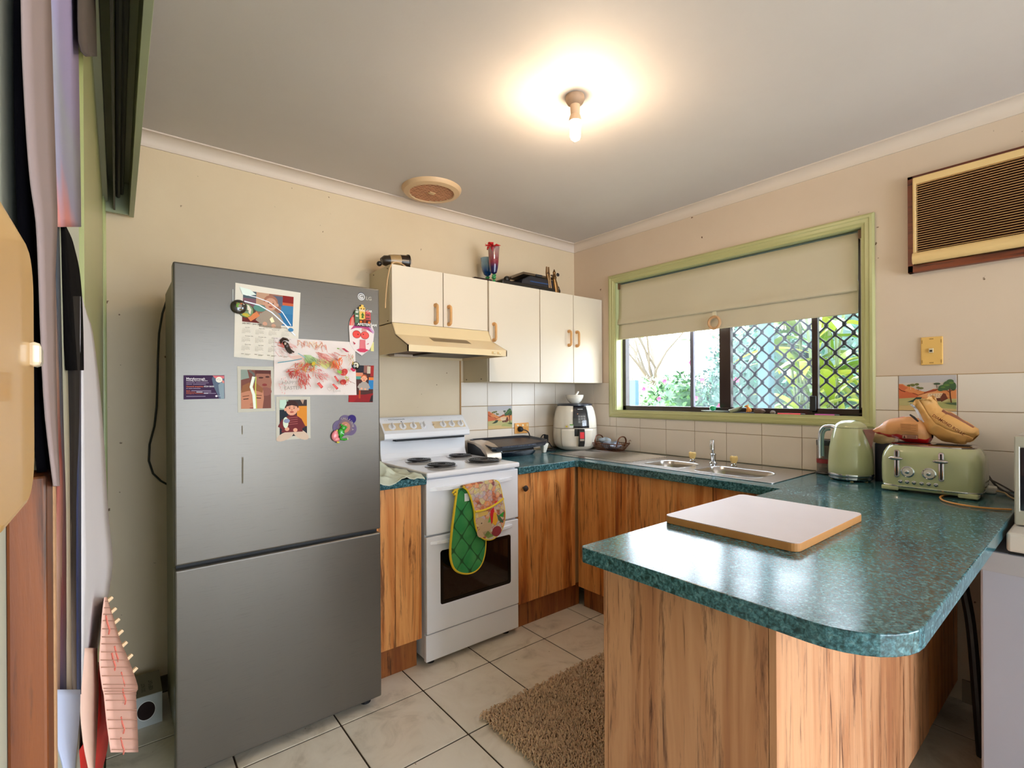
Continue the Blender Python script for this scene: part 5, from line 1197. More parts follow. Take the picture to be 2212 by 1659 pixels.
def bag2(u, v):
    f_ = u*(len(spn)-1); i = min(int(f_), len(spn)-2); q = f_-i
    q = q*q*(3-2*q)
    y, z, rx, rn = [spn[i][k]*(1-q)+spn[i+1][k]*q for k in range(4)]
    y0, z0 = spn[max(i-0, 0)][:2]; y1, z1 = spn[i+1][:2]; tg = Vector((0, y1-y0, z1-z0)).normalized(); nn = Vector((0, -tg.z, tg.y))
    if nn.z < 0: nn = -nn
    a = 2*math.pi*v; c_, d_ = math.cos(a), math.sin(a); p = 2.5
    P_ = Vector((-.215, y, z))+Vector((-1, 0, 0))*rx*math.copysign(abs(c_)**(2/p), c_)+nn*rn*math.copysign(abs(d_)**(2/p), d_)
    k = (.005+.012*u*u)*noise.fractal(P_*24+Vector((5, 0, 0)), 1, 2, 3)
    P_ += Vector((k, k*.5, k))
    return (P_.x, P_.y, max(1.0716, P_.z))
def s2(u, v):
    if .17 < v < .24 and .1 < u < .6: return 2
    if u > .55+.12*math.sin(v*20)*.3 and .66 < v < .90: return 1
    return 0
o = obj('bag_body', bagmesh(bag2, 40, 56, s2), [C('#d6a05c', .6, bump=.5, bs=40), C('#dfe2ee', .4), C('#8a4a30', .5)], t, sharp=80)
s = o.modifiers.new('solid', 'SOLIDIFY'); s.thickness = .0008; s.offset = 1
o = obj('bag_closure', MB().tube([(-.26, -2.080, 1.183), (-.27, -2.095, 1.172), (-.275, -2.108, 1.158)], [.003, .0045, .003], 8), C('#241818', .5), t)
pf = Print((-.282, -2.150, 1.180), (0, -.062, -.048), (0, -.010, .013), (-1, -.05, .35))
pf.text('DIAMOND ROLLE', 0, .05, .62, '#7c3c24', bold=.02); pf.make('lettering', t)

# ================= CORDS, ADAPTOR, MICROWAVE, FREEZER =================
t = thing('power_adaptor', 'white adaptor plug with beige cord on the bench right of the toaster', 'adaptor', (-.09, -2.275, .8825))
obj('plug_body', MB().box(-.115, -.065, -2.305, -2.268, .883, .908), C('#ddd6c8', .35), t, bevel=.006)
obj('cord', MB().tube(smooth([(-.10, -2.303, .894), (-.12, -2.33, .893), (-.16, -2.345, .888), (-.20, -2.365, .887), (-.26, -2.385, .90)]), .003, 7), C('#d6b07c', .5), t)
o = obj('power_cables', MB().tube(smooth([(-.025, -2.248, .99), (-.03, -2.262, .965), (-.04, -2.285, .925), (-.05, -2.305, .90), (-.09, -2.335, .889), (-.17, -2.365, .888), (-.25, -2.385, .90)]), .004, 7).tube(smooth([(-.025, -2.24, .915), (-.05, -2.262, .93), (-.08, -2.29, .93), (-.12, -2.33, .915), (-.2, -2.37, .905)]), .003, 7), C('#3a3028', .5))
tag(o, 'dark tangled power cables against the wall behind the adaptor plug', 'cable')
t = thing('microwave', 'silver microwave at the right edge, standing on the white freezer', 'microwave', (-.36, -2.64, .8725))
obj('case', MB().box(-.600, -.12, -2.88, -2.404, .878, 1.142), C('#a8a49c', .35, .3), t, bevel=.006)
obj('door_frame', MB().plate([(-2.404, .876), (-2.404, 1.140), (-2.88, 1.140), (-2.88, .876)], [[(-2.416, .918), (-2.416, 1.106), (-2.75, 1.106), (-2.75, .918)]], to_x, -.618, -.600), C('#b9b4a6', .3, .4), t, bevel=.003)
obj('door_glass', MB().box(-.612, -.602, -2.76, -2.414, .914, 1.110), C('#0e0e16', .08, coat=.6), t)
for y in (-2.45, -2.83):
    for x in (-.56, -.16): obj('foot', MB().cyl((x, y, .872), (x, y, .88), .012, n=10), M_blackm, t)
t = thing('chest_freezer', 'white lidded appliance standing beside the peninsula at right', 'freezer', (-.39, -2.7, 0))
obj('body', MB().box(-.720, -.06, -3.10, -2.342, .02, .8065), C('#a2a4b4', .35, coat=.1), t, bevel=.006)  # white appliance; shade and bluish daylight are put into the body colour
obj('upper_band', MB().box(-.7225, -.719, -3.095, -2.345, .748, .806), C('#a4a2a8', .35), t, bevel=.001)
obj('gasket', MB().box(-.712, -.07, -3.09, -2.40, .806, .8165), C('#1c1816', .7), t)
obj('lid', MB().box(-.728, -.06, -3.11, -2.398, .816, .871), C('#c4bcb4', .35), t, bevel=.008, seg=3)
for x in (-.68, -.14):
    for y in (-2.42, -3.06): obj('foot', MB().box(x, x+.04, y, y+.04, 0, .03), M_blackm, t)
o = obj('drain_hose', MB().tube(smooth([(-.10, -2.24, .83), (-.25, -2.235, .80), (-.36, -2.24, .72), (-.42, -2.26, .60), (-.44, -2.28, .48), (-.43, -2.29, .3), (-.40, -2.30, .02)]), .014, 10), C('#0e0d12', .45)); tag(o, 'black corrugated hose in the dark gap between peninsula and freezer', 'hose')

# ================= CUTTING BOARD =================
t = thing('cutting_board', 'pale scrubbed rectangular cutting board with light wood edges on the peninsula', 'board', (-1.17, -1.92, .882))
q = rrect(-1.42, -.938, -2.112, -1.735, .022, 5)
Mb = paint('scrubbed_board', '#d6c6c6', '#c4aeaa', .7, specks=False, rough=.5)
obj('board', MB().prism(q, 'z', .8823, .9035), C('#c98c50', .5, var=.1, vs=30), t, bevel=.002)
obj('worn_face', MB().prism(rrect(-1.4195, -.9385, -2.1115, -1.7355, .0215, 5), 'z', .9035, .9050), Mb, t)

# ================= TEA TOWEL =================
def tow(u, v):
    x = -1.855+.225*u; y = -.632+.40*v
    lump = max(0, noise.fractal(Vector((x*15, y*11, 1)), 1, 2, 3)+.3)
    z = .8995+.014*lump+.026*math.exp(-((u-.4)**2*9+(v-.35)**2*9))*(.6+lump)
    if v < .12: z -= (.12-v)*.10*(1+math.sin(u*7)); y += .006*math.sin(u*11)
    x += .05*math.sin(v*3+.5)*(u-.5)
    return (x-.012, y, max(z, .8985) if y > -.612 else z)
o = obj('tea_towel', MB().grid(tow, 44, 60), C('#ccd2c0', .85, bump=.6, bs=300, var=.1, vs=14)); solid(o, .002)
tag(o, 'crumpled pale green tea towel on the short bench between fridge and stove', 'tea towel')

# ================= OVEN MITT =================
t = thing('oven_mitt', 'double oven mitt, green quilted and bird-patterned with yellow binding, over the stove handle', 'oven mitt', (-1.35, -.63, .83))
def quilt(name, c, pat=False):
    m, nt, p, nd, L = nodes(name); tc = nd('TexCoord'); sx = nd('SeparateXYZ'); L(tc.outputs['Object'], sx.inputs[0])
    def dia(sgn):
        a = nd('Math'); a.operation = 'MULTIPLY_ADD'; a.inputs[1].default_value = sgn*1.25; L(sx.outputs[0], a.inputs[0]); L(sx.outputs[2], a.inputs[2])
        b = nd('Math'); b.operation = 'MULTIPLY'; b.inputs[1].default_value = 2*math.pi/.115/2; L(a.outputs[0], b.inputs[0])
        s_ = nd('Math'); s_.operation = 'SINE'; L(b.outputs[0], s_.inputs[0]); ab = nd('Math'); ab.operation = 'ABSOLUTE'; L(s_.outputs[0], ab.inputs[0])
        pw_ = nd('Math'); pw_.operation = 'POWER'; pw_.inputs[1].default_value = .35; L(ab.outputs[0], pw_.inputs[0]); return pw_
    a, b = dia(1), dia(-1); mu = nd('Math'); mu.operation = 'MULTIPLY'; L(a.outputs[0], mu.inputs[0]); L(b.outputs[0], mu.inputs[1])
    bp_ = nd('Bump'); bp_.inputs['Strength'].default_value = .7; bp_.inputs['Distance'].default_value = .006; L(mu.outputs[0], bp_.inputs['Height']); L(bp_.outputs['Normal'], p.inputs['Normal'])
    if pat:
        v = nd('TexVoronoi'); v.inputs['Scale'].default_value = 40; L(tc.outputs['Object'], v.inputs['Vector'])
        n = nd('TexNoise'); n.inputs['Scale'].default_value = 25; n.inputs['Detail'].default_value = 3; L(tc.outputs['Object'], n.inputs['Vector'])
        ad = nd('Mix'); ad.data_type = 'RGBA'; ad.inputs[0].default_value = .5; L(v.outputs['Color'], ad.inputs[6]); L(n.outputs['Color'], ad.inputs[7])
        r = ramp(nd, [(.25, '#8c5058'), (.36, '#c86c40'), (.43, '#c9a898'), (.50, '#d8c47c'), (.56, '#b8a8b0'), (.63, '#e08c50'), (.72, '#d8b8a0'), (.8, '#a03c48')]); L(ad.outputs[2], r.inputs[0])
        w_ = nd('TexVoronoi'); w_.feature = 'DISTANCE_TO_EDGE'; w_.inputs['Scale'].default_value = 40; L(tc.outputs['Object'], w_.inputs['Vector'])
        r2 = ramp(nd, [(.0, '#5a3030'), (.09, '#ffffff')]); L(w_.outputs['Distance'], r2.inputs[0])
        mx = nd('Mix'); mx.data_type = 'RGBA'; mx.blend_type = 'MULTIPLY'; mx.inputs[0].default_value = .4; L(r.outputs[0], mx.inputs[6]); L(r2.outputs[0], mx.inputs[7]); L(mx.outputs[2], p.inputs['Base Color'])
    else: 
        n = nd('TexNoise'); n.inputs['Scale'].default_value = 12; L(tc.outputs['Object'], n.inputs['Vector']); r = ramp(nd, [(.35, c), (.65, '#3f8a48')]); L(n.outputs['Fac'], r.inputs[0]); r2 = ramp(nd, [(.3, '#7a9a80'), (.5, '#ffffff')]); L(mu.outputs[0], r2.inputs[0]); mx = nd('Mix'); mx.data_type = 'RGBA'; mx.blend_type = 'MULTIPLY'; mx.inputs[0].default_value = 1; L(r.outputs[0], mx.inputs[6]); L(r2.outputs[0], mx.inputs[7]); L(mx.outputs[2], p.inputs['Base Color'])  # seams darkened in the colour to paint the quilting's crease shading
    p.inputs['Roughness'].default_value = .8; return m
def spl(pts, k=4):
    return [(p[0], p[2]) for p in smooth([(x, 0, z) for x, z in pts], k)]
gl = spl([(-1.462, .828), (-1.470, .78), (-1.480, .72), (-1.492, .64), (-1.501, .56), (-1.499, .505), (-1.484, .462), (-1.455, .435), (-1.410, .418), (-1.368, .418), (-1.335, .436), (-1.314, .470), (-1.303, .52), (-1.302, .58), (-1.318, .66), (-1.345, .75), (-1.375, .828)])
yg = -.634
obj('green_half', MB().prism(gl, 'y', yg, yg-.012), quilt('green_quilting', '#1f7a3c'), t, bevel=.004)
obj('binding', MB().tube([(x, yg-.006, z) for x, z in gl], .0065, 8), C('#dcb820', .7), t)
obj('hanging_loop', MB().tube([(-1.455, yg-.006, .826), (-1.475, yg-.006, .823), (-1.487, yg-.006, .812), (-1.480, yg-.006, .803), (-1.466, yg-.006, .808)], .0055, 8), C('#dcb820', .7), t)
pl_ = spl([(-1.440, .838), (-1.418, .822), (-1.398, .785), (-1.385, .745), (-1.376, .705), (-1.374, .665), (-1.362, .618), (-1.338, .584), (-1.305, .565), (-1.268, .562), (-1.232, .580), (-1.206, .612), (-1.195, .655), (-1.198, .700), (-1.210, .76), (-1.220, .80), (-1.232, .832), (-1.25, .844)])
yp = -.652
obj('patterned_half', MB().prism(pl_, 'y', yp, yp-.012), quilt('bird_print', '#ffffff', True), t, bevel=.004)
obj('binding', MB().tube([(x, yp-.006, z) for x, z in pl_], .006, 8), C('#e0bc22', .7), t)
obj('pocket_binding', MB().tube(smooth([(-1.377, yp-.012, .712), (-1.33, yp-.014, .712), (-1.28, yp-.014, .722), (-1.235, yp-.014, .738), (-1.206, yp-.012, .752)]), .0055, 8), C('#e0bc22', .7), t)
m = MB().grid(lambda u, v: (-1.436+.186*u, -.628-.034*v, .832+.006*u+.010*math.sin(math.pi*v)), 8, 8); o = obj('fold_over_handle', m, quilt('bird_print_b', '#ffffff', True), t); solid(o, .006)
obj('care_label', MB().box(-1.425, -1.398, yg-.0135, yg-.0125, .765, .802), C('#d8d8d4', .6), t)
p = Print((-1.376, yp-.0125, .562), (.182, 0, 0), (0, 0, .285), (0, -1, 0))
p.ell(.30, .22, .26, .14, '#c0a07c', 20, rot=.3).ell(.17, .34, .12, .07, '#c4a684', 16).ell(.2, .31, .02, .01, '#2c1c14').line([(.08, .2), (.14, .22)], .008, '#6a4a34')
p.poly([(.5, .5), (.6, .55), (.63, .42), (.58, .3), (.52, .26), (.48, .4)], '#c8242c').poly([(.6, .46), (.68, .44), (.74, .3), (.66, .22), (.56, .27), (.58, .38)], '#e0a030').poly([(.7, .42), (.82, .36), (.94, .26), (.9, .24), (.76, .3)], '#5a6a4a').ell(.72, .52, .06, .025, '#c8a898').poly([(.62, .6), (.7, .62), (.74, .66), (.64, .64)], '#d0343c')
p.poly([(.76, .38), (.95, .44), (.92, .34)], '#3c9a3c').ell(.7, .12, .16, .09, '#8c3438', 12).poly([(.3, .1), (.4, .16), (.5, .1), (.6, .05), (.4, .03)], '#7a8c4a').poly([(.1, .42), (.4, .44), (.42, .5), (.08, .5)], '#d8b060').poly([(.4, .3), (.48, .42), (.5, .3)], '#6a9c4a')
for k in range(6): p.line([(.3+.02*k, .08), (.24+.05*k, .16)], .006, '#5a6c3c')
p.make('animal_print', t)

# ================= ON TOP OF THE WALL CABINETS =================
ZT = 1.9425
t = thing('hand_vacuum', 'black and beige handheld vacuum lying on the left wall cabinet', 'vacuum', (-1.56, -.2, ZT))
hv = Vector((.995, -.1, 0)).normalized(); h0 = Vector((-1.655, -.185, ZT))
def hp(s, z=0): return h0+hv*s+Vector((0, 0, z))
obj('motor_body', MB().tube([hp(.025, .028), hp(.04, .034), (hp(.075, .036))], [.018, .027, .030], 20), C('#33281c', .3), t)
obj('beige_barrel', MB().tube([hp(.065, .037), hp(.09, .039), hp(.125, .040)], [.031, .034, .036], 20), C('#a5875c', .3, coat=.2), t)
obj('dust_cup', MB().tube([hp(.122, .040), hp(.15, .041), hp(.165, .041)], [.0362, .0372, .039], 20), C('#2c2018', .25), t)
obj('front_rim', MB().tube([hp(.162, .042), hp(.170, .042)], [.0415, .0415], 24), C('#1c1510', .3), t)
obj('nozzle_card', MB().prism([(-1.492+.0, ZT+.016), (-1.479, ZT+.03), (-1.483, ZT+.052), (-1.493, ZT+.04)], 'y', -.214, -.238), C('#c9b29a', .5), t)
obj('wheel', MB().ball(tuple(hp(.012, .014)), .0135, 14, 10), C('#120c0c', .4), t)
o = obj('beige_flex', MB().tube(smooth([(-1.645, -.26, 1.715), (-1.642, -.262, 1.78), (-1.637, -.265, 1.84), (-1.631, -.268, 1.885), (-1.622, -.272, 1.925), (-1.605, -.272, 1.950), (-1.578, -.27, 1.957), (-1.55, -.262, 1.953), (-1.525, -.25, 1.9465)]), .0032, 8), C('#d8b080', .5)); tag(o, 'beige flex draped over the left end of the wall cabinets', 'cord')
t = thing('blue_goblet', 'short blue glass goblet with green knotted stem, behind the tall vase', 'goblet', (-.905, -.135, ZT))
def goblet(t, x, y, s, prof, mats):
    obj('bowl', MB().lathe([(r*s, ZT+z*s) for r, z in prof], (x, y, 0), 28), mats, t)
    obj('stem', MB().lathe([(.020*s, ZT), (.021*s, ZT+.003), (.010*s, ZT+.008), (.008*s, ZT+.03)], (x, y, 0), 16).ball((x, y, ZT+.036*s), (.012*s, .012*s, .008*s), 12, 8).ball((x+.008, y, ZT+.05*s), .007*s, 10, 8).ball((x-.007, y-.004, ZT+.045*s), .007*s, 10, 8), C('#2c8a4c', .12, coat=.6), t)
def gradglass(name, stops, z0, z1):
    m, nt, p, nd, L = nodes(name); tc = nd('TexCoord'); sx = nd('SeparateXYZ'); L(tc.outputs['Object'], sx.inputs[0]); mr = nd('MapRange'); mr.inputs[1].default_value = z0; mr.inputs[2].default_value = z1
    L(sx.outputs[2], mr.inputs[0]); r = ramp(nd, stops); L(mr.outputs[0], r.inputs[0]); L(r.outputs[0], p.inputs['Base Color']); p.inputs['Roughness'].default_value = .08; p.inputs['Transmission Weight'].default_value = .55; p.inputs['Coat Weight'].default_value = .5; return m
goblet(t, -.898, -.115, 1.28, [(.006, .055), (.016, .062), (.024, .078), (.029, .10), (.031, .125), (.033, .142), (.0315, .142), (.027, .1), (.014, .066)], gradglass('blue_glass', [(0, '#14449c'), (.5, '#2c70c0'), (1, '#9cc0d8')], .055, .14))
t = thing('tall_vase', 'tall blue-to-clear glass goblet on a green knotted stem holding a red flower', 'vase', (-.918, -.205, ZT))
goblet(t, -.914, -.205, 1.18, [(.006, .055), (.016, .062), (.022, .085), (.026, .12), (.0275, .15), (.031, .195), (.0295, .195), (.0255, .15), (.019, .088), (.01, .064)], gradglass('red_blue_glass', [(0, '#1a1c74'), (.3, '#3c2470'), (.5, '#b02c48'), (1, '#c8a8a4')], .06, .21))
t = thing('red_flower', 'red fabric flower with curled tendrils in the tall vase', 'flower', (-.918, -.205, ZT+.2))
m = MB(); fc = Vector((-.932, -.222, ZT+.226))
for k in range(7):
    a = R(51*k); d = Vector((math.cos(a), math.sin(a), .25+.3*math.sin(k*2.1)))
    s = Vector((-d.y, d.x, 0)).normalized()*.014
    m.add([fc, fc+d*.028+s*1.5, fc+d*.05+Vector((0, 0, -.012)), fc+d*.028-s*1.5], [(0, 1, 2, 3)], 0, True)
m.ball(tuple(fc), (.014, .012, .012), 12, 8)
o = obj('petals', m, C('#c8181c', .6), t, fix=False); solid(o, .0015)
obj('tendrils', MB().tube(smooth([fc, fc+Vector((-.03, 0, .008)), fc+Vector((-.045, -.005, -.004)), fc+Vector((-.056, -.008, -.003)), fc+Vector((-.063, -.008, .001))]), .0018, 5).tube(smooth([fc, fc+Vector((-.028, -.01, -.006)), fc+Vector((-.040, -.01, -.018)), fc+Vector((-.046, -.01, -.026)), fc+Vector((-.05, -.01, -.024))]), .0018, 5), C('#b81418', .6), t)
obj('flower_stem', MB().tube([tuple(fc), (-.918, -.205, ZT+.09)], [.016, .008], 8), C('#a8182c', .5), t)
t = thing('cassette_box', 'flat dark box with red lettering lying left of the tall vase', 'box', (-.99, -.15, ZT))
obj('box_body', MB().box(-1.06, -.935, -.215, -.09, ZT, ZT+.026), C('#34241c', .3), t, bevel=.001)
obj('spine', MB().box(-1.02, -.945, -.2165, -.215, ZT+.004, ZT+.022), C('#241818', .3), t); obj('red_title', MB().box(-1.0, -.97, -.2172, -.2165, ZT+.01, ZT+.016), C('#a0282c', .4), t)
t = thing('sandwich_press', 'dark electric sandwich press lying open on the wall cabinet', 'sandwich press', (-.6, -.15, ZT))
obj('lower_plate', MB().box(-.89, -.40, -.262, -.03, ZT+.002, ZT+.026), C('#1e1a18', .35), t, bevel=.006)
obj('body', MB().prism([(-.73, ZT+.022), (-.425, ZT+.022), (-.415, ZT+.078), (-.655, ZT+.084), (-.72, ZT+.055)], 'y', -.250, -.06), C('#20222c', .3, coat=.3), t, bevel=.006)
obj('lid', MB().prism([(-.80, ZT+.062), (-.70, ZT+.106), (-.43, ZT+.106), (-.43, ZT+.092), (-.70, ZT+.092), (-.80, ZT+.048)], 'y', -.235, -.06), C('#6a5844', .35, .4), t, bevel=.003)
obj('handle', MB().box(-.60, -.545, -.242, -.233, ZT+.090, ZT+.105), C('#20242c', .3), t, bevel=.003)
obj('blue_trim', MB().box(-.66, -.47, -.2515, -.249, ZT+.045, ZT+.052), C('#2c4a7a', .2), t)
obj('hinge_knob', MB().ball((-.80, -.19, ZT+.052), (.022, .018, .020), 14, 10), C('#16120f', .5), t)
obj('cable_loop', MB().tube([(-.43+.045*math.cos(a), -.235, ZT+.03+.030*math.sin(a)) for a in [R(-90+20*i) for i in range(11)]], .003, 6), M_blackm, t)
t = thing('kitchen_tongs', 'metal tongs standing upright on the wall cabinet by the corner', 'tongs', (-.50, -.25, ZT))
for s in (0, 1):
    obj('arm', MB().tube([(-.492+.018*s, -.245, ZT+.002), (-.500+.014*s, -.245, ZT+.07), (-.512+.020*s, -.245, ZT+.125), (-.512+.018*s, -.245, ZT+.165)], [.012, .012, .009, .006], 8, flat=.6), C('#8a6c4c', .3, .8), t)
obj('pivot', MB().ball((-.503, -.25, ZT+.12), (.014, .006, .008), 10, 8), C('#5a4430', .4, .6), t)
t = thing('corkscrew', 'brass winged corkscrew standing beside the tongs on the cabinet', 'corkscrew', (-.43, -.25, ZT))
obj('frame', MB().tube([(-.432, -.25, ZT), (-.440, -.25, ZT+.05), (-.448, -.25, ZT+.09)], [.022, .019, .013], 12), C('#8a6a44', .3, .8), t)
obj('turn_key', MB().lathe([(.012, ZT+.09), (.016, ZT+.10), (.012, ZT+.115), (.009, ZT+.125), (.011, ZT+.135), (.006, ZT+.145), (.003, ZT+.155)], (-.448, -.25, 0), 12), C('#7a5a38', .3, .8), t)
obj('wing', MB().ball((-.415, -.25, ZT+.125), (.014, .006, .012), 12, 8), C('#201c22', .4), t); obj('wing', MB().ball((-.47, -.25, ZT+.112), (.010, .006, .006), 12, 8), C('#4a3828', .4), t)

# ================= WINDOW SILL THINGS =================
SZ = 1.1555
t = tag(obj('shell_dish', MB().lathe([(.03, 0), (.055, .004), (.085, .012), (.084, .014), (.05, .008), (.001, .006)], (.035, -1.10, SZ), 24, sx=.32, sy=1), C('#b0b8bc', .2, coat=.6, var=.3, vs=40)), 'flat pearly shell dish on the window sill under the glass ball', 'shell')
t = tag(obj('glass_ball', MB().ball((.035, -1.088, SZ+.028), (.016, .020, .016), 20, 14), C('#18a060', .05, coat=.8)), 'green glass ball in the shell dish on the sill', 'ball')
def shl(c, r, tilt):
    m = MB(); m.grid(lambda u, v: (c[0]+r[0]*math.cos(math.pi*u)*.6, c[1]+r[1]*(v-.5)*2*math.sin(math.pi*(.15+.7*u)), c[2]+r[2]*math.sin(math.pi*u)*(1-.4*v)+tilt*(v-.5)), 14, 12); return m
o = obj('bivalve_shell', shl((.035, -1.225, SZ+.010), (.03, .038, .028), -.012), C('#8a8a70', .3, coat=.3, var=.3, vs=60)); solid(o, .002); tag(o, 'grey-green open bivalve shell standing on the sill left of the dog', 'shell')
t = tag(obj('slate_piece', MB().box(.018, .055, -1.335, -1.17, SZ+.0005, SZ+.009), C('#3c444c', .6, bump=.5, bs=60), bevel=.003), 'flat dark slate under the shell and dog figurine on the sill', 'slate')
t = thing('dog_figurine', 'tiny orange sitting dog figurine on the sill', 'figurine', (.03, -1.30, SZ+.009))
dz_ = SZ+.009
obj('dog_body', MB().ball((.03, -1.306, dz_+.012), (.008, .014, .012), 14, 10).ball((.03, -1.300, dz_+.020), (.007, .010, .012), 14, 10).ball((.03, -1.292, dz_+.034), (.006, .009, .007), 12, 8).ball((.03, -1.284, dz_+.032), (.004, .006, .004), 10, 6).cyl((.03, -1.292, dz_), (.03, -1.294, dz_+.016), .0035, n=8).cyl((.026, -1.304, dz_+.038), (.026, -1.300, dz_+.046), .003, .001, 6).cyl((.034, -1.300, dz_+.038), (.034, -1.297, dz_+.046), .003, .001, 6), C('#d98a3c', .5), t)
o = obj('brown_rock', crumple((.032, -1.361, SZ+.017), (.016, .030, .0175), 21, .3, 20, 14, 40), C('#5c463c', .9, bump=1, bs=80)); tag(o, 'rough brown rock on the window sill right of the dog', 'rock')
o = obj('small_stone', crumple((.032, -1.432, SZ+.011), (.010, .014, .0115), 5, .15, 16, 12, 40), C('#6a5c56', .7, var=.3, vs=90)); tag(o, 'small grey-brown stone on the window sill beside the red pen', 'stone')
for y0, y1, c, lb in ((-1.462, -1.592, '#e0182c', 'red pen with black cap lying on the window sill'), (-1.640, -1.745, '#b02c8c', 'magenta pen lying at the right end of the window sill')):
    t = thing('pen', lb, 'pen', (.02, (y0+y1)/2, SZ), 'pens on the window sill')
    obj('barrel', MB().cyl((.018, y0, SZ+.0055), (.026, y1+.02, SZ+.0055), .0048, n=10), C(c, .3), t); obj('cap', MB().cyl((.026, y1+.02, SZ+.0055), (.027, y1, SZ+.0055), .0052, .0035, n=10), C('#1c1420', .4), t)

# ================= RUG =================
t = thing('shag_rug', 'brown shaggy rug on the tiles behind the peninsula', 'rug', (-1.2, -1.5, 0))
rx0, rx1, ry0, ry1 = -1.60, -.82, -1.62, -1.02
obj('backing', MB().box(rx0+.01, rx1-.01, ry0+.01, ry1-.01, .0005, .008), C('#8a6e5a', .9), t)
rn = random.Random(5); m = MB()
for _ in range(17000):
    x, y = rn.uniform(rx0, rx1), rn.uniform(ry0, ry1); a = rn.uniform(0, 6.28); l = rn.uniform(.012, .024); h = rn.uniform(.013, .026)
    a += 2*noise.noise(Vector((x*9, y*9, 0))); dx, dy = math.cos(a)*l, math.sin(a)*l; wx, wy = -math.sin(a)*.0022, math.cos(a)*.0022
    m.add([(x-wx, y-wy, .006), (x+wx, y+wy, .006), (x+dx*.5+wx*1.2, y+dy*.5+wy*1.2, h), (x+dx*.5-wx*1.2, y+dy*.5-wy*1.2, h), (x+dx+wx*.7, y+dy+wy*.7, h*.55), (x+dx-wx*.7, y+dy-wy*.7, h*.55)], [(0, 1, 2, 3), (3, 2, 4, 5)], 0, True)
o = obj('pile', m, C('#d8b898', .85, var=.2, vs=14), t, kind='stuff', fix=False)

# ================= BOX ON THE FLOOR =================
t = thing('cardboard_box', 'small grey box with a round cut-out on the floor left of the fridge', 'box', (-2.62, -.2, 0))
obj('box_body', MB().box(-2.688, -2.577, -.245, -.055, 0, .118), C('#b8bcbc', .7), t, bevel=.001)
obj('top_flap', MB().box(-2.688, -2.577, -.245, -.055, .118, .120), C('#8c8470', .7), t)
p = Print((-2.68, -.2455, 0), (.1, 0, 0), (0, 0, .118), (0, -1, 0)); p.ell(.52, .52, .3, .32, '#dfe0dc', 28).ell(.52, .52, .28, .295, '#241310', 28); p.make('cut_out', t)
p = Print((-2.60, -.235, .1202), (0, .16, 0), (-.08, 0, 0), (0, 0, 1)); p.text('KEEP FLAT', .15, .06, .16, '#4a463c', bold=.02).text('DO NOT', .15, .36, .16, '#4a463c').text('STACK', .15, .66, .16, '#4a463c'); p.make('lettering', t)
# ================= LEFT WALL: PELMET, DOOR, HANGING PAPERS =================
SH_black=[[(-2.7523,-2.22,1.5148),(-2.7541,-2.14,1.5676),(-2.7535,-2.06,1.6217)],[(-2.7523,-2.22,1.4206),(-2.7539,-2.14,1.4528),(-2.7529,-2.06,1.4857)],[(-2.7494,-2.22,1.3163),(-2.7515,-2.14,1.3253),(-2.7514,-2.06,1.3345)],[(-2.744,-2.22,1.2316),(-2.7482,-2.14,1.2223),(-2.7514,-2.06,1.213)]]
SH_mauve=[[(-2.7478,-2.25,1.497),(-2.7492,-2.2,1.5299),(-2.7495,-2.15,1.5633),(-2.7488,-2.1,1.5973)],[(-2.7476,-2.25,1.468),(-2.7488,-2.2,1.4967),(-2.7489,-2.15,1.5259),(-2.7479,-2.1,1.5555)],[(-2.7472,-2.25,1.4464),(-2.7483,-2.2,1.4718),(-2.7485,-2.15,1.4977),(-2.7475,-2.1,1.524)],[(-2.7459,-2.25,1.4104),(-2.7471,-2.2,1.4305),(-2.7473,-2.15,1.4508),(-2.7465,-2.1,1.4715)],[(-2.7445,-2.25,1.3865),(-2.7458,-2.2,1.4029),(-2.7463,-2.15,1.4195),(-2.7458,-2.1,1.4364)],[(-2.7426,-2.25,1.3674),(-2.7443,-2.2,1.3808),(-2.7452,-2.15,1.3944),(-2.7454,-2.1,1.4082)],[(-2.7417,-2.25,1.3381),(-2.7439,-2.2,1.3472),(-2.7456,-2.15,1.3563),(-2.7467,-2.1,1.3656)],[(-2.7409,-2.25,1.3013),(-2.7433,-2.2,1.3051),(-2.7452,-2.15,1.3088),(-2.7466,-2.1,1.3126)],[(-2.7395,-2.25,1.2643),(-2.7421,-2.2,1.2628),(-2.7443,-2.15,1.2613),(-2.7461,-2.1,1.2597)],[(-2.7364,-2.25,1.2269),(-2.7393,-2.2,1.2201),(-2.7421,-2.15,1.2134),(-2.7448,-2.1,1.2066)]]
SH_gloss=[[(-2.7488,-2.1,1.5973),(-2.7495,-2.0133,1.6552),(-2.7484,-1.9267,1.7141),(-2.7454,-1.84,1.774)],[(-2.7485,-2.1,1.5412),(-2.7489,-2.0133,1.5891),(-2.7475,-1.9267,1.6378),(-2.7441,-1.84,1.6874)],[(-2.7481,-2.1,1.5062),(-2.7485,-2.0133,1.5478),(-2.747,-1.9267,1.5901),(-2.7436,-1.84,1.6331)],[(-2.7458,-2.1,1.4364),(-2.7465,-2.0133,1.4652),(-2.7455,-1.9267,1.4945),(-2.7428,-1.84,1.5242)],[(-2.7449,-2.1,1.4047),(-2.7458,-2.0133,1.4279),(-2.745,-1.9267,1.4513),(-2.7426,-1.84,1.4751)]]
SH_browntop=[[(-2.7411,-1.9,1.7359),(-2.7437,-1.625,1.9195),(-2.7407,-1.35,2.106)],[(-2.7407,-1.9,1.6607),(-2.7425,-1.625,1.8145),(-2.7385,-1.35,1.9709)],[(-2.7347,-1.9,1.6471),(-2.7381,-1.625,1.7939),(-2.738,-1.35,1.9421)]]
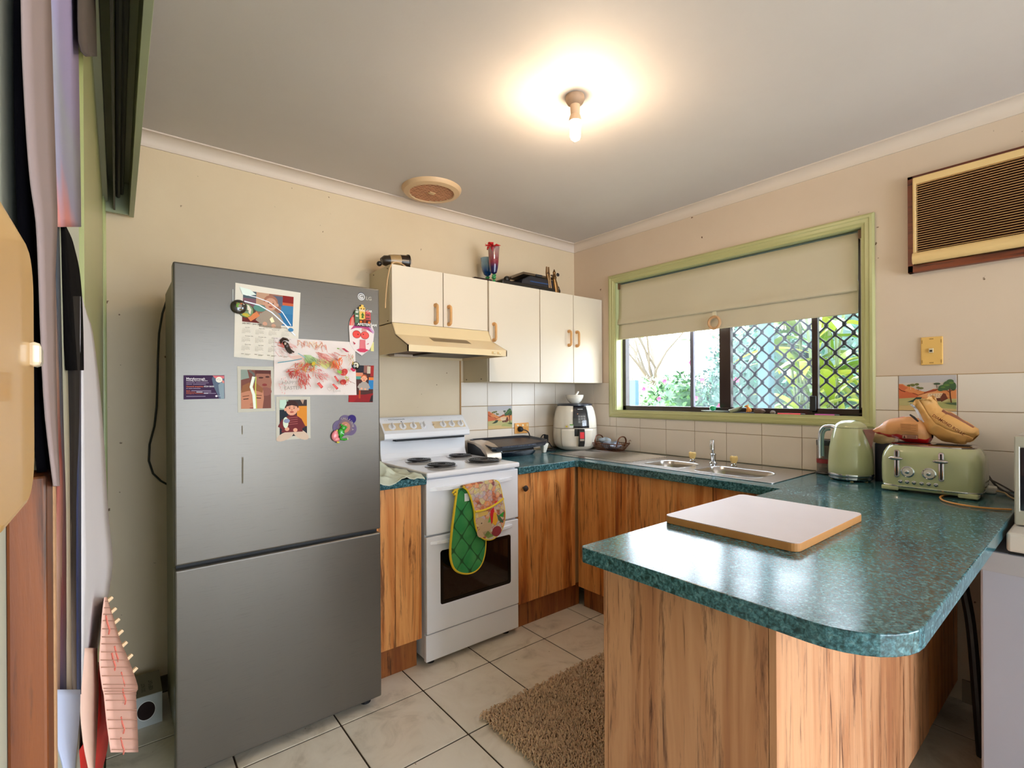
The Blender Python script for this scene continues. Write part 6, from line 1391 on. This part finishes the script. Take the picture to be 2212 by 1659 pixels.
SH_pa=[[(-2.7532,-2.06,1.4175),(-2.7524,-2.045,1.4219),(-2.7515,-2.03,1.4262)],[(-2.7514,-2.06,1.2586),(-2.7504,-2.045,1.2581),(-2.7493,-2.03,1.2575)],[(-2.7486,-2.06,1.2051),(-2.7482,-2.045,1.2031),(-2.7477,-2.03,1.201)],[(-2.7509,-2.06,1.1257),(-2.7499,-2.045,1.1211),(-2.7487,-2.03,1.1164)],[(-2.7527,-2.06,1.0239),(-2.7513,-2.045,1.016),(-2.7498,-2.03,1.0081)]]
SH_pb=[[(-2.7514,-2.035,1.4209),(-2.751,-2.0175,1.4256),(-2.7505,-2.0,1.4304)],[(-2.7498,-2.035,1.2577),(-2.7492,-2.0175,1.2571),(-2.7485,-2.0,1.2565)],[(-2.7487,-2.035,1.1778),(-2.748,-2.0175,1.1746),(-2.7473,-2.0,1.1713)],[(-2.75,-2.035,1.0126),(-2.7488,-2.0175,1.0036),(-2.7474,-2.0,0.9946)]]
SH_pc=[[(-2.7505,-2.005,1.4291),(-2.7498,-1.9925,1.4326),(-2.7489,-1.98,1.4361)],[(-2.7485,-2.005,1.2567),(-2.747,-1.9925,1.2562),(-2.7455,-1.98,1.2558)],[(-2.7476,-2.005,1.1723),(-2.7465,-1.9925,1.1698),(-2.7452,-1.98,1.1674)],[(-2.7477,-2.005,0.9993),(-2.7463,-1.9925,0.9927),(-2.7447,-1.98,0.9861)]]
SH_pd=[[(-2.7493,-1.985,1.3694),(-2.7442,-1.97,1.3724),(-2.7388,-1.955,1.3754)],[(-2.7455,-1.985,1.256),(-2.7429,-1.97,1.2554),(-2.74,-1.955,1.2548)],[(-2.7456,-1.985,1.1684),(-2.7443,-1.97,1.1655),(-2.7428,-1.955,1.1626)],[(-2.7447,-1.985,0.9929),(-2.7441,-1.97,0.9855),(-2.7433,-1.955,0.9781)]]
SH_pe=[[(-2.7433,-1.955,1.301),(-2.7412,-1.9475,1.3014),(-2.7391,-1.94,1.3018)],[(-2.743,-1.955,1.2087),(-2.7413,-1.9475,1.2078),(-2.7395,-1.94,1.2068)],[(-2.7447,-1.955,0.9787),(-2.7427,-1.9475,0.9743),(-2.7405,-1.94,0.97)]]
SH_oval=[[(-2.749,-2.0,1.4308),(-2.7501,-1.9733,1.4377),(-2.7512,-1.9467,1.4446),(-2.7523,-1.92,1.4516)],[(-2.749,-2.0,1.4201),(-2.7489,-1.9733,1.4268),(-2.7485,-1.9467,1.4336),(-2.7481,-1.92,1.4404)],[(-2.7491,-2.0,1.4095),(-2.7481,-1.9733,1.4159),(-2.747,-1.9467,1.4223),(-2.7456,-1.92,1.4287)],[(-2.7485,-2.0,1.3926),(-2.7468,-1.9733,1.3983),(-2.7447,-1.9467,1.404),(-2.7424,-1.92,1.4098)],[(-2.7477,-2.0,1.3672),(-2.7456,-1.9733,1.3717),(-2.7431,-1.9467,1.3762),(-2.7403,-1.92,1.3808)],[(-2.7466,-2.0,1.3332),(-2.7445,-1.9733,1.336),(-2.7421,-1.9467,1.3389),(-2.7394,-1.92,1.3417)],[(-2.7448,-2.0,1.2992),(-2.7432,-1.9733,1.3003),(-2.7414,-1.9467,1.3014),(-2.7392,-1.92,1.3026)]]
SH_white=[[(-2.7394,-1.94,1.3777),(-2.7429,-1.852,1.3912),(-2.7463,-1.764,1.4048),(-2.7495,-1.676,1.4183),(-2.7527,-1.588,1.4319),(-2.7558,-1.5,1.4455)],[(-2.7395,-1.94,1.3587),(-2.7421,-1.852,1.3698),(-2.7444,-1.764,1.381),(-2.7464,-1.676,1.3921),(-2.748,-1.588,1.4033),(-2.7494,-1.5,1.4146)],[(-2.7396,-1.94,1.3397),(-2.7412,-1.852,1.3484),(-2.7423,-1.764,1.3571),(-2.7429,-1.676,1.3658),(-2.7428,-1.588,1.3746),(-2.7423,-1.5,1.3834)],[(-2.7399,-1.94,1.278),(-2.7402,-1.852,1.2784),(-2.7397,-1.764,1.2788),(-2.7384,-1.676,1.2792),(-2.7361,-1.588,1.2795),(-2.733,-1.5,1.2799)],[(-2.7402,-1.94,1.2069),(-2.7397,-1.852,1.1975),(-2.7381,-1.764,1.1881),(-2.7355,-1.676,1.1785),(-2.7317,-1.588,1.1689),(-2.7268,-1.5,1.1591)],[(-2.7405,-1.94,1.15),(-2.7394,-1.852,1.1328),(-2.7372,-1.764,1.1154),(-2.7337,-1.676,1.0977),(-2.7289,-1.588,1.0799),(-2.7229,-1.5,1.0618)],[(-2.7407,-1.94,1.1051),(-2.7389,-1.852,1.0815),(-2.7358,-1.764,1.0576),(-2.7312,-1.676,1.0334),(-2.7251,-1.588,1.0088),(-2.7176,-1.5,0.984)],[(-2.7408,-1.94,1.0648),(-2.7402,-1.852,1.0359),(-2.7384,-1.764,1.0068),(-2.7355,-1.676,0.9773),(-2.7313,-1.588,0.9475),(-2.726,-1.5,0.9173)],[(-2.7409,-1.94,1.0459),(-2.7409,-1.852,1.0146),(-2.74,-1.764,0.9831),(-2.738,-1.676,0.9512),(-2.7351,-1.588,0.919),(-2.7311,-1.5,0.8866)],[(-2.7411,-1.94,1.0081),(-2.7423,-1.852,0.972),(-2.7429,-1.764,0.9358),(-2.7428,-1.676,0.8993),(-2.7421,-1.588,0.8626),(-2.7406,-1.5,0.8256)],[(-2.7412,-1.94,0.9844),(-2.7438,-1.852,0.9457),(-2.7461,-1.764,0.9069),(-2.7481,-1.676,0.8679),(-2.7497,-1.588,0.8288),(-2.751,-1.5,0.7896)],[(-2.742,-1.94,0.9681),(-2.7458,-1.852,0.9277),(-2.7495,-1.764,0.8872),(-2.7531,-1.676,0.8467),(-2.7566,-1.588,0.8061),(-2.76,-1.5,0.7655)]]
SH_pink=[[(-2.7243,-1.75,1.0046),(-2.7248,-1.6875,0.9848),(-2.7253,-1.625,0.965),(-2.7257,-1.5625,0.9452),(-2.726,-1.5,0.9254)],[(-2.7268,-1.75,0.9804),(-2.7252,-1.6875,0.9582),(-2.7232,-1.625,0.9359),(-2.7208,-1.5625,0.9134),(-2.718,-1.5,0.8909)],[(-2.7284,-1.75,0.9498),(-2.7246,-1.6875,0.9246),(-2.7201,-1.625,0.8991),(-2.7148,-1.5625,0.8734),(-2.7087,-1.5,0.8474)],[(-2.7299,-1.75,0.9194),(-2.7232,-1.6875,0.8907),(-2.7152,-1.625,0.8616),(-2.706,-1.5625,0.832),(-2.6954,-1.5,0.802)],[(-2.7272,-1.75,0.8855),(-2.7187,-1.6875,0.8535),(-2.7086,-1.625,0.8209),(-2.697,-1.5625,0.7877),(-2.6838,-1.5,0.754)],[(-2.7254,-1.75,0.8742),(-2.7177,-1.6875,0.8417),(-2.7087,-1.625,0.8086),(-2.6983,-1.5625,0.775),(-2.6865,-1.5,0.7409)],[(-2.7227,-1.75,0.8357),(-2.7152,-1.6875,0.8002),(-2.7064,-1.625,0.7642),(-2.6962,-1.5625,0.7276),(-2.6848,-1.5,0.6904)],[(-2.7185,-1.75,0.7932),(-2.7115,-1.6875,0.7547),(-2.7034,-1.625,0.7157),(-2.6942,-1.5625,0.6761),(-2.6837,-1.5,0.636)]]
SH_pale=[[(-2.7428,-1.85,0.9821),(-2.7391,-1.775,0.9509),(-2.734,-1.7,0.9193)],[(-2.7437,-1.85,0.9502),(-2.7392,-1.775,0.9152),(-2.7332,-1.7,0.8798)],[(-2.7455,-1.85,0.9293),(-2.74,-1.775,0.8917),(-2.7328,-1.7,0.8534)],[(-2.7425,-1.85,0.8742),(-2.7394,-1.775,0.8319),(-2.7351,-1.7,0.789)],[(-2.7365,-1.85,0.8309),(-2.7373,-1.775,0.7862),(-2.7378,-1.7,0.7413)]]
SH_red=[[(-2.734,-1.62,0.866),(-2.7346,-1.5667,0.8437),(-2.735,-1.5133,0.8213),(-2.7354,-1.46,0.799)],[(-2.7342,-1.62,0.8304),(-2.733,-1.5667,0.8055),(-2.7316,-1.5133,0.7805),(-2.7298,-1.46,0.7554)],[(-2.7349,-1.62,0.8022),(-2.7322,-1.5667,0.7751),(-2.7291,-1.5133,0.7478),(-2.7255,-1.46,0.7204)],[(-2.7378,-1.62,0.7678),(-2.7341,-1.5667,0.7382),(-2.7299,-1.5133,0.7085),(-2.725,-1.46,0.6784)],[(-2.7566,-1.62,0.7409),(-2.7481,-1.5667,0.7071),(-2.7383,-1.5133,0.6727),(-2.7272,-1.46,0.6376)],[(-2.763,-1.62,0.7021),(-2.7558,-1.5667,0.6662),(-2.7473,-1.5133,0.6298),(-2.7376,-1.46,0.5927)]]
SH_bluish=[[(-2.7457,-2.15,1.0744),(-2.7437,-2.07,1.0364),(-2.7389,-1.99,0.9973)],[(-2.7453,-2.15,1.0584),(-2.7436,-2.07,1.0176),(-2.7393,-1.99,0.9756)],[(-2.7435,-2.15,1.0386),(-2.7433,-2.07,0.9948),(-2.7411,-1.99,0.9501)],[(-2.741,-2.15,1.0247),(-2.7424,-2.07,0.9793),(-2.7425,-1.99,0.9333)],[(-2.7389,-2.15,1.0109),(-2.7415,-2.07,0.9638),(-2.7432,-1.99,0.9162)]]
def sheet(name, rows, mat, label, cat, group=None, th=.0012, col=None):
    c = rows[len(rows)//2][0]; t = thing(name, label, cat, c, group)
    nr, nc = len(rows), len(rows[0]); m = MB()
    # refine rows with a smooth spline so that edges curve
    cols = [smooth([rows[i][j] for i in range(nr)], 3) for j in range(nc)]; N = len(cols[0])
    m.add([cols[j][i] for i in range(N) for j in range(nc)], [(i*nc+j, i*nc+j+1, (i+1)*nc+j+1, (i+1)*nc+j) for i in range(N-1) for j in range(nc-1)], 0, True)
    o = obj('sheet', m, mat, t, fix=False, sharp=80); s = o.modifiers.new('solid', 'SOLIDIFY'); s.thickness = th; s.offset = 0
    return t
GP = 'papers hanging on the wall at left'
sheet('black_apron', SH_black, C('#100e14', .95, spec=.1), 'black cloth hanging on the wall right behind the light switch', 'cloth', th=.004)
sheet('curled_poster', SH_mauve, C('#948280', .85, var=.12, vs=4, spec=.2), 'mauve-grey curled poster hanging in front of the black cloth', 'poster', GP)
def stripes(name, stops, ax, z0, z1):
    m, nt, p, nd, L = nodes(name); tc = nd('TexCoord'); sx = nd('SeparateXYZ'); L(tc.outputs['Object'], sx.inputs[0]); mr = nd('MapRange'); mr.inputs[1].default_value = z0; mr.inputs[2].default_value = z1
    n = nd('TexNoise'); n.inputs['Scale'].default_value = 6; L(tc.outputs['Object'], n.inputs['Vector']); ad = nd('Math'); ad.operation = 'MULTIPLY_ADD'; ad.inputs[1].default_value = .12; L(n.outputs['Fac'], ad.inputs[0]); L(sx.outputs[ax], ad.inputs[2])
    L(ad.outputs[0], mr.inputs[0]); r = ramp(nd, stops); L(mr.outputs[0], r.inputs[0]); L(r.outputs[0], p.inputs['Base Color']); p.inputs['Roughness'].default_value = .7; p.inputs['Specular IOR Level'].default_value = .2; return m
sheet('glossy_print', SH_gloss, stripes('glossy_picture', [(0, '#8f9070'), (.2, '#a09a86'), (.38, '#c07870'), (.5, '#8a8498'), (.7, '#8c8c96'), (.85, '#8e86a4'), (1, '#9488ac')], 2, -.16, .2), 'tall glossy picture print in green, pink and mauve hanging on the left wall', 'print', GP)
sheet('brown_card', SH_browntop, C('#3c302a', .6), 'dark brown card corner hanging high on the left wall below the pelmet', 'card', GP)
sheet('hanging_print', SH_pa, stripes('print_a', [(0, '#8c7064'), (.45, '#a07c6c'), (.6, '#8c3c34'), (.8, '#a88878'), (1, '#94786c')], 2, -.2, .25), 'pinkish-brown hanging print, nearest the poster', 'print', GP)
sheet('hanging_print', SH_pb, stripes('print_b', [(0, '#23264c'), (.3, '#3c3848'), (.5, '#5c2c28'), (.8, '#3c3c44'), (1, '#3a4048')], 2, -.25, .25), 'dark navy and grey hanging print, second in the bundle', 'print', GP)
sheet('hanging_print', SH_pc, stripes('print_c', [(0, '#7c6658'), (.5, '#968672'), (1, '#8a8874')], 2, -.25, .25), 'beige hanging print in the middle of the bundle', 'print', GP)
sheet('hanging_print', SH_pd, stripes('print_d', [(0, '#8490a4'), (.3, '#6a5c54'), (.6, '#241a14'), (1, '#120e0c')], 2, -.25, .2), 'dark brown hanging print fading to blue-grey at its foot', 'print', GP)
sheet('hanging_print', SH_pe, C('#232c4c', .4), 'navy-edged hanging print against the white sheet', 'print', GP)
sheet('baseball_hat', SH_oval, C('#0a0808', .95, spec=.05), 'black rounded hat edge hanging above the white sheet', 'hat', th=.004)
sheet('white_sheet', SH_white, C('#ccc8cc', .6, var=.05, vs=6), 'large white paper sheet with its corner curling out into the room', 'paper', GP)
t = sheet('note_page', SH_pink, C('#e0b0a0', .7, var=.08, vs=6), 'pink lined notebook page with torn spiral holes and red crayon marks', 'paper', GP)
row = SH_pink
def pk(i, j): return Vector(row[i][j])
m = MB()
for a, b, s in ((0, 1, .2), (0, 1, .8), (1, 2, .3), (1, 2, .8), (2, 3, .3), (2, 3, .85), (3, 4, .4)):
    q = pk(a, 4).lerp(pk(b, 4), s); m.tube([q-Vector((.002, .001, .001)), q+Vector((.006, .003, .004))], [.0042, .0038], 6, flat=.8)
obj('torn_tabs', m, C('#e8c8a0', .7), t)
m = MB()
for i in range(0, 7):
    for s in (.2, .55, .9):
        a, b = pk(i, 0).lerp(pk(i+1, 0), s), pk(i, 4).lerp(pk(i+1, 4), s); n_ = Vector((.0009, -.0006, 0)); m.add([a+n_, b+n_, b+n_+Vector((0, 0, -.0012)), a+n_+Vector((0, 0, -.0012))], [(0, 1, 2, 3)])
obj('ruled_lines', m, C('#b0806c', .7), t, fix=False)
m = MB(); rn = random.Random(9)
for i, j, dx in ((1, 1, 0), (2, 2, .3), (2, 1, .6), (3, 2, .4), (4, 2, .2), (5, 1, .8), (6, 1, .5)):
    a = pk(i, j).lerp(pk(i+1, j+1), dx)+Vector((.0012, -.0008, 0)); m.tube([a, a+Vector((.0015, .004, -.012)), a+Vector((.004, .002, -.022)), a+Vector((.003, .006, -.03))], .0011, 4)
obj('crayon_marks', m, C('#cc7060', .7), t)
sheet('pale_note', SH_pale, C('#d9b4a4', .7), 'narrow pale pink paper hanging under the white sheet', 'paper', GP)
sheet('red_cloth', SH_red, C('#b8180e', .6, var=.15, vs=20), 'red cloth hanging behind the pink notebook page', 'cloth')
sheet('bluish_paper', SH_bluish, C('#aab2cc', .6), 'bluish white paper curling out below the bundle of prints', 'paper', GP)
# light switch
t = thing('light_switch', 'cream light switch plate on the left wall close to the lens', 'light switch', (-2.75, -2.35, 1.285))
obj('plate', MB().prism([(y-2.35, z+1.285) for y, z in rrect(-.052, .050, -.056, .056, .022, 6)], 'x', -2.757, -2.739), C('#c99a54', .35, coat=.3), t, bevel=.004, seg=3)
obj('rocker', MB().prism([(-2.318, 1.299), (-2.306, 1.297), (-2.306, 1.288), (-2.318, 1.288)], 'x', -2.740, -2.7355), C('#d6c4a8', .2, coat=.5), t, bevel=.002)
# wooden letter rack
t = thing('wooden_board', 'orange-brown wooden board on end against the left wall, below the light switch', 'board', (-2.75, -2.216, .8))
obj('board_body', MB().box(-2.757, -2.7408, -2.234, -2.200, .70, 1.231), wood('rack_wood', '#7c4012', '#68320c', '#502408', '#281206'), t, bevel=.0015)
obj('raw_edge', MB().box(-2.755, -2.7400, -2.1995, -2.190, .70, 1.228), C('#a8805c', .9, bump=1, bs=120, var=.3, vs=90), t, bevel=.001)
# green door and architrave
dr_ = sroot('door_1', (-2.75, -.5, 0))
obj('door_panel', MB().box(-2.757, -2.7505, -1.55, -.115, 0, 2.08), C('#9c9e66', .35, coat=.2, var=.06, vs=3), dr_)
for a, b, x in ((-.11, -.085, -2.7465), (-.083, -.058, -2.744), (-.056, -.03, -2.7425), (-.028, 0, -2.7415)):
    obj('architrave', MB().box(-2.757, x, a, b-.001, 0, 2.2), C('#b4bc7e', .3, coat=.3), dr_, bevel=.0015)
# pelmet box with sliding track
t = thing('track_pelmet', 'grey-green open-bottomed pelmet box with dark sliding track at upper left', 'pelmet', (-2.70, -.8, 2.03))
obj('front_board', MB().box(-2.668, -2.652, -2.2, -.03, 2.018, 2.30), M_greend, t, bevel=.001)
obj('end_board', MB().box(-2.757, -2.668, -.045, -.03, 2.022, 2.30), M_greend, t, bevel=.001)
obj('top_board', MB().box(-2.757, -2.668, -2.2, -.046, 2.15, 2.162), M_greend, t)
obj('track', MB().box(-2.718, -2.712, -2.2, -.05, 2.03, 2.10), C('#3c3a34', .5), t, bevel=.001)
obj('track', MB().tube([(-2.703, -.06, 2.085), (-2.703, -2.2, 2.085)], .007, 8), C('#44423a', .4), t)
obj('track', MB().tube([(-2.692, -.06, 2.100), (-2.692, -2.2, 2.100)], .007, 8), C('#504e46', .4), t)
obj('wall_rail', MB().box(-2.757, -2.735, -2.2, -.05, 2.06, 2.12), C('#a8ad94', .4), t, bevel=.001)

# ================= OUTSIDE =================
struct('ground', MB().box(.13, 40, -25, 30, -.45, -.30), paint('sandy_ground', '#c9b39c', '#a8a878', 1, specks=False, rough=.9))
t = tag(obj('verandah_post', MB().box(1.40, 1.50, -.815, -.725, -.3, 2.9), C('#3c5c64', .5), bevel=.004), 'pale blue-green square verandah post outside the window', 'post')
t = thing('metal_fence', 'low dark metal fence section across the garden', 'fence', (7, 3.7, -.3))
for k in range(10): obj('picket', MB().box(6.99, 7.01, 2.75+.12*k, 2.77+.12*k, -.3, 1.5), C('#50626a', .5), t)
obj('top_rail', MB().box(6.985, 7.015, 2.73, 3.87, 1.5, 1.54), C('#50626a', .5), t)
tag(obj('timber_post', MB().box(6.0, 6.12, 3.98, 4.14, -.3, 1.56), C('#40607a', .7), bevel=.005), 'grey-blue garden post seen at the left end of the window', 'post')
def foliage(c, r, n, size, seed, up=.3, ar=2.2):
    rn = random.Random(seed); m = MB()
    if n > 3000:
        b = MB(); b.ball(c, (r[0]*.78, r[1]*.78, r[2]*.78), 20, 14); m.add([tuple(Vector(c)+(Vector(p)-Vector(c))*(1+.3*noise.noise(Vector(p)*3))) for p in b.v], b.f, 0, True)
    for _ in range(n):
        while True:
            p = Vector((rn.uniform(-1, 1), rn.uniform(-1, 1), rn.uniform(-1, 1)))
            if .25 < p.length < 1: break
        q = Vector((c[0]+p.x*r[0], c[1]+p.y*r[1], c[2]+p.z*r[2])); d = Vector((rn.gauss(0, 1), rn.gauss(0, 1), rn.gauss(up, .7))).normalized(); s = d.cross(Vector((rn.gauss(0, 1), rn.gauss(0, 1), rn.gauss(0, 1)))).normalized()
        l = size*rn.uniform(.6, 1.3); w = l/ar/2
        m.add([q, q+d*l*.5+s*w, q+d*l, q+d*l*.5-s*w], [(0, 1, 2, 3)], rn.randrange(3), False)
    return m
def leafmats(a, b, c): return [C(a, .5, trans=0), C(b, .5), C(c, .5)]
def branchy(c, h, n, spread, seed, r=.012):
    rn = random.Random(seed); m = MB()
    for k in range(n):
        a = rn.uniform(0, 6.28); p = Vector(c); pts = [p.copy()]; d = Vector((math.cos(a)*spread, math.sin(a)*spread, 1))
        for i in range(5): d += Vector((rn.gauss(0, .3), rn.gauss(0, .3), .1)); p = p+d.normalized()*h/5; pts.append(p.copy())
        m.tube(pts, [r*(1-.17*i) for i in range(6)], 5)
    return m
fl_mesh = None
def flower(parent, loc):
    global fl_mesh
    if fl_mesh is None:
        m = MB()
        for k in range(5):
            a = R(72*k); d = Vector((-.45, math.cos(a), math.sin(a))); s = Vector((0, -math.sin(a), math.cos(a)))*.028
            m.add([(0, 0, 0), tuple(d*.02+s*.65), tuple(d*.04), tuple(d*.02-s*.65)], [(0, 1, 2, 3)])
        o = obj('flower', m, C('#b0184c', .5), None, fix=False); fl_mesh = o.data
    else:
        o = bpy.data.objects.new('flower', fl_mesh); COL.objects.link(o)
    o.parent = parent; o.location = Vector(loc)-WL[parent.name]
def shrub(label, c, r, n, size, seed, cols, flowers=(), base=-.3):
    t = thing('garden_shrub', label, 'shrub', (c[0], c[1], base), 'shrubs outside the window')
    obj('foliage', foliage(c, r, n, size, seed), leafmats(*cols), t, kind='stuff', fix=False)
    obj('stems', branchy((c[0], c[1], base), c[2]-base+r[2]*.6, 9, .35, seed), C('#6c6050', .8), t)
    for f in flowers: flower(t, f)
    return t
G1 = ('#264a2c', '#3c6436', '#527a44'); G2 = ('#24443a', '#34604c', '#4c7c64'); G3 = ('#56744e', '#788e68', '#94a480')
shrub('flowering shrub with pink blooms left of the window mullion', (4.0, 1.55, .75), (.8, .62, .85), 5200, .085, 1, G1, [(3.3, 1.43, 1.44), (3.3, 1.52, 1.19), (3.25, 1.74, 1.33), (3.4, 1.9, 1.0), (3.3, 1.25, 1.05)])
shrub('dense blue-green shrub with pink blooms behind the dusty pane', (4.2, .52, 1.15), (.9, .75, 1.25), 7000, .085, 2, G2, [(3.3, 1.02, 1.68), (3.3, .86, 1.44), (3.3, .95, 1.2), (3.3, .40, 1.43), (3.3, .62, 1.1)])
shrub('pale thin shrub at the far left of the garden', (7.6, 4.6, .7), (1.3, 1.6, 1.0), 4200, .10, 3, G3)
shrub('large dark shrub behind the verandah post', (5.2, -.75, 1.5), (1.3, 1.3, 1.9), 12000, .11, 4, G2)
shrub('broad green shrub behind the ginger leaves', (5.5, -2.7, 1.5), (1.3, 1.4, 2.0), 11000, .13, 5, G1)
def tree(label, c, h, r, n, size, seed, cols):
    t = thing('garden_tree', label, 'tree', (c[0], c[1], -.3), 'trees beyond the garden')
    obj('trunk', MB().tube([(c[0], c[1], -.3), (c[0]+.1, c[1]-.1, h*.5), (c[0]-.1, c[1], h)], [.16, .12, .05], 8), C('#a09484', .9), t)
    obj('branches', branchy((c[0], c[1], h*.35), h*.8, 12, .7, seed, .05), C('#5c5448', .9), t)
    obj('crown', foliage((c[0], c[1], h), r, n, size, seed, -.3, 4), leafmats(*cols), t, kind='stuff', fix=False)
tree('pale gum tree with thin hanging leaves seen in the left pane', (11, 7.0, 0), 4.2, (1.9, 2.0, 1.8), 420, .26, 11, G3)
tree('slender gum tree behind the flowering shrub', (12, 3.8, 0), 3.8, (1.6, 1.6, 1.8), 420, .26, 12, G3)
tree('leafy tree behind the verandah post', (10, -.5, 0), 3.6, (2.4, 2.4, 2.4), 9000, .22, 13, G2)
tree('leafy tree at the far right of the garden', (9, -4, 0), 3.4, (2.4, 2.4, 2.6), 9000, .22, 14, G1)
# strap-leaved ginger plants
def strap(base, a, L_, w, lift, droop):
    m = MB(); d = Vector((math.cos(a), math.sin(a), 0)); s = Vector((-d.y, d.x, 0)); N = 8; vs = []
    for i in range(N+1):
        u = i/N; p = Vector(base)+d*L_*(u*.85)+Vector((0, 0, lift*u-droop*u*u)); ww = w*math.sin(math.pi*min(1, .08+u*.92))**.8
        vs += [p+s*ww+Vector((0, 0, ww*.35)), p, p-s*ww+Vector((0, 0, ww*.35))]
    fs = []
    for i in range(N): fs += [(3*i, 3*i+1, 3*i+4, 3*i+3), (3*i+1, 3*i+2, 3*i+5, 3*i+4)]
    return m.add(vs, fs, 0, True)
def ginger(label, x, y, h, n, seed, cols, z0=.7):
    t = thing('ginger_plant', label, 'plant', (x, y, -.3), 'ginger plants by the window'); rn = random.Random(seed)
    m = MB()
    for k in range(5): m.tube([(x+rn.uniform(-.15, .15), y+rn.uniform(-.15, .15), -.3), (x+rn.uniform(-.2, .2), y+rn.uniform(-.2, .2), h)], .012, 6)
    obj('stalks', m, C('#4c5c30', .6), t)
    for k in range(n):
        z = rn.uniform(z0, h); a = rn.uniform(0, 6.28)
        obj('leaf', strap((x+rn.uniform(-.12, .12), y+rn.uniform(-.12, .12), z), a, rn.uniform(.45, .8), rn.uniform(.045, .075), rn.uniform(.2, .6), rn.uniform(.25, .55)), C(rn.choice(cols), .35, coat=.3), t)
YG = ['#6c8420', '#86982c', '#527420', '#a4a840', '#44682a']
ginger('yellow-green strap-leaved plant close outside the right pane', 1.95, -1.02, 2.05, 46, 31, YG)
ginger('strap-leaved plant just right of the verandah post', 2.45, -.72, 1.95, 44, 32, YG)
ginger('strap-leaved plant at the far right outside the window', 2.9, -1.75, 2.3, 40, 33, YG)
t = thing('palm', 'small palm with feathery fronds low outside the right pane', 'palm', (3.0, -1.1, -.3))
rn = random.Random(4)
obj('trunk', MB().tube([(3.0, -1.1, -.3), (3.02, -1.08, .9)], [.05, .04], 8), C('#a88c70', .8), t)
for k in range(9):
    a = R(40*k+10); m = MB(); d = Vector((math.cos(a), math.sin(a), 0)); s = Vector((-d.y, d.x, 0)); rib = [Vector((3.02, -1.08, .9))+d*.75*u+Vector((0, 0, .7*u-.75*u*u)) for u in [i/14 for i in range(15)]]
    m.tube(rib, .006, 4)
    for i in range(2, 15):
        for sg in (-1, 1): q = rib[i]; e = q+s*sg*.26*math.sin(math.pi*i/16)+d*.12+Vector((0, 0, -.05)); m.add([q, q+d*.02, e], [(0, 1, 2)])
    obj('frond', m, C('#28503c', .5), t, fix=False)
